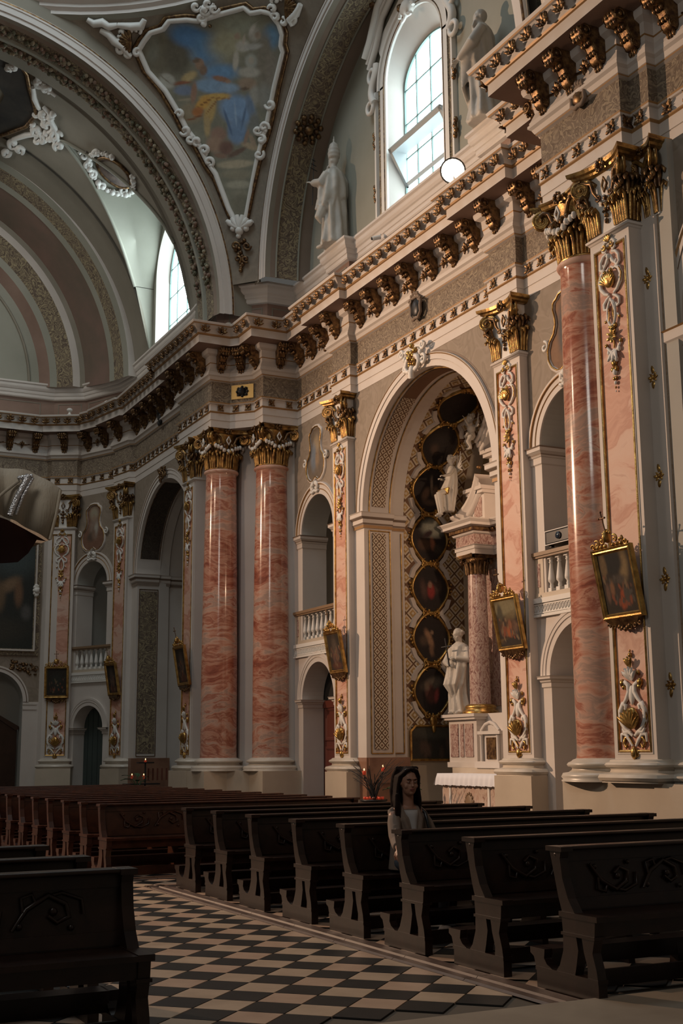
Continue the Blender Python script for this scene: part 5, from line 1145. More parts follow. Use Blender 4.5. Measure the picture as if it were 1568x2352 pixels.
station(frx(11.6), 23.13, 3.21, 4.08, .72, .035, 'narrow-looking dark station painting beside the far balcony rail', S3)
station(frx(10.03), 28.15, 3.19, 4.12, .78, .035, 'dark station painting seen edge-on by the paired columns', S3)
station(FD, .44, 3.20, 4.08, .62, .03, 'dim slanted station painting on the shaded pilaster next to the far arch', S3)
station(FE, .37, 3.2, 4.1, .70, .03, 'dim square-looking station painting on the shaded pilaster next to the big painting', [(.5, .5, .3, .3, 0, (.055, .055, .045), .6)], .05)
# ------------------------------------------------------------------ balconies
def baluster_mesh(h):
    m = MB(); s = h/.62
    m.box((-.05*s, -.05*s, 0), (.05*s, .05*s, .09*s)); m.box((-.05*s, -.05*s, h-.05*s), (.05*s, .05*s, h))
    m.lathe([(.03*s, .09*s), (.038*s, .12*s), (.03*s, .15*s), (.032*s, .17*s), (.058*s, .20*s), (.06*s, .24*s), (.05*s, .32*s), (.03*s, .47*s), (.027*s, .50*s), (.038*s, .51*s), (.038*s, .525*s), (.028*s, .53*s), (.034*s, h-.05*s)], (0, 0, 0), 12)
    return m.mesh('baluster', SWHITE)
BAL = baluster_mesh(.60)
def balcony(F, u0, u1, z, n, label, d=.0):
    root = thing('balustrade', label, 'balustrade', F((u0+u1)/2, 0, z), 'stone balcony balustrades'); P = lambda a, b, c: F(a, b, c)
    m = MB(); m.box((u0-.02, -.25, z-.06), (u1+.02, .06, z+.02), 0, P); m.box((u0-.03, -.25, z-.25), (u1+.03, .03, z-.06), 0, P); m.box((u0-.03, -.1, z-.28), (u1+.03, .06, z-.245), 0, P); m.build('slab', SWHITE, root)
    m = MB(); k = int((u1-u0)/.075)
    for i in range(k):
        u = u0+(i+.5)*(u1-u0)/k; m.tube([F(u+.026*math.cos(t), .036, z-.15+.05*math.sin(t)) for t in np.linspace(0, 2*pi, 9)], .009, 4, 0, False)
    m.box((u0-.03, .02, z-.095), (u1+.03, .045, z-.075), 0, P); m.box((u0-.03, .02, z-.225), (u1+.03, .045, z-.205), 0, P); m.build('pierced_band', SWHITE, root, kind='stuff')
    m = MB(); m.box((u0, -.16, z+.02), (u1, .02, z+.10), 0, P); m.build('bottom_rail', STONE, root)
    m = MB(); m.box((u0-.05, -.20, z+.70), (u1+.05, .06, z+.76), 0, P); m.box((u0-.03, -.18, z+.665), (u1+.03, .04, z+.70), 0, P); m.build('handrail', mat('brown_marble_handrail', (.26, .17, .10), .3) if 'brown_marble_handrail' not in bpy.data.materials else bpy.data.materials['brown_marble_handrail'], root)
    for a, b in ((u0, u0+.24), (u1-.24, u1)):
        m = MB(); m.box((a, -.15, z+.10), (b, .01, z+.67), 0, P); m.box((a+.08, .01, z+.2), (b-.08, .018, z+.58), 1, P); m.build('end_pier', [STONE, PURP], root)
    for i in range(n): inst(BAL, 'baluster', root, F.M(u0+.24+(u1-u0-.48)*(i+.5)/n, -.07, z+.08))
    return root
balcony(F1, 23.50, 25.72, 3.98, 8, 'white balustrade of the balcony between the pair of columns and the great arch')
balcony(F1, 14.20, 16.43, 3.98, 8, 'white balustrade with the black projector on its rail, half hidden by the huge column')
balcony(G, .0, 1.9, 3.90, 7, 'small balustrade of the far corner balcony in shade')
# ------------------------------------------------------------------ cartouche pictures and stucco over the small arches
def cartouche(F, uc, zc, w, h, label, L, base):
    root = thing('cartouche_fresco', label, 'fresco', F(uc, 0, zc-h), 'painted cartouches over the small arches')
    half = [(0, 1.0), (.28, .97), (.42, .86), (.50, .84), (.58, .78), (.60, .62), (.52, .42), (.50, .22), (.60, .0), (.82, -.16), (.94, -.38), (.92, -.62), (.78, -.82), (.52, -.96), (.25, -.98), (.10, -.90), (0, -.86)]
    out = [(w*a, h*b) for a, b in half]+[(-w*a, h*b) for a, b in half[1:-1][::-1]]
    m = MB(); m.grid([[F(uc+a*k, n, zc+b*k) for a, b in out] for k, n in ((1.13, 0), (1.12, .035), (1.06, .05), (1.03, .03), (1.0, .01))], 0, True, True); m.build('frame', WH, root)
    m = MB(); m.tube([F(uc+a*1.04, .045, zc+b*1.04) for a, b in out+[out[0]]], .014, 5, 0, False); m.build('gilt_edge', GOLD, root)
    m = MB(); ks = np.linspace(.02, 1.0, 12); m.grid([[F(uc+a*k, .012, zc+b*k) for a, b in out] for k in ks], 0, True, True); c = m.build('painting', FRESCO, root)
    uv = np.array([(a*k/w, b*k/h) for k in ks for a, b in out]); paint_mesh(c.data, lambda co: blobs(uv[:, 0], uv[:, 1], base, L))
    m = MB()
    for s in (-1, 1):
        m.tube([F(uc+s*(w*1.12+a), .05, zc-h*.25+b) for a, b in spiral(0, 0, .10, 1.1, pi/2, s)], .025, 6)
        m.tube([F(uc+s*a, .06, zc-h*1.1+b) for a, b in ((.05, .0), (.14, -.05), (.16, -.14), (.09, -.18), (.07, -.12))], .035, 6)
        m.tube([F(uc+s*a, .06, zc-h*1.1+b) for a, b in ((.05, -.2), (.13, -.24), (.18, -.2))], .028, 6)
        for k in range(3): m.ball(F(uc+s*.06*k, .06, zc-h*1.12-.03*k), .05, 6, 4)
    for k in range(5): m.ball(F(uc+(k-2)*.06, .06, zc-h*1.1-.20-.015*abs(k-2)), .04, 6, 4)
    m.build('stucco_shell', SWHITE, root)
SA = [(0, .62, .34, .3, 0, (.34, .30, .22), .5), (0, .42, .16, .14, 0, (.32, .22, .15), .4), (0, .0, .36, .4, 0, (.26, .19, .15), .5), (-.2, -.1, .15, .35, 10, (.36, .33, .28), .5), (.25, -.4, .3, .2, 0, (.10, .07, .05), .5), (.0, -.3, .18, .2, 0, (.22, .14, .10), .5)]
cartouche(G, .93, 8.10, .50, .66, 'painted saint in a violin-shaped cartouche over the far corner balcony', SA, (.19, .10, .065))
cartouche(F1, 24.6, 8.22, .48, .60, 'painted cartouche above the far balcony arch beside the paired columns', [(0, .3, .3, .4, 0, (.32, .25, .16), .5), (.3, -.1, .3, .5, 0, (.17, .20, .24), .5), (-.1, -.2, .2, .3, 0, (.28, .2, .13), .5)], (.15, .12, .09))
cartouche(F1, 15.30, 8.22, .50, .62, 'painted cartouche with a gilt rim half hidden behind the huge column', [(-.35, .1, .3, .6, 0, (.30, .15, .09), .5), (.15, 0, .3, .7, 0, (.10, .10, .10), .5)], (.22, .13, .08))
# keystone cartouche of the great arch
def keystone(F, uc, z, s, label, m0, m1):
    root = thing('keystone_cartouche', label, 'stucco ornament', F(uc, 0, z), None); a = MB(); g = MB()
    P = lambda x, y, zz: F(uc+x*s, .06+y*s, z+zz*s)
    for q in (-1, 1):
        a.tube([P(q*x, .08, zz) for x, zz in ((.06, .28), (.16, .34), (.28, .30), (.36, .36), (.44, .32))], .035*s, 6); a.tube([P(q*(.40+p[0]), .1, .30+p[1]) for p in spiral(0, 0, .10, 1.3, 0, q)], .03*s, 6)
        a.tube([P(q*x, .1, zz) for x, zz in ((.10, .16), (.20, .12), (.26, .0), (.20, -.10), (.10, -.12))], .045*s, 6); a.tube([P(q*(.34+p[0]), .06, .02+p[1]) for p in spiral(0, 0, .11, 1.2, 2, q)], .035*s, 6)
        a.ball(P(q*.30, .08, .18), .06*s, 6, 4); g.ball(P(q*.12, .1, .26), .06*s, 6, 4); g.ball(P(q*.08, .1, .0), .05*s, 6, 4)
    a.tube([P(0, .1, -.05), P(-.02, .14, -.18), P(0, .12, -.28)], .06*s, 6)
    for k in range(7): aa = k*2*pi/7; g.ball(P(.09*math.cos(aa), .12, .12+.11*math.sin(aa)), .045*s, 6, 4)
    g.ball(P(0, .16, .12), .07*s, 6, 4); g.ball(P(0, .1, .38), .06*s, 6, 4)
    a.build('scrolls', m0, root); g.build('gilt_centre', m1, root)
keystone(F1, YC+.05, 8.95, 1.0, 'white and gilt rocaille cartouche on the crown of the great arch', SWHITE, GOLD)
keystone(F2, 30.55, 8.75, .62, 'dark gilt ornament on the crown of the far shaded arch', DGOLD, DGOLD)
# ------------------------------------------------------------------ side altar
t = thing('altar_table', 'veined marble altar table with carved front in the side chapel', 'altar', (12.9, YC, .12)); PW = bpy.data.materials['purple_breccia_marble']
ax = 12.62
ALB = mat('altar_beige_breccia', (.5, .4, .33), .3, build=lambda nt, b: nt.links.new(ramp(nt, noisef(nt, pos(nt, (1, 1, .5)), 6, 7, 2.0, .7), [(.35, (.30, .17, .13)), (.5, (.60, .48, .40)), (.65, (.44, .27, .21)), (.8, (.62, .52, .44))]), b.inputs['Base Color']))
m = MB(); m.box((ax, YC-.98, .12), (13.3, YC+.98, 1.14)); m.box((ax-.05, YC-1.02, .12), (13.3, YC+1.02, .22)); m.box((ax-.06, YC-1.04, 1.12), (13.3, YC+1.04, 1.18)); m.build('body', WH, t)
m = MB(); m.box((ax-.02, YC-.62, .26), (ax, YC+.62, 1.06)); 
for s in (-1, 1): m.box((ax-.02, YC+s*.82-.11, .28), (ax, YC+s*.82+.11, 1.04))
[q_.build('breccia_panel', ALB, t) for q_ in m.split(lambda c: round(c.y*3)).values()]
m = MB(); m.ball((ax-.02, YC, .62), (.035, .15, .22), 10, 8)
for k in range(16): m.ball((ax-.025, YC+.15*math.cos(k*pi/8), .62+.22*math.sin(k*pi/8)), (.02, .03, .035), 6, 4)
m.build('carved_medallion', mat('carved_brown', (.22, .14, .08), .5), t)
m = MB()
for s in (-1, 1):
    for z0 in (.26, 1.05): m.box((ax-.03, YC-.66, z0), (ax, YC+.66, z0+.03))
    m.box((ax-.035, YC+s*.66-.03, .26), (ax, YC+s*.66+.03, 1.08))
m.build('white_frames', SWHITE, t)
c = MB(); n = 60; LIN = mat('white_altar_linen', (.74, .74, .78), .8)
def yy(k): return YC-1.05+2.1*k/n
top = [(13.25, yy(k), 1.195) for k in range(n+1)]; e0 = [(ax-.07, yy(k), 1.20) for k in range(n+1)]; e1 = [(ax-.10-.012*math.sin(k*1.3), yy(k), 1.10) for k in range(n+1)]; e2 = [(ax-.115-.02*math.sin(k*1.3), yy(k), .985+.008*math.sin(k*2.1)) for k in range(n+1)]
c.grid([top, e0, e1, e2]); 
for s in (0, n):
    q = 1 if s else -1; y = yy(s); c.grid([[(13.25, y, 1.195), (ax-.07, y, 1.20)], [(13.25, y+q*.03, 1.05), (ax-.10, y+q*.03, 1.10)], [(13.25, y+q*.10, .99), (ax-.115, y+q*.08, .985)]])
o = c.build('altar_cloth', LIN); o['label'] = 'white linen cloth hanging over the front edge of the side altar'; o['category'] = 'cloth'
# retable
rt = thing('altarpiece', 'tall marble altarpiece with a purple column behind the side altar table', 'altarpiece', (13.8, YC, 1.24))
def stepbox(m, x0, x1, y0, y1, z0, z1, mi=0): m.box((x0, y0, z0), (x1, y1, z1), mi)
m = MB(); stepbox(m, 13.05, 14.5, YC-1.3, YC+1.3, 1.16, 1.30, 1)
for s in (1, -1):
    ya, yb = sorted((YC+s*.78, YC+s*1.80))
    stepbox(m, 13.30, 14.5, ya, yb, 1.30, 2.22); stepbox(m, 13.22, 14.5, ya-.06, yb+.06, 2.22, 2.27); stepbox(m, 13.18, 14.5, ya-.10, yb+.10, 2.27, 2.33); stepbox(m, 13.26, 14.5, ya-.03, yb+.03, 1.30, 1.40)
stepbox(m, 13.5, 14.5, YC-.8, YC+.8, 1.3, 2.33)
m.build('pedestal', [WH, STONE], rt)
m = MB()
for s in (1, -1):
    for y0, y1 in ((YC+s*.90, YC+s*1.18), (YC+s*1.24, YC+s*1.36), (YC+s*1.44, YC+s*1.72)): a, b = sorted((y0, y1)); m.box((13.28, a, 1.50), (13.30, b, 2.14))
    for x0, x1 in ((13.40, 13.7), (13.8, 14.1)): m.box((x0, YC+s*1.80-.01, 1.5), (x1, YC+s*1.80+.01, 2.14))
[q_.build('breccia_panel', PURP, rt) for q_ in m.split(lambda c: (round(c.y*12), round(c.x*8))).values()]
m = MB(); m.box((13.0, YC-.42, 1.30), (13.5, YC+.42, 1.42)); m.box((13.12, YC-.30, 1.42), (13.5, YC+.30, 1.92)); m.box((13.05, YC-.38, 1.92), (13.5, YC+.38, 1.98))
for s in (-1, 1): m.lathe([(.035, 1.42), (.03, 1.46), (.03, 1.86), (.04, 1.9)], (13.08, YC+s*.28, 0), 8)
m.tube([(13.1, YC-.3, 1.98), (13.1, YC-.15, 2.10), (13.1, YC, 2.14), (13.1, YC+.15, 2.10), (13.1, YC+.3, 1.98)], .04, 6); m.build('tabernacle', WH, rt)
m = MB(); m.box((13.10, YC-.15, 1.46), (13.13, YC+.15, 1.86)); m.build('tabernacle_door', DGOLD, rt)
for s in (1, -1):
    cy = YC+s*1.17; cx = 13.66
    m = MB(); m.lathe([(.36, 2.33), (.37, 2.37), (.31, 2.41), (.30, 2.44), (.32, 2.47), (.29, 2.5), (.25, 2.52)], (cx, cy, 0), 28); m.build('column_base', GOLD, rt)
    m = MB(); m.lathe([(.215, 2.50), (.21, 2.6), (.205, 3.6), (.185, 5.25)], (cx, cy, 0), 32); m.build('column_shaft', PURP, rt)
    m = MB(); fluted(m, lambda f: ((cx+.2*math.cos(f*2*pi), cy+.2*math.sin(f*2*pi), 5.24), (math.cos(f*2*pi), math.sin(f*2*pi), 0)), .03, .26, 15, .05); m.lathe([(.19, 5.24), (.20, 5.5), (.24, 5.6)], (cx, cy, 0), 16)
    for q in range(4): 
        a = q*pi/2+pi/4; m.ball((cx+.29*math.cos(a), cy+.29*math.sin(a), 5.52), .065, 8, 6); m.tube([(cx+.29*math.cos(a)+.06*math.cos(w)*-math.sin(a), cy+.29*math.sin(a)+.06*math.cos(w)*math.cos(a), 5.52+.06*math.sin(w)) for w in np.linspace(0, 6.3, 9)], .02, 5)
    abacus(m, .32, 5.58, 5.64, (cx, cy), .06); m.build('column_capital', DGOLD, rt)
    m = MB(); m.box((14.05, YC+s*1.17-.35, 2.33), (14.5, YC+s*1.17+.35, 5.64)); m.build('back_pier', WH, rt)
    m = MB(); m.box((14.03, YC+s*1.17-.22, 2.5), (14.05, YC+s*1.17+.22, 5.4)); m.build('back_panel', PURP, rt)
m = MB(); m.box((14.2, YC-.85, 2.33), (14.25, YC+.85, 5.5)); m.build('dark_altar_picture', mat('dark_altar_picture', (.05, .04, .035), .4), rt)
m = MB(); prf = [(0, 5.64, 0), (0, 5.76, 0), (.02, 5.77, 0), (.02, 5.84, 0), (.05, 5.86, 0), (.0, 5.88, 1), (.0, 6.12, 0), (.04, 6.14, 0), (.06, 6.18, 2), (.10, 6.20, 2), (.10, 6.28, 0), (.22, 6.30, 0), (.22, 6.36, 0), (.27, 6.42, 0), (.28, 6.45, 0), (-.2, 6.46, 0)]
pth = [(14.5, YC-1.62), (13.92, YC-1.62), (13.92, YC-1.52), (13.40, YC-1.52), (13.40, YC-.82), (13.85, YC-.82), (13.85, YC+.82), (13.40, YC+.82), (13.40, YC+1.52), (13.92, YC+1.52), (13.92, YC+1.62), (14.5, YC+1.62)]
sweep(m, pth, prf); m.build('entablature', [WH, PURP, DGOLD], rt)
m = MB()
for k in range(-9, 10): m.ball((13.62 if abs(k) in (5, 6, 7, 8) else 13.72, YC+k*.16, 6.24), (.06, .05, .05), 6, 4)
[q_.build('gilt_modillion', DGOLD, rt) for q_ in m.split(lambda c: round(c.y*50)).values()]
m = MB()
for s in (1, -1):                 # curved pediment halves, upper stage with broken segmental pediment
    A = [(YC+s*(1.75-1.05*math.sin(a)), 6.46+1.15*(1-math.cos(a))) for a in np.linspace(0, 1.25, 12)]
    rows = [[(x, y, z+dz) for y, z in A] for x, dz in ((14.4, 0), (13.55, 0), (13.50, .05), (13.50, .12), (13.42, .16), (13.40, .22), (14.4, .24))]; m.grid(rows)
    m.box((13.6, YC+s*.95-.22, 6.46), (14.4, YC+s*.95+.22, 7.05)); m.box((13.5, YC+s*.95-.30, 7.05), (14.4, YC+s*.95+.30, 7.12)); m.box((13.45, YC+s*.95-.34, 7.12), (14.4, YC+s*.95+.34, 7.20))
    m.box((13.85, YC+s*.72-.16, 7.2), (14.4, YC+s*.72+.16, 7.9)); m.box((13.75, YC+s*.72-.24, 7.9), (14.4, YC+s*.72+.24, 7.98)); m.box((13.70, YC+s*.72-.28, 7.98), (14.4, YC+s*.72+.28, 8.06))
    B = [(YC+s*(1.05-.75*t), 8.06+.75*t*t*(3-2*t)) for t in np.linspace(0, 1, 12)]
    for q in range(3): m.grid([[(x, y, z+dz+q*.10) for y, z in B] for x, dz in ((14.4, 0), (13.72-.05*q, 0), (13.70-.05*q, .09), (14.4, .09))])
m.box((13.95, YC-.6, 6.46), (14.4, YC+.6, 8.06))
m.build('pediment', WH, rt)
m = MB(); m.box((13.58, YC+.82, 6.55), (13.6, YC+1.08, 6.98)); m.box((13.93, YC-.5, 6.7), (13.95, YC+.5, 7.9)); m.build('attic_panels', PURP, rt)
m = MB()
for k in range(10): m.ball((13.55, YC+1.62-.09*k, 6.66+.055*k+.006*k*k), (.06, .055, .05), 6, 4)
[q_.build('pediment_modillion', DGOLD, rt) for q_ in m.split(lambda c: round(c.y*50)).values()]
m = MB(); m.box((12.75, 22.2, 1.2), (12.8, 22.5, 1.2)); 
# plain white board beside the pilaster
b = MB(); b.box((12.2, 17.52, 1.5), (12.7, 17.57, 3.0)); 

def _zmap(z): return z if z < 2.6 else (2.6+(z-2.6)*.951 if z < 5.64 else (5.49+(z-5.64)*.84 if z < 6.46 else 6.18+(z-6.46)*.92))
for o in rt.children:
    for v in o.data.vertices:
        v.co.z = _zmap(v.co.z+1.24)-1.24
# ------------------------------------------------------------------ figures (parts fused into one skin)
def fuse(mb, name, voxel, mats, smooth=3, fac=.5):
    o = bpy.data.objects.new('tmp', mb.mesh('tmp', mats)); COL.objects.link(o)
    r = o.modifiers.new('r', 'REMESH'); r.mode = 'VOXEL'; r.voxel_size = voxel; r.use_smooth_shade = True
    s = o.modifiers.new('s', 'SMOOTH'); s.iterations = smooth; s.factor = fac
    dg = bpy.context.evaluated_depsgraph_get(); me = bpy.data.meshes.new_from_object(o.evaluated_get(dg)); me.name = name
    bpy.data.objects.remove(o); me.materials.clear()
    for m_ in (mats if isinstance(mats, (list, tuple)) else [mats]): me.materials.append(m_)
    me.polygons.foreach_set('use_smooth', [True]*len(me.polygons)); return me
def robe(mb, rings, k=56):       # rings: cx, cy, z, rx, ry, fold depth, phase
    rows = []
    for cx, cy, z, rx, ry, fa, ph in rings:
        rows.append([(cx+(rx+fa*rx*(math.sin(9*a+ph)+.5*math.sin(5*a-2*ph)))*math.cos(a), cy+(ry+fa*ry*(math.sin(9*a+ph)+.5*math.sin(5*a-2*ph)))*math.sin(a), z) for a in [2*pi*j/k for j in range(k)]])
    mb.grid(rows, 0, True, True); mb.poly(rows[0][::-1]); mb.poly(rows[-1])
def head(mb, c, s, yaw=0, nod=0):       # simple face: skull, jaw, nose, brow, chin; front = +y
    M = Matrix.Rotation(yaw, 3, 'Z')@Matrix.Rotation(nod, 3, 'X')
    def B(p, r): mb.ball(Vector(c)+M@(Vector(p)*s), [q*s for q in r], 12, 10, 0, M)
    B((0, -.01, .02), (.078, .097, .105)); B((0, .022, -.045), (.058, .068, .075)); B((0, .062, -.088), (.024, .022, .02))
    B((0, .088, -.008), (.011, .014, .026)); B((0, .098, -.028), (.015, .013, .011)); B((0, .080, .030), (.052, .014, .012)); B((0, .083, -.056), (.022, .010, .008))
    for q in (-1, 1): B((q*.034, .072, .008), (.018, .014, .011)); B((q*.078, -.005, -.005), (.010, .018, .028)); B((q*.042, .058, -.03), (.022, .02, .024))
def arm(mb, pts, r): mb.tube(pts, r, 10)
def hand(mb, w, d, up, s=1.0, curl=.5, side=1):      # wrist, direction, back-of-hand normal
    w, d, up = Vector(w), Vector(d).normalized(), Vector(up); up = (up-d*up.dot(d)).normalized(); x = d.cross(up)
    mb.tube([w-d*.02*s, w+d*.03*s, w+d*.075*s], [.026*s, .036*s, .034*s], 8, 0, True, up, .5)
    for i, L in enumerate((.062, .074, .070, .055)):
        b = w+d*.075*s+x*(i-1.5)*.0195*s; p = [b]; a = 0; q = b
        for k in range(3):
            a += curl*(.5 if k == 0 else .9); q = q+(d*math.cos(a)-up*math.sin(a))*L*s/2.6; p.append(q)
        mb.tube([b-d*.02*s]+p, [.0095*s, .0095*s, .009*s, .008*s, .0065*s], 6)
    b = w+d*.02*s-x*side*.03*s; mb.tube([b, b+d*.03*s-x*side*.022*s-up*.008*s, b+d*.055*s-x*side*.03*s-up*.02*s*(1+curl)], [.013*s, .011*s, .008*s], 6)
def place(me, parent, name, loc, rz, s, extra=None):
    o = bpy.data.objects.new(name, me); COL.objects.link(o)
    if parent: o.parent = parent
    o.location = (0, 0, 0) if parent else loc; 
    return o
# standing pope with tiara, cope and cross staff
def figure(name, label, cat, loc, rz, me_parts, s=1.0, group=None):
    t = thing(name, label, cat, loc, group, rz); t.scale = (s, s, s)
    for nm, me in me_parts:
        o = bpy.data.objects.new(nm, me); COL.objects.link(o); o.parent = t
    return t
b = MB()
robe(b, [(0, 0, .0, .30, .26, .05, 0), (0, 0, .05, .31, .27, .10, .2), (.01, -.01, .35, .27, .24, .12, .9), (.02, 0, .7, .26, .23, .12, 1.6), (.02, .02, 1.0, .27, .24, .09, 2.4), (0, .02, 1.25, .25, .22, .07, 3.3), (0, 0, 1.45, .25, .19, .05, 4), (0, 0, 1.58, .22, .15, .03, 4.4), (0, .0, 1.66, .12, .10, .0, 5), (0, 0, 1.70, .08, .08, 0, 5)])
robe(b, [(-.05, .05, .62, .10, .10, .3, 0), (-.08, .10, .8, .26, .22, .16, 1), (-.02, .05, 1.0, .32, .28, .10, 2), (0, .03, 1.15, .33, .27, .10, 2.5), (.01, 0, 1.4, .30, .23, .06, 3), (0, 0, 1.6, .22, .16, .03, 3)])
b.tube([(-.26, .1, .78), (-.33, .16, .55), (-.28, .12, .42)], [.10, .08, .02], 8); b.tube([(.16, .2, 1.0), (.24, .05, .5), (.2, .05, .12)], [.05, .09, .05], 8)
for k in range(7): b.tube([(-.28+.02*k, .22-.02*k, 1.28-.05*k), (0, .32-.01*k, 1.02-.06*k), (.30, .08, 1.2-.09*k)], .022, 6)
b.tube([(.30, -.05, 1.62), (.36, .0, 1.2), (.30, .12, .85), (.1, .28, .72)], [.03, .05, .06, .03], 8)
head(b, (0, .03, 1.84), 1.1, 0.1, .05); b.tube([(0, .02, 1.62), (0, .03, 1.80)], [.075, .07], 8)
for k in range(9): b.tube([((k-4)*.014, .12, 1.76), ((k-4)*.018, .15, 1.66), ((k-4)*.012, .14, 1.56)], [.016, .018, .008], 6)
b.lathe([(.0, 1.90), (.105, 1.90), (.125, 1.93), (.118, 1.97), (.13, 1.99), (.13, 2.02), (.115, 2.05), (.12, 2.08), (.118, 2.11), (.10, 2.14), (.10, 2.17), (.08, 2.22), (.03, 2.26), (.02, 2.28), (0, 2.28)], (0, .01, 0), 16); b.ball((0, .01, 2.31), .028, 8, 6); b.tube([(0, .01, 2.3), (0, .01, 2.40)], .012, 6)
arm(b, [(-.24, 0, 1.50), (-.30, .10, 1.30), (-.26, .30, 1.36), (-.20, .42, 1.42)], [.085, .10, .085, .05]); hand(b, (-.19, .44, 1.43), (.2, .8, .5), (-.2, -.3, 1), 1.25, .2)
arm(b, [(.24, 0, 1.50), (.28, .16, 1.26), (.16, .36, 1.30)], [.085, .10, .05]); hand(b, (.14, .38, 1.31), (-.5, .8, .2), (0, 0, 1), 1.25, 1.0)
for s in (-1, 1): b.ball((s*.12, .27, .03), (.06, .13, .045), 8, 6)
ME = fuse(b, 'body', .017, STAT, 1)
T = figure('pope_statue', 'white statue of a bearded man in a tall triple tiara on the upper cornice', 'statue', (11.44, 22.98, 12.5), math.radians(25), [('body', ME)], 1.09)
m = MB(); m.tube([(-.10, .50, 1.0), (-.05, .50, 2.05)], .009, 5)
for z, l in ((2.0, .05), (1.9, .08), (1.8, .11)): m.tube([(-.055-l, .50, z), (-.055+l, .50, z)], .009, 5)
o = m.build('cross_staff', IRON); o.parent = T
# second standing figure, right of the window, arm stretched out
b = MB()
robe(b, [(0, 0, .0, .30, .26, .05, 0), (0, 0, .05, .31, .27, .10, .2), (.01, -.01, .35, .27, .24, .12, .9), (.02, 0, .7, .26, .23, .12, 1.6), (.02, .02, 1.0, .27, .24, .09, 2.4), (0, .02, 1.25, .25, .22, .07, 3.3), (0, 0, 1.45, .25, .19, .05, 4), (0, 0, 1.58, .22, .15, .03, 4.4), (0, .0, 1.66, .12, .10, .0, 5), (0, 0, 1.70, .08, .08, 0, 5)])
head(b, (0, .03, 1.84), 1.15, .2, .05); b.tube([(0, .02, 1.62), (0, .03, 1.80)], [.075, .07], 8)
for k in range(9): b.tube([((k-4)*.014, .12, 1.76), ((k-4)*.018, .15, 1.66), ((k-4)*.012, .14, 1.56)], [.016, .018, .008], 6)
arm(b, [(.24, 0, 1.54), (.50, .12, 1.52), (.72, .26, 1.66)], [.09, .075, .045]); hand(b, (.74, .27, 1.67), (.8, .4, .4), (0, 0, 1), 1.3, .2)
arm(b, [(-.24, 0, 1.52), (-.34, .16, 1.22), (-.14, .38, 1.06)], [.09, .09, .05]); hand(b, (-.12, .39, 1.06), (.7, .6, -.1), (0, 0, 1), 1.25, .7)
for k in range(8): b.tube([(-.32+.03*k, .2-.01*k, 1.3-.06*k), (-.1, .34, 1.0-.06*k), (.25, .18, .62-.07*k)], .024, 6)
b.tube([(.3, .1, 1.50), (.42, .12, 1.1), (.36, .1, .7)], [.06, .07, .02], 8)
MS = fuse(b, 'body', .019, STAT, 1)
figure('prophet_statue', 'white statue with outstretched arm standing between the bright window and the big cornice', 'statue', (11.42, 16.95, 12.5), math.radians(55), [('body', MS)], 1.12)
def cherub(wings=True):
    b = MB(); b.ball((0, 0, .62), (.15, .12, .18), 12, 9); b.ball((0, .01, .42), (.15, .13, .14), 12, 9); head(b, (0, .02, .92), 1.15, .3); b.tube([(0, 0, .72), (0, .01, .88)], [.06, .055], 8)
    for k in range(14): b.ball((.10*math.cos(k*.9), -.02+.08*math.sin(k*.9), .98+.03*(k % 3)), .035, 6, 5)
    b.tube([(-.08, 0, .38), (-.12, .10, .22), (-.10, .02, .03)], [.085, .07, .035], 8); b.tube([(.08, 0, .38), (.16, .14, .30), (.20, .06, .10)], [.085, .07, .035], 8)
    b.ball((-.10, .06, .02), (.035, .07, .03), 8, 6); b.ball((.20, .1, .08), (.035, .07, .03), 8, 6)
    b.tube([(-.15, 0, .74), (-.26, .10, .68), (-.34, .18, .80)], [.055, .045, .028], 8); hand(b, (-.345, .185, .81), (-.4, .4, .8), (0, -1, 0), .9, .3)
    b.tube([(.15, 0, .74), (.24, .12, .80), (.26, .16, .96)], [.055, .045, .028], 8); hand(b, (.26, .165, .965), (0, .3, 1), (0, -1, 0), .9, .3)
    if wings:
        for q in (-1, 1):
            for k in range(4): b.tube([(q*.06, -.10, .66), (q*(.2+.03*k), -.18, .78-.05*k), (q*(.36+.02*k), -.2, .98-.11*k)], [.03, .03, .012], 6)
    b.tube([(-.18, .1, .46), (0, .17, .40), (.2, .10, .34), (.32, -.02, .2)], [.03, .05, .045, .02], 8)
    return fuse(b, 'body', .013, STAT, 2)
MC = cherub()
figure('cherub_statue', 'winged cherub statue perched on the curved pediment of the altarpiece', 'statue', (13.5, YC+.98, 7.66), math.radians(60), [('body', MC)], .72, None)
b = MB()     # reclining angel on the pediment
robe(b, [(0, .1, -.45, .14, .14, .14, 0), (0, .1, -.2, .2, .18, .14, 1), (0, .08, .1, .24, .22, .12, 2), (0, 0, .4, .2, .17, .06, 3), (0, -.02, .68, .2, .13, .03, 4), (0, 0, .78, .1, .08, 0, 0)])
head(b, (0, .02, .98), 1.05, .3); b.tube([(0, 0, .72), (0, .02, .95)], [.06, .055], 8)
for q in (-1, 1): b.tube([(q*.08, .1, .1), (q*.15, .36, .0), (q*.12, .3, -.5)], [.12, .1, .05], 8); b.ball((q*.12, .36, -.54), (.04, .1, .04), 8, 6)
arm(b, [(-.19, 0, .66), (-.32, .12, .48), (-.42, .30, .42)], [.065, .05, .03]); hand(b, (-.43, .31, .42), (-.5, .7, 0), (0, 0, 1), 1, .8)
arm(b, [(.19, 0, .66), (.30, .12, .46), (.12, .28, .45)], [.065, .05, .03]); hand(b, (.11, .29, .45), (-.8, .4, 0), (0, 0, 1), 1, .6)
for k in range(12): b.ball((.10*math.cos(k), -.03+.1*math.sin(k), .99+.03*(k % 3)), .04, 6, 5)
MA = fuse(b, 'body', .015, STAT, 2)
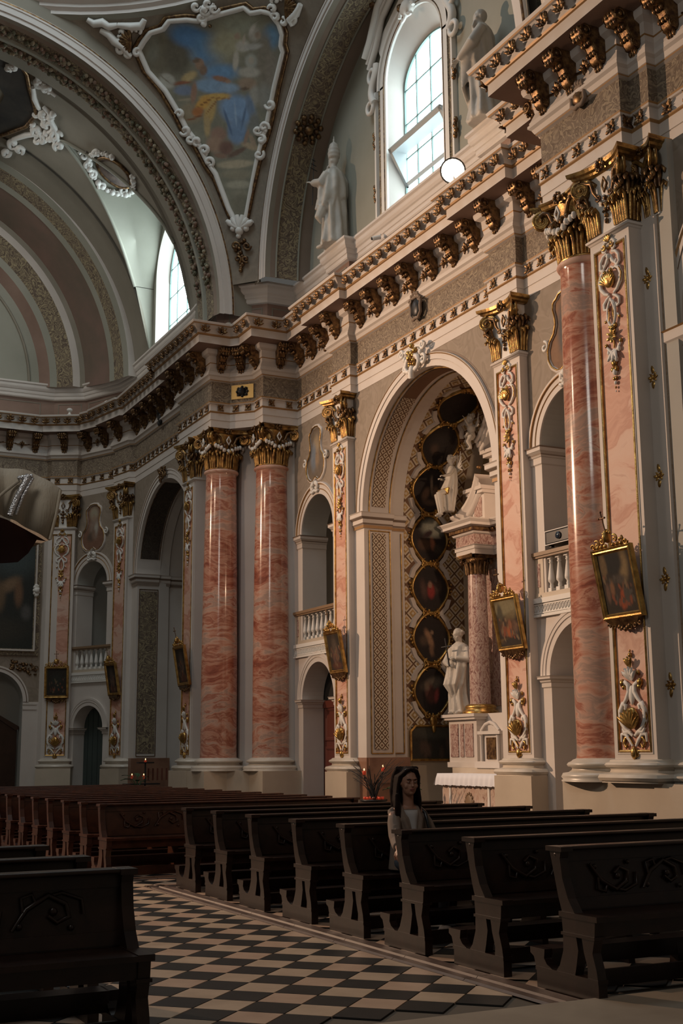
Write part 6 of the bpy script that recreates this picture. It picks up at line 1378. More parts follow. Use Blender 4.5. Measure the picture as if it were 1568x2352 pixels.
TA = figure('angel_statue', 'seated white angel with gilt drapery on the lower pediment of the altarpiece', 'statue', (13.32, YC+1.50, 6.80), math.radians(70), [('body', MA)], .78)
m = MB()
for q in (-1, 1):
    for k in range(5): m.tube([(q*.06, -.12, .6), (q*(.15+.03*k), -.2, .85-.05*k), (q*(.2+.05*k), -.22, 1.15-.14*k)], [.03, .03, .01], 6)
o = m.build('wings', STAT); o.parent = TA
m = MB()
for k in range(5): m.tube([(-.3+.02*k, .14, .12-.03*k), (0, .36, .10-.03*k), (.3, .1, .06-.04*k), (.38, -.05, -.15)], .03, 6)
o = m.build('gilt_drapery', GOLD); o.parent = TA
# saint with a cross
b = MB()
robe(b, [(0, 0, 0, .23, .20, .05, 0), (0, 0, .05, .25, .22, .12, .3), (.02, 0, .4, .21, .19, .14, 1.2), (.01, 0, .75, .21, .19, .12, 2), (0, 0, 1.0, .23, .20, .08, 3), (0, 0, 1.2, .22, .17, .05, 4), (0, 0, 1.36, .21, .14, .03, 4), (0, 0, 1.44, .10, .09, 0, 0)])
robe(b, [(.06, .1, .35, .08, .08, .3, 0), (.06, .08, .6, .22, .2, .15, 1), (0, .03, .95, .25, .21, .08, 2), (0, 0, 1.25, .23, .17, .05, 3), (0, 0, 1.40, .18, .12, .02, 3)])
head(b, (0, .04, 1.60), 1.12, -.3, -.25); b.tube([(0, .0, 1.4), (0, .03, 1.56)], [.07, .065], 8)
for k in range(9): b.ball((.085*math.cos(k*.75+2.2), -.0+.09*math.sin(k*.75+2.2), 1.64+.02*(k % 2)), .04, 6, 5)
arm(b, [(-.2, 0, 1.32), (-.27, .10, 1.08), (-.08, .24, 1.12)], [.075, .085, .045]); hand(b, (-.06, .25, 1.12), (.9, .3, .1), (0, .4, 1), 1.1, 1.0)
arm(b, [(.2, 0, 1.32), (.27, .10, 1.04), (.10, .24, .98)], [.075, .09, .045]); hand(b, (.09, .25, .98), (-.9, .3, 0), (0, .4, 1), 1.1, .9)
for s in (-1, 1): b.ball((s*.09, .2, .03), (.05, .11, .04), 8, 6)
MSt = fuse(b, 'body', .0125, STAT, 1)
T = figure('saint_statue', 'white statue of a robed saint holding a dark cross beside the purple column', 'statue', (13.47, YC+1.60, 2.33), math.radians(110), [('body', MSt)], 1.0)
m = MB(); m.tube([(.02, .32, .95), (.10, .34, 1.52)], .016, 5); m.tube([(-.05, .33, 1.36), (.20, .33, 1.34)], .016, 5); o = m.build('cross', IRON); o.parent = T
# ------------------------------------------------------------------ floodlight on the cornice
t = thing('floodlight', 'dazzling round floodlight sitting on the cornice below the bright window', 'lamp', (11.0, 17.39, 11.42))
EMI = emit('lamp_glow', (1.0, .80, .58), 60)
m = MB(); m.lathe([(.0, -.02), (.14, -.02), (.22, .10), (.23, .12), (.21, .12), (.14, .0), (0, -.0)], (0, 0, 0), 20)
dirv = (EYE-Vector((11.0, 17.39, 11.68))).normalized(); q = dirv.to_track_quat('Z', 'Y').to_matrix()
m.v = [tuple(Vector((10.98, 17.36, 11.68))+q@Vector(v)) for v in m.v]; m.build('housing', IRON, t)
m = MB(); m.lathe([(0, .115), (.12, .11), (.205, .10)], (0, 0, 0), 20); m.v = [tuple(Vector((10.98, 17.36, 11.68))+q@Vector(v)) for v in m.v]; m.build('lens', EMI, t)
m = MB(); m.box((10.95, 17.3, 11.41), (11.1, 17.5, 11.58)); m.build('foot', IRON, t)
# security cameras
def cctv(label, p, d, s=1.0):
    t = thing('security_camera', label, 'camera', p, 'small white surveillance cameras'); p = Vector(p); d = Vector(d).normalized()
    m = MB(); m.tube([p, p+d*.17*s, p+d*.18*s], [.045*s, .045*s, .04*s], 12); m.build('housing', SWHITE, t)
    m = MB(); m.ball(p+d*.175*s, .038*s, 10, 6); m.build('lens', BLACK, t)
    m = MB(); m.tube([p+d*.06*s, p+d*.04*s+Vector((.06, .02, .09))*s], .014*s, 6); m.build('bracket', SWHITE, t)
p = atX(1262, 998, 12.2); cctv('white bullet camera under the arch above the projector', (12.12, p.y, p.z), (-.7, -.25, -.12), 1.1)
m = MB(); q = p; m.tube([(12.34, q.y-.0, q.z+.02), (12.34, q.y-.2, q.z-.05), (12.34, q.y-.4, q.z-.02), (12.34, q.y-.6, q.z-.08)], .008, 4); o = m.build('camera_cable', IRON); o['label'] = 'thin dark cable running from the bullet camera along the balcony wall'; o['category'] = 'cable'
p = atX(867, 543, 11.55); cctv('round white camera on the mauve attic band below the bright window', (11.62, p.y, p.z), (-.8, .3, -.2), 1.0)
# projector on the near handrail
t = thing('projector', 'black wide projector with a pale edge standing on the near balcony rail', 'projector', (11.75, 15.2, 4.76))
p0 = atX(1258, 1225, 11.68); p1 = atX(1312, 1222, 11.68); y0, y1 = p1.y-.05, p0.y
m = MB(); m.box((11.62, y0, 4.79), (12.0, y1, 5.02)); o = m.build('body', BLACK, t); bv_ = o.modifiers.new('b', 'BEVEL'); bv_.width = .03; bv_.segments = 3
m = MB(); rectframe(m, frx(11.62), 0, y0, y1, 4.79, 5.02, [(0, 0), (0, .012), (.012, .012), (.012, 0)]); m.build('pale_rim', SWHITE, t)
m = MB(); m.lathe([(.0, .03), (.04, .03), (.055, .02), (.06, 0)], (0, 0, 0), 16); m.v = [(11.61-z, y1-.36+x, 4.91+y) for x, y, z in m.v]; m.build('lens', mat('lens_glass', (.02, .03, .05), .05, spec=1), t)
m = MB(); m.box((11.66, y0+.05, 4.76), (11.72, y0+.1, 4.80)); m.box((11.66, y1-.1, 4.76), (11.72, y1-.05, 4.80)); m.build('foot', BLACK, t)
# ------------------------------------------------------------------ pews
PYZ = lambda y, z, x: (x, y, z)
def end_mesh(th=.07):
    m = MB()
    for P in ([(.34, .53), (.20, .53), (.27, .62), (.325, .75), (.345, .88), (.33, .93), (.46, .93), (.445, .88), (.41, .75), (.375, .62)],
              [(0, .40), (.34, .40), (.35, .50), (-.01, .50)], [(.0, .40), (.14, .40), (.12, .30), (.085, .2), (.09, .12), (-.02, .12), (-.005, .2), (.03, .3)],
              [(.20, .40), (.34, .40), (.345, .28), (.39, .18), (.45, .12), (.23, .12), (.205, .2), (.18, .3)], [(-.02, 0), (.66, 0), (.66, .13), (-.02, .13)],
              [(.44, .12), (.66, .12), (.69, .2), (.73, .22), (.73, .26), (.56, .26), (.57, .2), (.54, .165), (.49, .145)]): m.prism(P, PYZ, 0, th)
    m.box((-.012, -.045, .50), (th+.012, .365, .535)); m.box((-.01, -.01, .385), (th+.01, .35, .405)); m.box((-.015, .305, .925), (th+.015, .485, .957)); m.ball((th/2, .40, .90), (.04, .055, .035), 8, 6)
    m.box((-.006, -.025, .115), (th+.006, .665, .14))
    return m
def carve(m, L):
    y0 = .372; n = int((L-.5)/.44)
    for i in range(n):
        x = .25+(L-.5)*(i+.5)/n; s = 1 if i % 2 else -1
        c = lambda a, b: (x+a, y0-.012+(b-.74)*.14, b)
        m.tube([c(a, .74+s*b) for a, b in ((-.2, -.09), (-.12, .02), (.0, .09), (.10, .04), (.12, -.03), (.05, -.06), (.0, -.02))], [.010, .016, .018, .016, .014, .012, .012], 5)
        m.tube([c(a, .74+s*b) for a, b in ((-.02, .08), (.08, .10), (.19, .06), (.2, -.02))], .012, 5); m.ball(c(.03, .74), (.025, .014, .025), 6, 4)
        m.tube([c(a, .74+s*b) for a, b in ((-.14, .0), (-.15, .08), (-.09, .10), (-.07, .05))], .011, 5); m.ball(c(-.16, .74-s*.07), (.02, .012, .02), 6, 4); m.ball(c(.13, .74-s*.09), (.018, .012, .018), 6, 4)
def pew_src(L, carved=True):
    S = {}
    S['end'] = end_mesh()
    b = MB(); b.add([(.05, .352, .53), (L-.05, .352, .53), (L-.05, .402, .93), (.05, .402, .93), (.05, .385, .53), (L-.05, .385, .53), (L-.05, .43, .93), (.05, .43, .93)], [(0, 1, 2, 3), (4, 5, 6, 7), (0, 1, 5, 4), (3, 2, 6, 7)])
    for z0, z1 in ((.54, .615), (.855, .925)):
        f = lambda z: .352+(z-.53)*.125; b.add([(.05, f(z0)-.014, z0), (L-.05, f(z0)-.014, z0), (L-.05, f(z1)-.014, z1), (.05, f(z1)-.014, z1), (.05, f(z0), z0), (L-.05, f(z0), z0), (L-.05, f(z1), z1), (.05, f(z1), z1)], [(0, 1, 2, 3), (4, 5, 1, 0), (3, 2, 6, 7)])
    S['backrest'] = b
    c = MB(); carve(c, L); S['carving'] = c
    s = MB(); s.box((.06, -.045, .50), (L-.06, .36, .53)); S['seat'] = s
    s = MB(); s.box((.06, .01, .40), (L-.06, .03, .50)); S['seat_apron'] = s
    r = MB(); r.box((.0, .325, .93), (L, .485, .955)); r.tube([(.0, .33, .945), (L, .33, .945)], .016, 6); r.tube([(.0, .482, .942), (L, .482, .942)], .014, 6); S['top_rail'] = r
    k = MB(); k.box((.06, .55, .225), (L-.06, .735, .26)); k.box((.06, .56, .14), (L-.06, .575, .225)); S['kneeler'] = k
    f = MB(); f.box((.06, .30, .03), (L-.06, .33, .14)); S['foot_rail'] = f
    lg = MB()
    for q in (1/3, 2/3): lg.prism([(0, .40), (.3, .40), (.3, .28), (.36, 0), (.02, 0), (.04, .2)], PYZ, L*q-.03, L*q+.03); lg.prism([(.56, .24), (.62, .24), (.66, 0), (.55, 0)], PYZ, L*q-.03, L*q+.03)
    S['middle_support'] = lg
    return S
def pew_meshes(L, m): return {k: v.mesh(k, m) for k, v in pew_src(L).items()}
def pew(M_, L, x, y, label, group, mirror=False):
    t = thing('pew', label, 'pew', (x, y, 0), group)
    for nm in ('backrest', 'seat', 'seat_apron', 'top_rail', 'kneeler', 'foot_rail', 'middle_support'):
        o = bpy.data.objects.new(nm, M_[nm]); COL.objects.link(o); o.parent = t
        if nm == 'backrest': bo = o
    o = bpy.data.objects.new('carving', M_['carving']); COL.objects.link(o); o.parent = bo
    for dx in (0, L-.07): o = bpy.data.objects.new('end_panel', M_['end']); COL.objects.link(o); o.parent = t; o.location = (dx, 0, 0)
    return t
ORD = ['first', 'second', 'third', 'fourth', 'fifth', 'sixth', 'seventh', 'eighth', 'ninth', 'tenth', 'eleventh', 'twelfth', 'thirteenth']
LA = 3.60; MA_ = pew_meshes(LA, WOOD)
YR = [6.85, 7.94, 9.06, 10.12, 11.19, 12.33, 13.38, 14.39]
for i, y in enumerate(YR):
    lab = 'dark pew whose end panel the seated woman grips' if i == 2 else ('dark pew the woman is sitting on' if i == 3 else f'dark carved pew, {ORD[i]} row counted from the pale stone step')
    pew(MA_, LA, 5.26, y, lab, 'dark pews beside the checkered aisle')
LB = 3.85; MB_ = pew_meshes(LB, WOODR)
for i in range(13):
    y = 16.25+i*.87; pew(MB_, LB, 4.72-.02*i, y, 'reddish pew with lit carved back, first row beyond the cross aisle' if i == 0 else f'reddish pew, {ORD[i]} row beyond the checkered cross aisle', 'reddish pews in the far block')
LC = 4.2; MC_ = pew_meshes(LC, WOOD)
for i, y in enumerate((6.84, 7.83, 8.95)):
    pew(MC_, LC, 2.25-LC, y, ('very dark big pew across the checkered aisle, first row from the pale step', 'dark pew across the checkered aisle, second row, only its top rail showing', 'dark pew across the checkered aisle, third row, a thin slice of top rail')[i], 'dark pews across the checkered aisle')

# pale objects tucked under the pews
for (x, y, nm, lab) in ((5.95, 9.7, 'bag', 'small grey bundle tucked on a kneeler under the dark pews'),):
    m = MB(); m.ball((x+.3, 9.15+.65, .30), (.07, .05, .045), 10, 7); m.ball((x+.34, 9.15+.66, .325), (.03, .03, .03), 8, 6); o = m.build(nm, mat('grey_cloth', (.22, .22, .21), .8)); o['label'] = lab; o['category'] = 'bag'
# ------------------------------------------------------------------ the seated woman
SKIN = mat('skin', (.36, .19, .13), .5); HAIRM = mat('dark_brown_hair', (.018, .010, .008), .75, spec=.12, build=lambda nt, b: bump(nt, b, noisef(nt, pos(nt, (60, 60, 3)), 2.5, 2), .004, .6)); CARD = mat('taupe_knit', (.20, .15, .12), .9, build=lambda nt, b: bump(nt, b, noisef(nt, pos(nt), 160, 2), .003, .5))
TOPM = mat('white_shirt_cloth', (.42, .40, .40), .85); JEAN = mat('blue_grey_denim', (.07, .08, .10), .9)
Xp, Yp = 5.82, 10.30
T = thing('person', 'seated woman with long dark hair, sunglasses on her head and a taupe cardigan', 'person', (Xp, Yp, .53), None, pi)
b = MB(); HC = (.01, .07, .80)
head(b, HC, 1.06, -.12, -.04); b.tube([(.0, .03, .54), (.0, .04, .64), (.01, .055, .76)], [.062, .05, .054], 12)
b.ball((0, .02, .38), (.15, .10, .20), 12, 9); b.tube([(-.13, .02, .52), (0, .04, .55), (.13, .02, .52)], [.05, .06, .05], 10)
wr_ = (.42, .60, .25)
b.tube([(.16, .04, .51), (.23, .20, .33), (.30, .36, .27), wr_], [.045, .042, .038, .022], 10)
hand(b, wr_, (.25, .55, -.7), (.75, .3, .45), .95, .8, -1)
b.tube([(-.16, .02, .51), (-.23, .08, .33), (-.12, .26, .16)], [.045, .042, .026], 10); hand(b, (-.11, .27, .155), (.4, .8, -.3), (0, .3, 1), .92, .5, 1)
b.ball((0, .02, .12), (.17, .14, .14), 12, 8)
me = fuse(b, 'body', .0065, SKIN, 2, .5); o = bpy.data.objects.new('body', me); COL.objects.link(o); o.parent = T
Mh = Matrix.Rotation(-.12, 3, 'Z')@Matrix.Rotation(-.04, 3, 'X')
def hp_(p): return Vector(HC)+Mh@(Vector(p)*1.06)
b = MB()      # hair: centre parting, drawn back over the temples, long locks behind the shoulders and one in front
b.ball(hp_((0, -.022, .040)), (.090, .103, .100), 16, 12)
for q in (-1, 1):
    for k in range(10):
        a = k/9; b.tube([hp_((q*.004, .078-.12*a, .118-.012*a)), hp_((q*(.050+.01*a), .066-.12*a, .098-.01*a)), hp_((q*.088, .012-.08*a, .045)), hp_((q*(.094), -.012-.07*a, -.05)), hp_((q*(.098+.012*(1-a)), -.01-.08*a, -.16)), hp_((q*(.088+.02*(1-a)), .02*(1-a)*(q > 0)*3-.09*a, -.27-.03*(k % 3)))], [.010, .017, .020, .021, .020, .006], 7)
for k in range(7): x = (k-3)*.028; b.tube([hp_((x, -.03, .12)), hp_((x*1.1, -.10, .05)), hp_((x*1.25, -.115, -.08)), hp_((x*1.3, -.10, -.28))], [.026, .03, .03, .010], 7)
for k in range(4): b.tube([hp_((.095+.01*k, -.0+.008*k, -.10)), hp_((.105+.012*k, .03+.01*k, -.20)), hp_((.10+.012*k, .06, -.33-.02*k))], [.016, .018, .006], 7)
me = fuse(b, 'hair', .007, HAIRM, 1); o = bpy.data.objects.new('hair', me); COL.objects.link(o); o.parent = T
b = MB()      # cardigan
k_ = 40
def ringo(c, rx, ry, n=k_): return [(c[0]+rx*math.cos(2*pi*j/n), c[1]+ry*math.sin(2*pi*j/n), c[2]) for j in range(n)]
rows = [ringo((0, .02, z), rx*(1), ry) for z, rx, ry in ((.02, .19, .16), (.13, .175, .15), (.26, .165, .13), (.40, .175, .125), (.48, .175, .115), (.535, .14, .09), (.565, .08, .07))]
b.grid(rows, 0, True, True); b.poly(rows[0][::-1]); b.poly(rows[-1])
b.tube([(.14, .03, .50), (.18, .09, .44), (.23, .19, .34), (.27, .29, .285), (.33, .41, .265), (.38, .51, .26)], [.060, .062, .058, .054, .048, .042], 12)
b.tube([(-.14, .02, .50), (-.195, .04, .42), (-.235, .08, .30), (-.17, .2, .19), (-.13, .25, .165)], [.060, .060, .056, .048, .04], 12)
for s in (-1, 1): b.tube([(s*.055, -.03, .60), (s*.085, .05, .56), (s*.085, .115, .46), (s*.055, .15, .34), (s*.03, .165, .22)], [.026, .030, .026, .022, .018], 8)
b.tube([(-.10, -.06, .54), (0, -.10, .55), (.10, -.06, .54), (.16, .0, .53), (.19, .05, .50)], [.03, .045, .04, .035, .02], 8)
for j in range(5): b.tube([(.20+.018*j, .14+.045*j, .46-.03*j), (.235+.016*j, .15+.045*j, .37-.02*j), (.21+.018*j, .15+.045*j, .30-.012*j)], .009, 5)
me = fuse(b, 'cardigan', .008, CARD, 2); o = bpy.data.objects.new('cardigan', me); COL.objects.link(o); o.parent = T
b = MB(); b.grid([[((a-.5)*.15*(1-.65*v), .105+.045*(1-(2*a-1)**2)+.02*v+(.0 if v > .1 else -.02), .55-.24*v) for a in np.linspace(0, 1, 9)] for v in np.linspace(0, 1, 8)]); o = b.build('white_top', TOPM); o.parent = T
so = o.modifiers.new('s', 'SOLIDIFY'); so.thickness = .01
b = MB(); b.tube([(-.135, .0, .57), (-.155, .085, .52), (-.16, .145, .38), (-.15, .13, .20)], .018, 6); o = b.build('rucksack_strap', BLACK); o.parent = T
b = MB()
for q in (-1, 1):
    b.tube([(q*.09, .05, .08), (q*.11, .44, .07), (q*.12, .47, -.02)], [.085, .07, .06], 12); b.tube([(q*.12, .46, .02), (q*.12, .44, -.22), (q*.12, .42, -.42)], [.062, .052, .042], 12); b.ball((q*.12, .47, -.47), (.045, .12, .045), 10, 7)
b.ball((0, .04, .08), (.18, .15, .11), 12, 8)
me = fuse(b, 'trousers', .011, JEAN, 2); o = bpy.data.objects.new('trousers', me); COL.objects.link(o); o.parent = T
b = MB()      # sunglasses pushed up on the hair
for q in (-1, 1):
    b.ball(hp_((q*.036, .062, .105)), (.030, .010, .018), 12, 6, 0, Mh@Matrix.Rotation(.9, 3, 'X')); b.tube([hp_((q*.066, .055, .10)), hp_((q*.09, .0, .06)), hp_((q*.09, -.04, .04))], .004, 5)
b.tube([hp_((-.012, .07, .108)), hp_((.012, .07, .108))], .004, 5); o = b.build('sunglasses', mat('glossy_dark_lens', (.01, .01, .012), .06, spec=.9)); o.parent = T
EYEW = mat('eye_white', (.5, .47, .44), .3)
for q in (-1, 1):
    b = MB(); b.ball(hp_((q*.032, .084, .004)), (.0105, .007, .0042), 10, 6); o = b.build('eye', EYEW); o.parent = T; b = MB(); b.ball(hp_((q*.032-.001, .0885, .004)), (.005, .0045, .0045), 8, 6); i2 = b.build('iris', BLACK); i2.parent = o
    b = MB(); b.tube([hp_((q*.014, .096, .024)), hp_((q*.032, .096, .030)), hp_((q*.052, .082, .024))], [.0035, .0045, .0025], 5); o = b.build('eyebrow', HAIRM); o.parent = T
b = MB(); b.tube([hp_((-.024, .085, -.056)), hp_((-.008, .0945, -.052)), hp_((.008, .0945, -.052)), hp_((.024, .085, -.056))], [.002, .005, .005, .002], 6); b.tube([hp_((-.020, .085, -.062)), hp_((0, .094, -.064)), hp_((.020, .085, -.062))], [.002, .0065, .002], 6); o = b.build('lips', mat('lips', (.30, .10, .085), .4)); o.parent = T
# ------------------------------------------------------------------ candle stands, twig vase, plants
FLA = emit('candle_flame', (1.0, .55, .22), 4); CUP = emit('lit_candle_cup', (.5, .05, .02), .25)
def candle(root, p, glow=True):
    m = MB(); m.lathe([(0, 0), (.03, 0), (.035, .06), (.03, .075), (.0, .07)], p, 10); m.build('candle_cup', CUP if glow else REDD, root)
    m = MB(); m.ball((p[0], p[1], p[2]+.10), (.011, .011, .022), 8, 6); m.build('flame', FLA, root)
t = thing('candle_stand', 'dark votive candle stand with three small flames before the shaded far arch', 'candle stand', (9.3, 30.9, 0)); cs = [atY(303, 1779, 31), atY(330, 1779, 31), atY(334, 1744, 31)]
m = MB(); c = Vector((cs[2].x, 31, 0)); m.lathe([(.22, 0), (.2, .04), (.03, .08), (.025, .7), (.04, .75), (.025, .8), (.02, cs[2].z-.1)], (c.x, 31, 0), 10); m.box((cs[0].x-.2, 30.85, .85), (c.x+.35, 31.15, .88)); m.box((c.x-.2, 30.9, cs[2].z-.1), (c.x+.2, 31.1, cs[2].z-.07))
m.build('stand', IRON, t)
for p in cs: candle(t, (p.x, p.y, p.z-.10))
m = MB(); rr = random.Random(5)
for k in range(5): m.box((c.x+.1+k*.12, 31.1, .95), (c.x+.14+k*.12, 31.12, 1.25))
m.build('spare_candles', mat('wax_red', (.16, .05, .03), .5), t)
t = thing('twig_vase', 'votive stand with bare dark twigs and two small flames beside the red marble dado', 'candle stand', (11.05, 21.3, 0))
c = atY(858, 1835, 21.3); bx, by = c.x, 21.3
m = MB(); m.lathe([(.25, 0), (.23, .04), (.04, .1), (.035, .62), (.22, .68), (.26, .70), (.26, .73), (.0, .72)], (bx, by, 0), 14); m.build('stand', IRON, t)
m = MB(); rr = random.Random(11)
for k in range(22):
    s = -1 if k % 2 else 1; L = rr.uniform(.35, .62); h = rr.uniform(.35, .75); y0 = rr.uniform(-.1, .1); p0_ = Vector((bx+rr.uniform(-.03, .03), by+y0, .75))
    P = [p0_+Vector((s*.45*L*q**1.5, -s*.87*L*q**1.5+y0*q, h*q**.75)) for q in (0, .25, .5, .75, 1)]; m.tube(P, [.008, .007, .006, .005, .003], 4)
    for j in range(2): q = P[2+j]; m.tube([q, q+Vector((s*.06, -s*.10, rr.uniform(-.02, .08)))], .003, 4)
for k in range(8): m.tube([(bx+rr.uniform(-.04, .04), by+rr.uniform(-.05, .05), .72), (bx+rr.uniform(-.09, .09), by+rr.uniform(-.1, .1), 1.0+.05*k)], .008, 4)
m.build('twigs', IRON, t)
for px_ in ((836, 1770), (879, 1762)): p = atY(px_[0], px_[1], 21.3); candle(t, (p.x, p.y, p.z-.08)); 
m = MB()
for px_ in ((836, 1770), (879, 1762)): p = atY(px_[0], px_[1], 21.3); m.tube([(bx, by, .75), ((bx+p.x)/2, by, .9), (p.x, by, p.z-.12), (p.x, by, p.z-.08)], .010, 5)
m.build('candle_arm', IRON, t)
for k in range(9): 
    m = MB(); m.lathe([(0, 0), (.026, 0), (.03, .05), (.0, .05)], (bx+.17*math.cos(k*.7), by+.17*math.sin(k*.7), .73), 8); m.build('candle_cup', CUP if k % 3 else REDD, t)
LEAF = mat('dark_green_leaf', (.035, .08, .03), .45)
def plant(label, c, n, s, seed):
    t = thing('potted_plant', label, 'plant', (c[0], c[1], 0), None); rr = random.Random(seed)
    m = MB(); m.lathe([(0, 0), (.12, 0), (.16, .26), (.17, .28), (.15, .28), (.14, .24), (0, .24)], (c[0], c[1], c[2]-.28), 16); m.build('pot', mat('terracotta', (.16, .08, .05), .7) if 'terracotta' not in bpy.data.materials else bpy.data.materials['terracotta'], t)
    if c[2] > .4: m = MB(); m.lathe([(.2, 0), (.18, .03), (.03, .06), (.03, c[2]-.30), (.17, c[2]-.28), (0, c[2]-.28)], (c[0], c[1], 0), 12); m.build('stand', IRON, t)
    for k in range(n):
        a = rr.uniform(0, 6.28); L = rr.uniform(.28, .5)*s; lean = rr.uniform(.25, .9); p0_ = Vector((c[0], c[1], c[2])); d = Vector((math.cos(a)*lean, math.sin(a)*lean, 1)).normalized(); p1_ = p0_+d*L*.6
        m = MB(); m.tube([p0_, (p0_+p1_)/2, p1_], .006, 4); dd = (d+Vector((math.cos(a), math.sin(a), -.5))*.6).normalized(); sd = Vector((-math.sin(a), math.cos(a), 0)); rows = []
        for q in np.linspace(0, 1, 7): w_ = .055*s*math.sin(pi*min(1, .08+q*.92))**.8; ctr = p1_+dd*L*.65*q-Vector((0, 0, .12*L*q*q*2)); rows.append([ctr-sd*w_+Vector((0, 0, .012)), ctr, ctr+sd*w_+Vector((0, 0, .012))])
        m.grid(rows); m.build('leaf', LEAF, t)
plant('low green broad-leaved plant before the side altar', (11.45, 20.3, .72), 15, 1.0, 3)
plant('shaded plant with drooping leaves near the far pier', (9.2, 29.2, .8), 11, 1.0, 8)
# ------------------------------------------------------------------ white canopy at the left edge
t = thing('hanging_canopy', 'cream cloth canopy with a silver fringe band hanging before the big dark painting', 'canopy', (1.9, 8.6, 3.0)); Yc_ = 8.6
CL = mat('cream_canopy_cloth', (.50, .44, .35), .75, build=lambda nt, b: bump(nt, b, noisef(nt, pos(nt, (30, 30, 1)), 3, 2), .01, .5)); SIL = mat('silver_braid', (.75, .76, .80), .22, .9, build=lambda nt, b: bump(nt, b, noisef(nt, pos(nt), 90, 2), .01, .9)); CRIM = mat('dark_crimson_cloth', (.035, .008, .008), .8)
q = lambda x, y, Y=Yc_: atY(x, y, Y)
topc = [q(-160, 1060), q(-60, 1066), q(0, 1078), q(65, 1084), q(138, 1126)]; botc = [q(-190, 1130), q(-100, 1160), q(0, 1184), q(45, 1205), q(110, 1242)]
m = MB(); nn = 40; rows = [[], [], []]
def lerp(P, s): s = s*(len(P)-1); i = min(int(s), len(P)-2); return P[i].lerp(P[i+1], s-i)
for k in range(nn+1):
    s = k/nn; a = lerp(topc, s); b_ = lerp(botc, s); f = .018*math.sin(s*26)
    rows[0].append(a+Vector((0, .0+f, 0))); rows[1].append(a.lerp(b_, .5)+Vector((0, -.05+f*1.4, .01))); rows[2].append(b_+Vector((0, -.03+f, 0)))
back = [p+Vector((-.15, .9, .10)) for p in topc]; m.grid([[lerp(back, k/nn) for k in range(nn+1)]]+rows); o = m.build('valance', CL, t); so = o.modifiers.new('s', 'SOLIDIFY'); so.thickness = .015
m = MB(); e = rows[2][-1]; f0 = rows[0][-1]; m.grid([[f0, f0.lerp(e, .5), e], [f0+Vector((-.15, .9, .05)), f0.lerp(e, .5)+Vector((-.12, .9, 0)), e+Vector((-.1, .9, 0))]]); m.build('side_valance', CL, t)
m = MB()
m.tube([q(66, 1092, Yc_-.10), q(40, 1140, Yc_-.12), q(22, 1184, Yc_-.11)], .022, 6); m.tube([q(76, 1098, Yc_-.10), q(52, 1140, Yc_-.12), q(36, 1182, Yc_-.10)], .012, 6)
for k in range(5): m.ball(q(44+k*7, 1098-k*1, Yc_-.10), .016, 8, 5)
m.build('silver_fringe', SIL, t)
m = MB(); m.tube([q(44, 1104, Yc_-.09), q(10, 1130, Yc_-.09), q(-30, 1166, Yc_-.09)], .012, 5); m.tube([f0+Vector((0, -.02, 0)), f0.lerp(e, .5)+Vector((0, -.06, 0)), e+Vector((0, -.04, 0))], .012, 5); m.build('cord', CL, t)
m = MB(); u = [q(-100, 1285), q(0, 1290), q(60, 1286), q(92, 1235)]; m.grid([[p+Vector((0, .05, 0)) for p in rows[2][::8]], [lerp(u, k/5)+Vector((0, .1, 0)) for k in range(6)], [lerp(u, k/5)+Vector((0, .9, .12)) for k in range(6)]]); o = m.build('crimson_lining', CRIM, t)
m = MB(); m.tube([Vector((q(-60, 1000).x, Yc_+.4, 3.9)), Vector((q(-60, 1000).x, Yc_+.4, 12))], .01, 5); m.tube([Vector((q(-60, 1000).x, Yc_+.4, 3.3)), Vector((q(-60, 1000).x, Yc_+.4, 3.95))], .02, 6); m.build('hanging_rod', IRON, t)
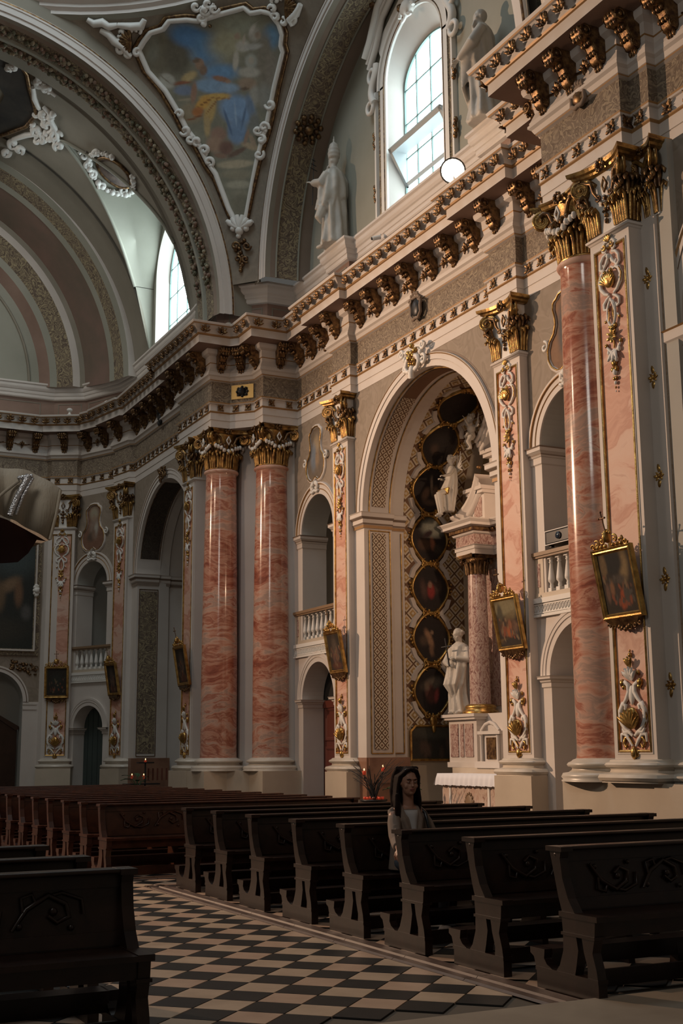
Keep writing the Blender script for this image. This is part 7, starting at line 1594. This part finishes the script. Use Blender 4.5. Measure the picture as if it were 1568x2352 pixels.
# ------------------------------------------------------------------ big picture on the end wall
t = thing('large_painting', 'big dark framed painting on the end wall above a niche', 'painting', EW(1.4, 0, 4.5)); u0, u1, z0, z1 = .12, 2.75, 4.42, 8.3
m = MB(); rectframe(m, EW, 0, u0, u1, z0, z1, [(0, 0), (0, .05), (.10, .06), (.12, .09), (.16, .09), (.18, .06), (.20, .03)]); m.build('frame', VORN, t)
m = MB(); rectframe(m, EW, .06, u0+.12, u1-.12, z0+.12, z1-.12, [(0, 0), (0, .05), (.045, .05), (.05, .0)]); m.build('inner_frame', WH, t)
m = MB(); n1, n2 = 40, 50; i = .17; m.grid([[EW(u0+i+(u1-u0-2*i)*a/n1, .05, z0+i+(z1-z0-2*i)*b/n2) for a in range(n1+1)] for b in range(n2+1)]); c = m.build('canvas', OIL, t)
uv = np.array([(a/n1, b/n2) for b in range(n2+1) for a in range(n1+1)])
paint_mesh(c.data, lambda co: blobs(uv[:, 0], uv[:, 1], (.035, .037, .033), [(.25, .75, .3, .15, 0, (.06, .075, .075), .6), (.32, .52, .14, .05, -20, (.20, .13, .08), .5), (.20, .45, .05, .10, 0, (.17, .10, .06), .5), (.45, .42, .08, .12, 0, (.15, .10, .06), .5), (.1, .3, .06, .06, 0, (.10, .095, .09), .5), (.5, .15, .4, .1, 0, (.055, .05, .04), .6)]))
m = MB()
for k in range(9): m.ball(EW(u0+.14+.05*math.cos(k*.7), .12, 6.3+.14*math.sin(k*.7)), .06, 6, 4)
m.ball(EW(u0+.14, .14, 6.3), .09, 8, 6); m.build('stucco_knot', SWHITE, t)
rr = random.Random(2); m = MB()
for k in range(26): a = rr.uniform(.15, .9); m.ball(EW(a, .02, 4.0+rr.uniform(-.12, .2)+(.0 if a < .6 else .1)), (rr.uniform(.03, .08), .03, rr.uniform(.02, .05)), 6, 4)
for k in range(4): m.tube([EW(.15+.1*k+a, .03, 4.05+b_) for a, b_ in spiral(0, 0, .09, 1, k, 1)], .012, 5)
o = m.build('painted_garland', DGOLD); o['label'] = 'dark leafy garland relief between the big painting and the lower arch'; o['category'] = 'relief'
# little clutter: white bowl-like lamp pieces above the far cornice
for k, (x, y) in enumerate(((246, 925), (160, 942), (525, 746))):
    p = atZ(x, y, 11.55); m = MB(); m.ball((p.x, p.y, p.z), (.09, .09, .06), 10, 6); m.lathe([(.08, -.15), (.03, -.1), (.03, 0)], tuple(p), 8); o = m.build('cornice_lamp', SWHITE); o['label'] = ('small white lamp on the far cornice above the corner balcony', 'small white lamp on the far cornice above the shaded pilaster by the big painting', 'small white lamp on the cornice above the paired columns')[k]; o['category'] = 'lamp'
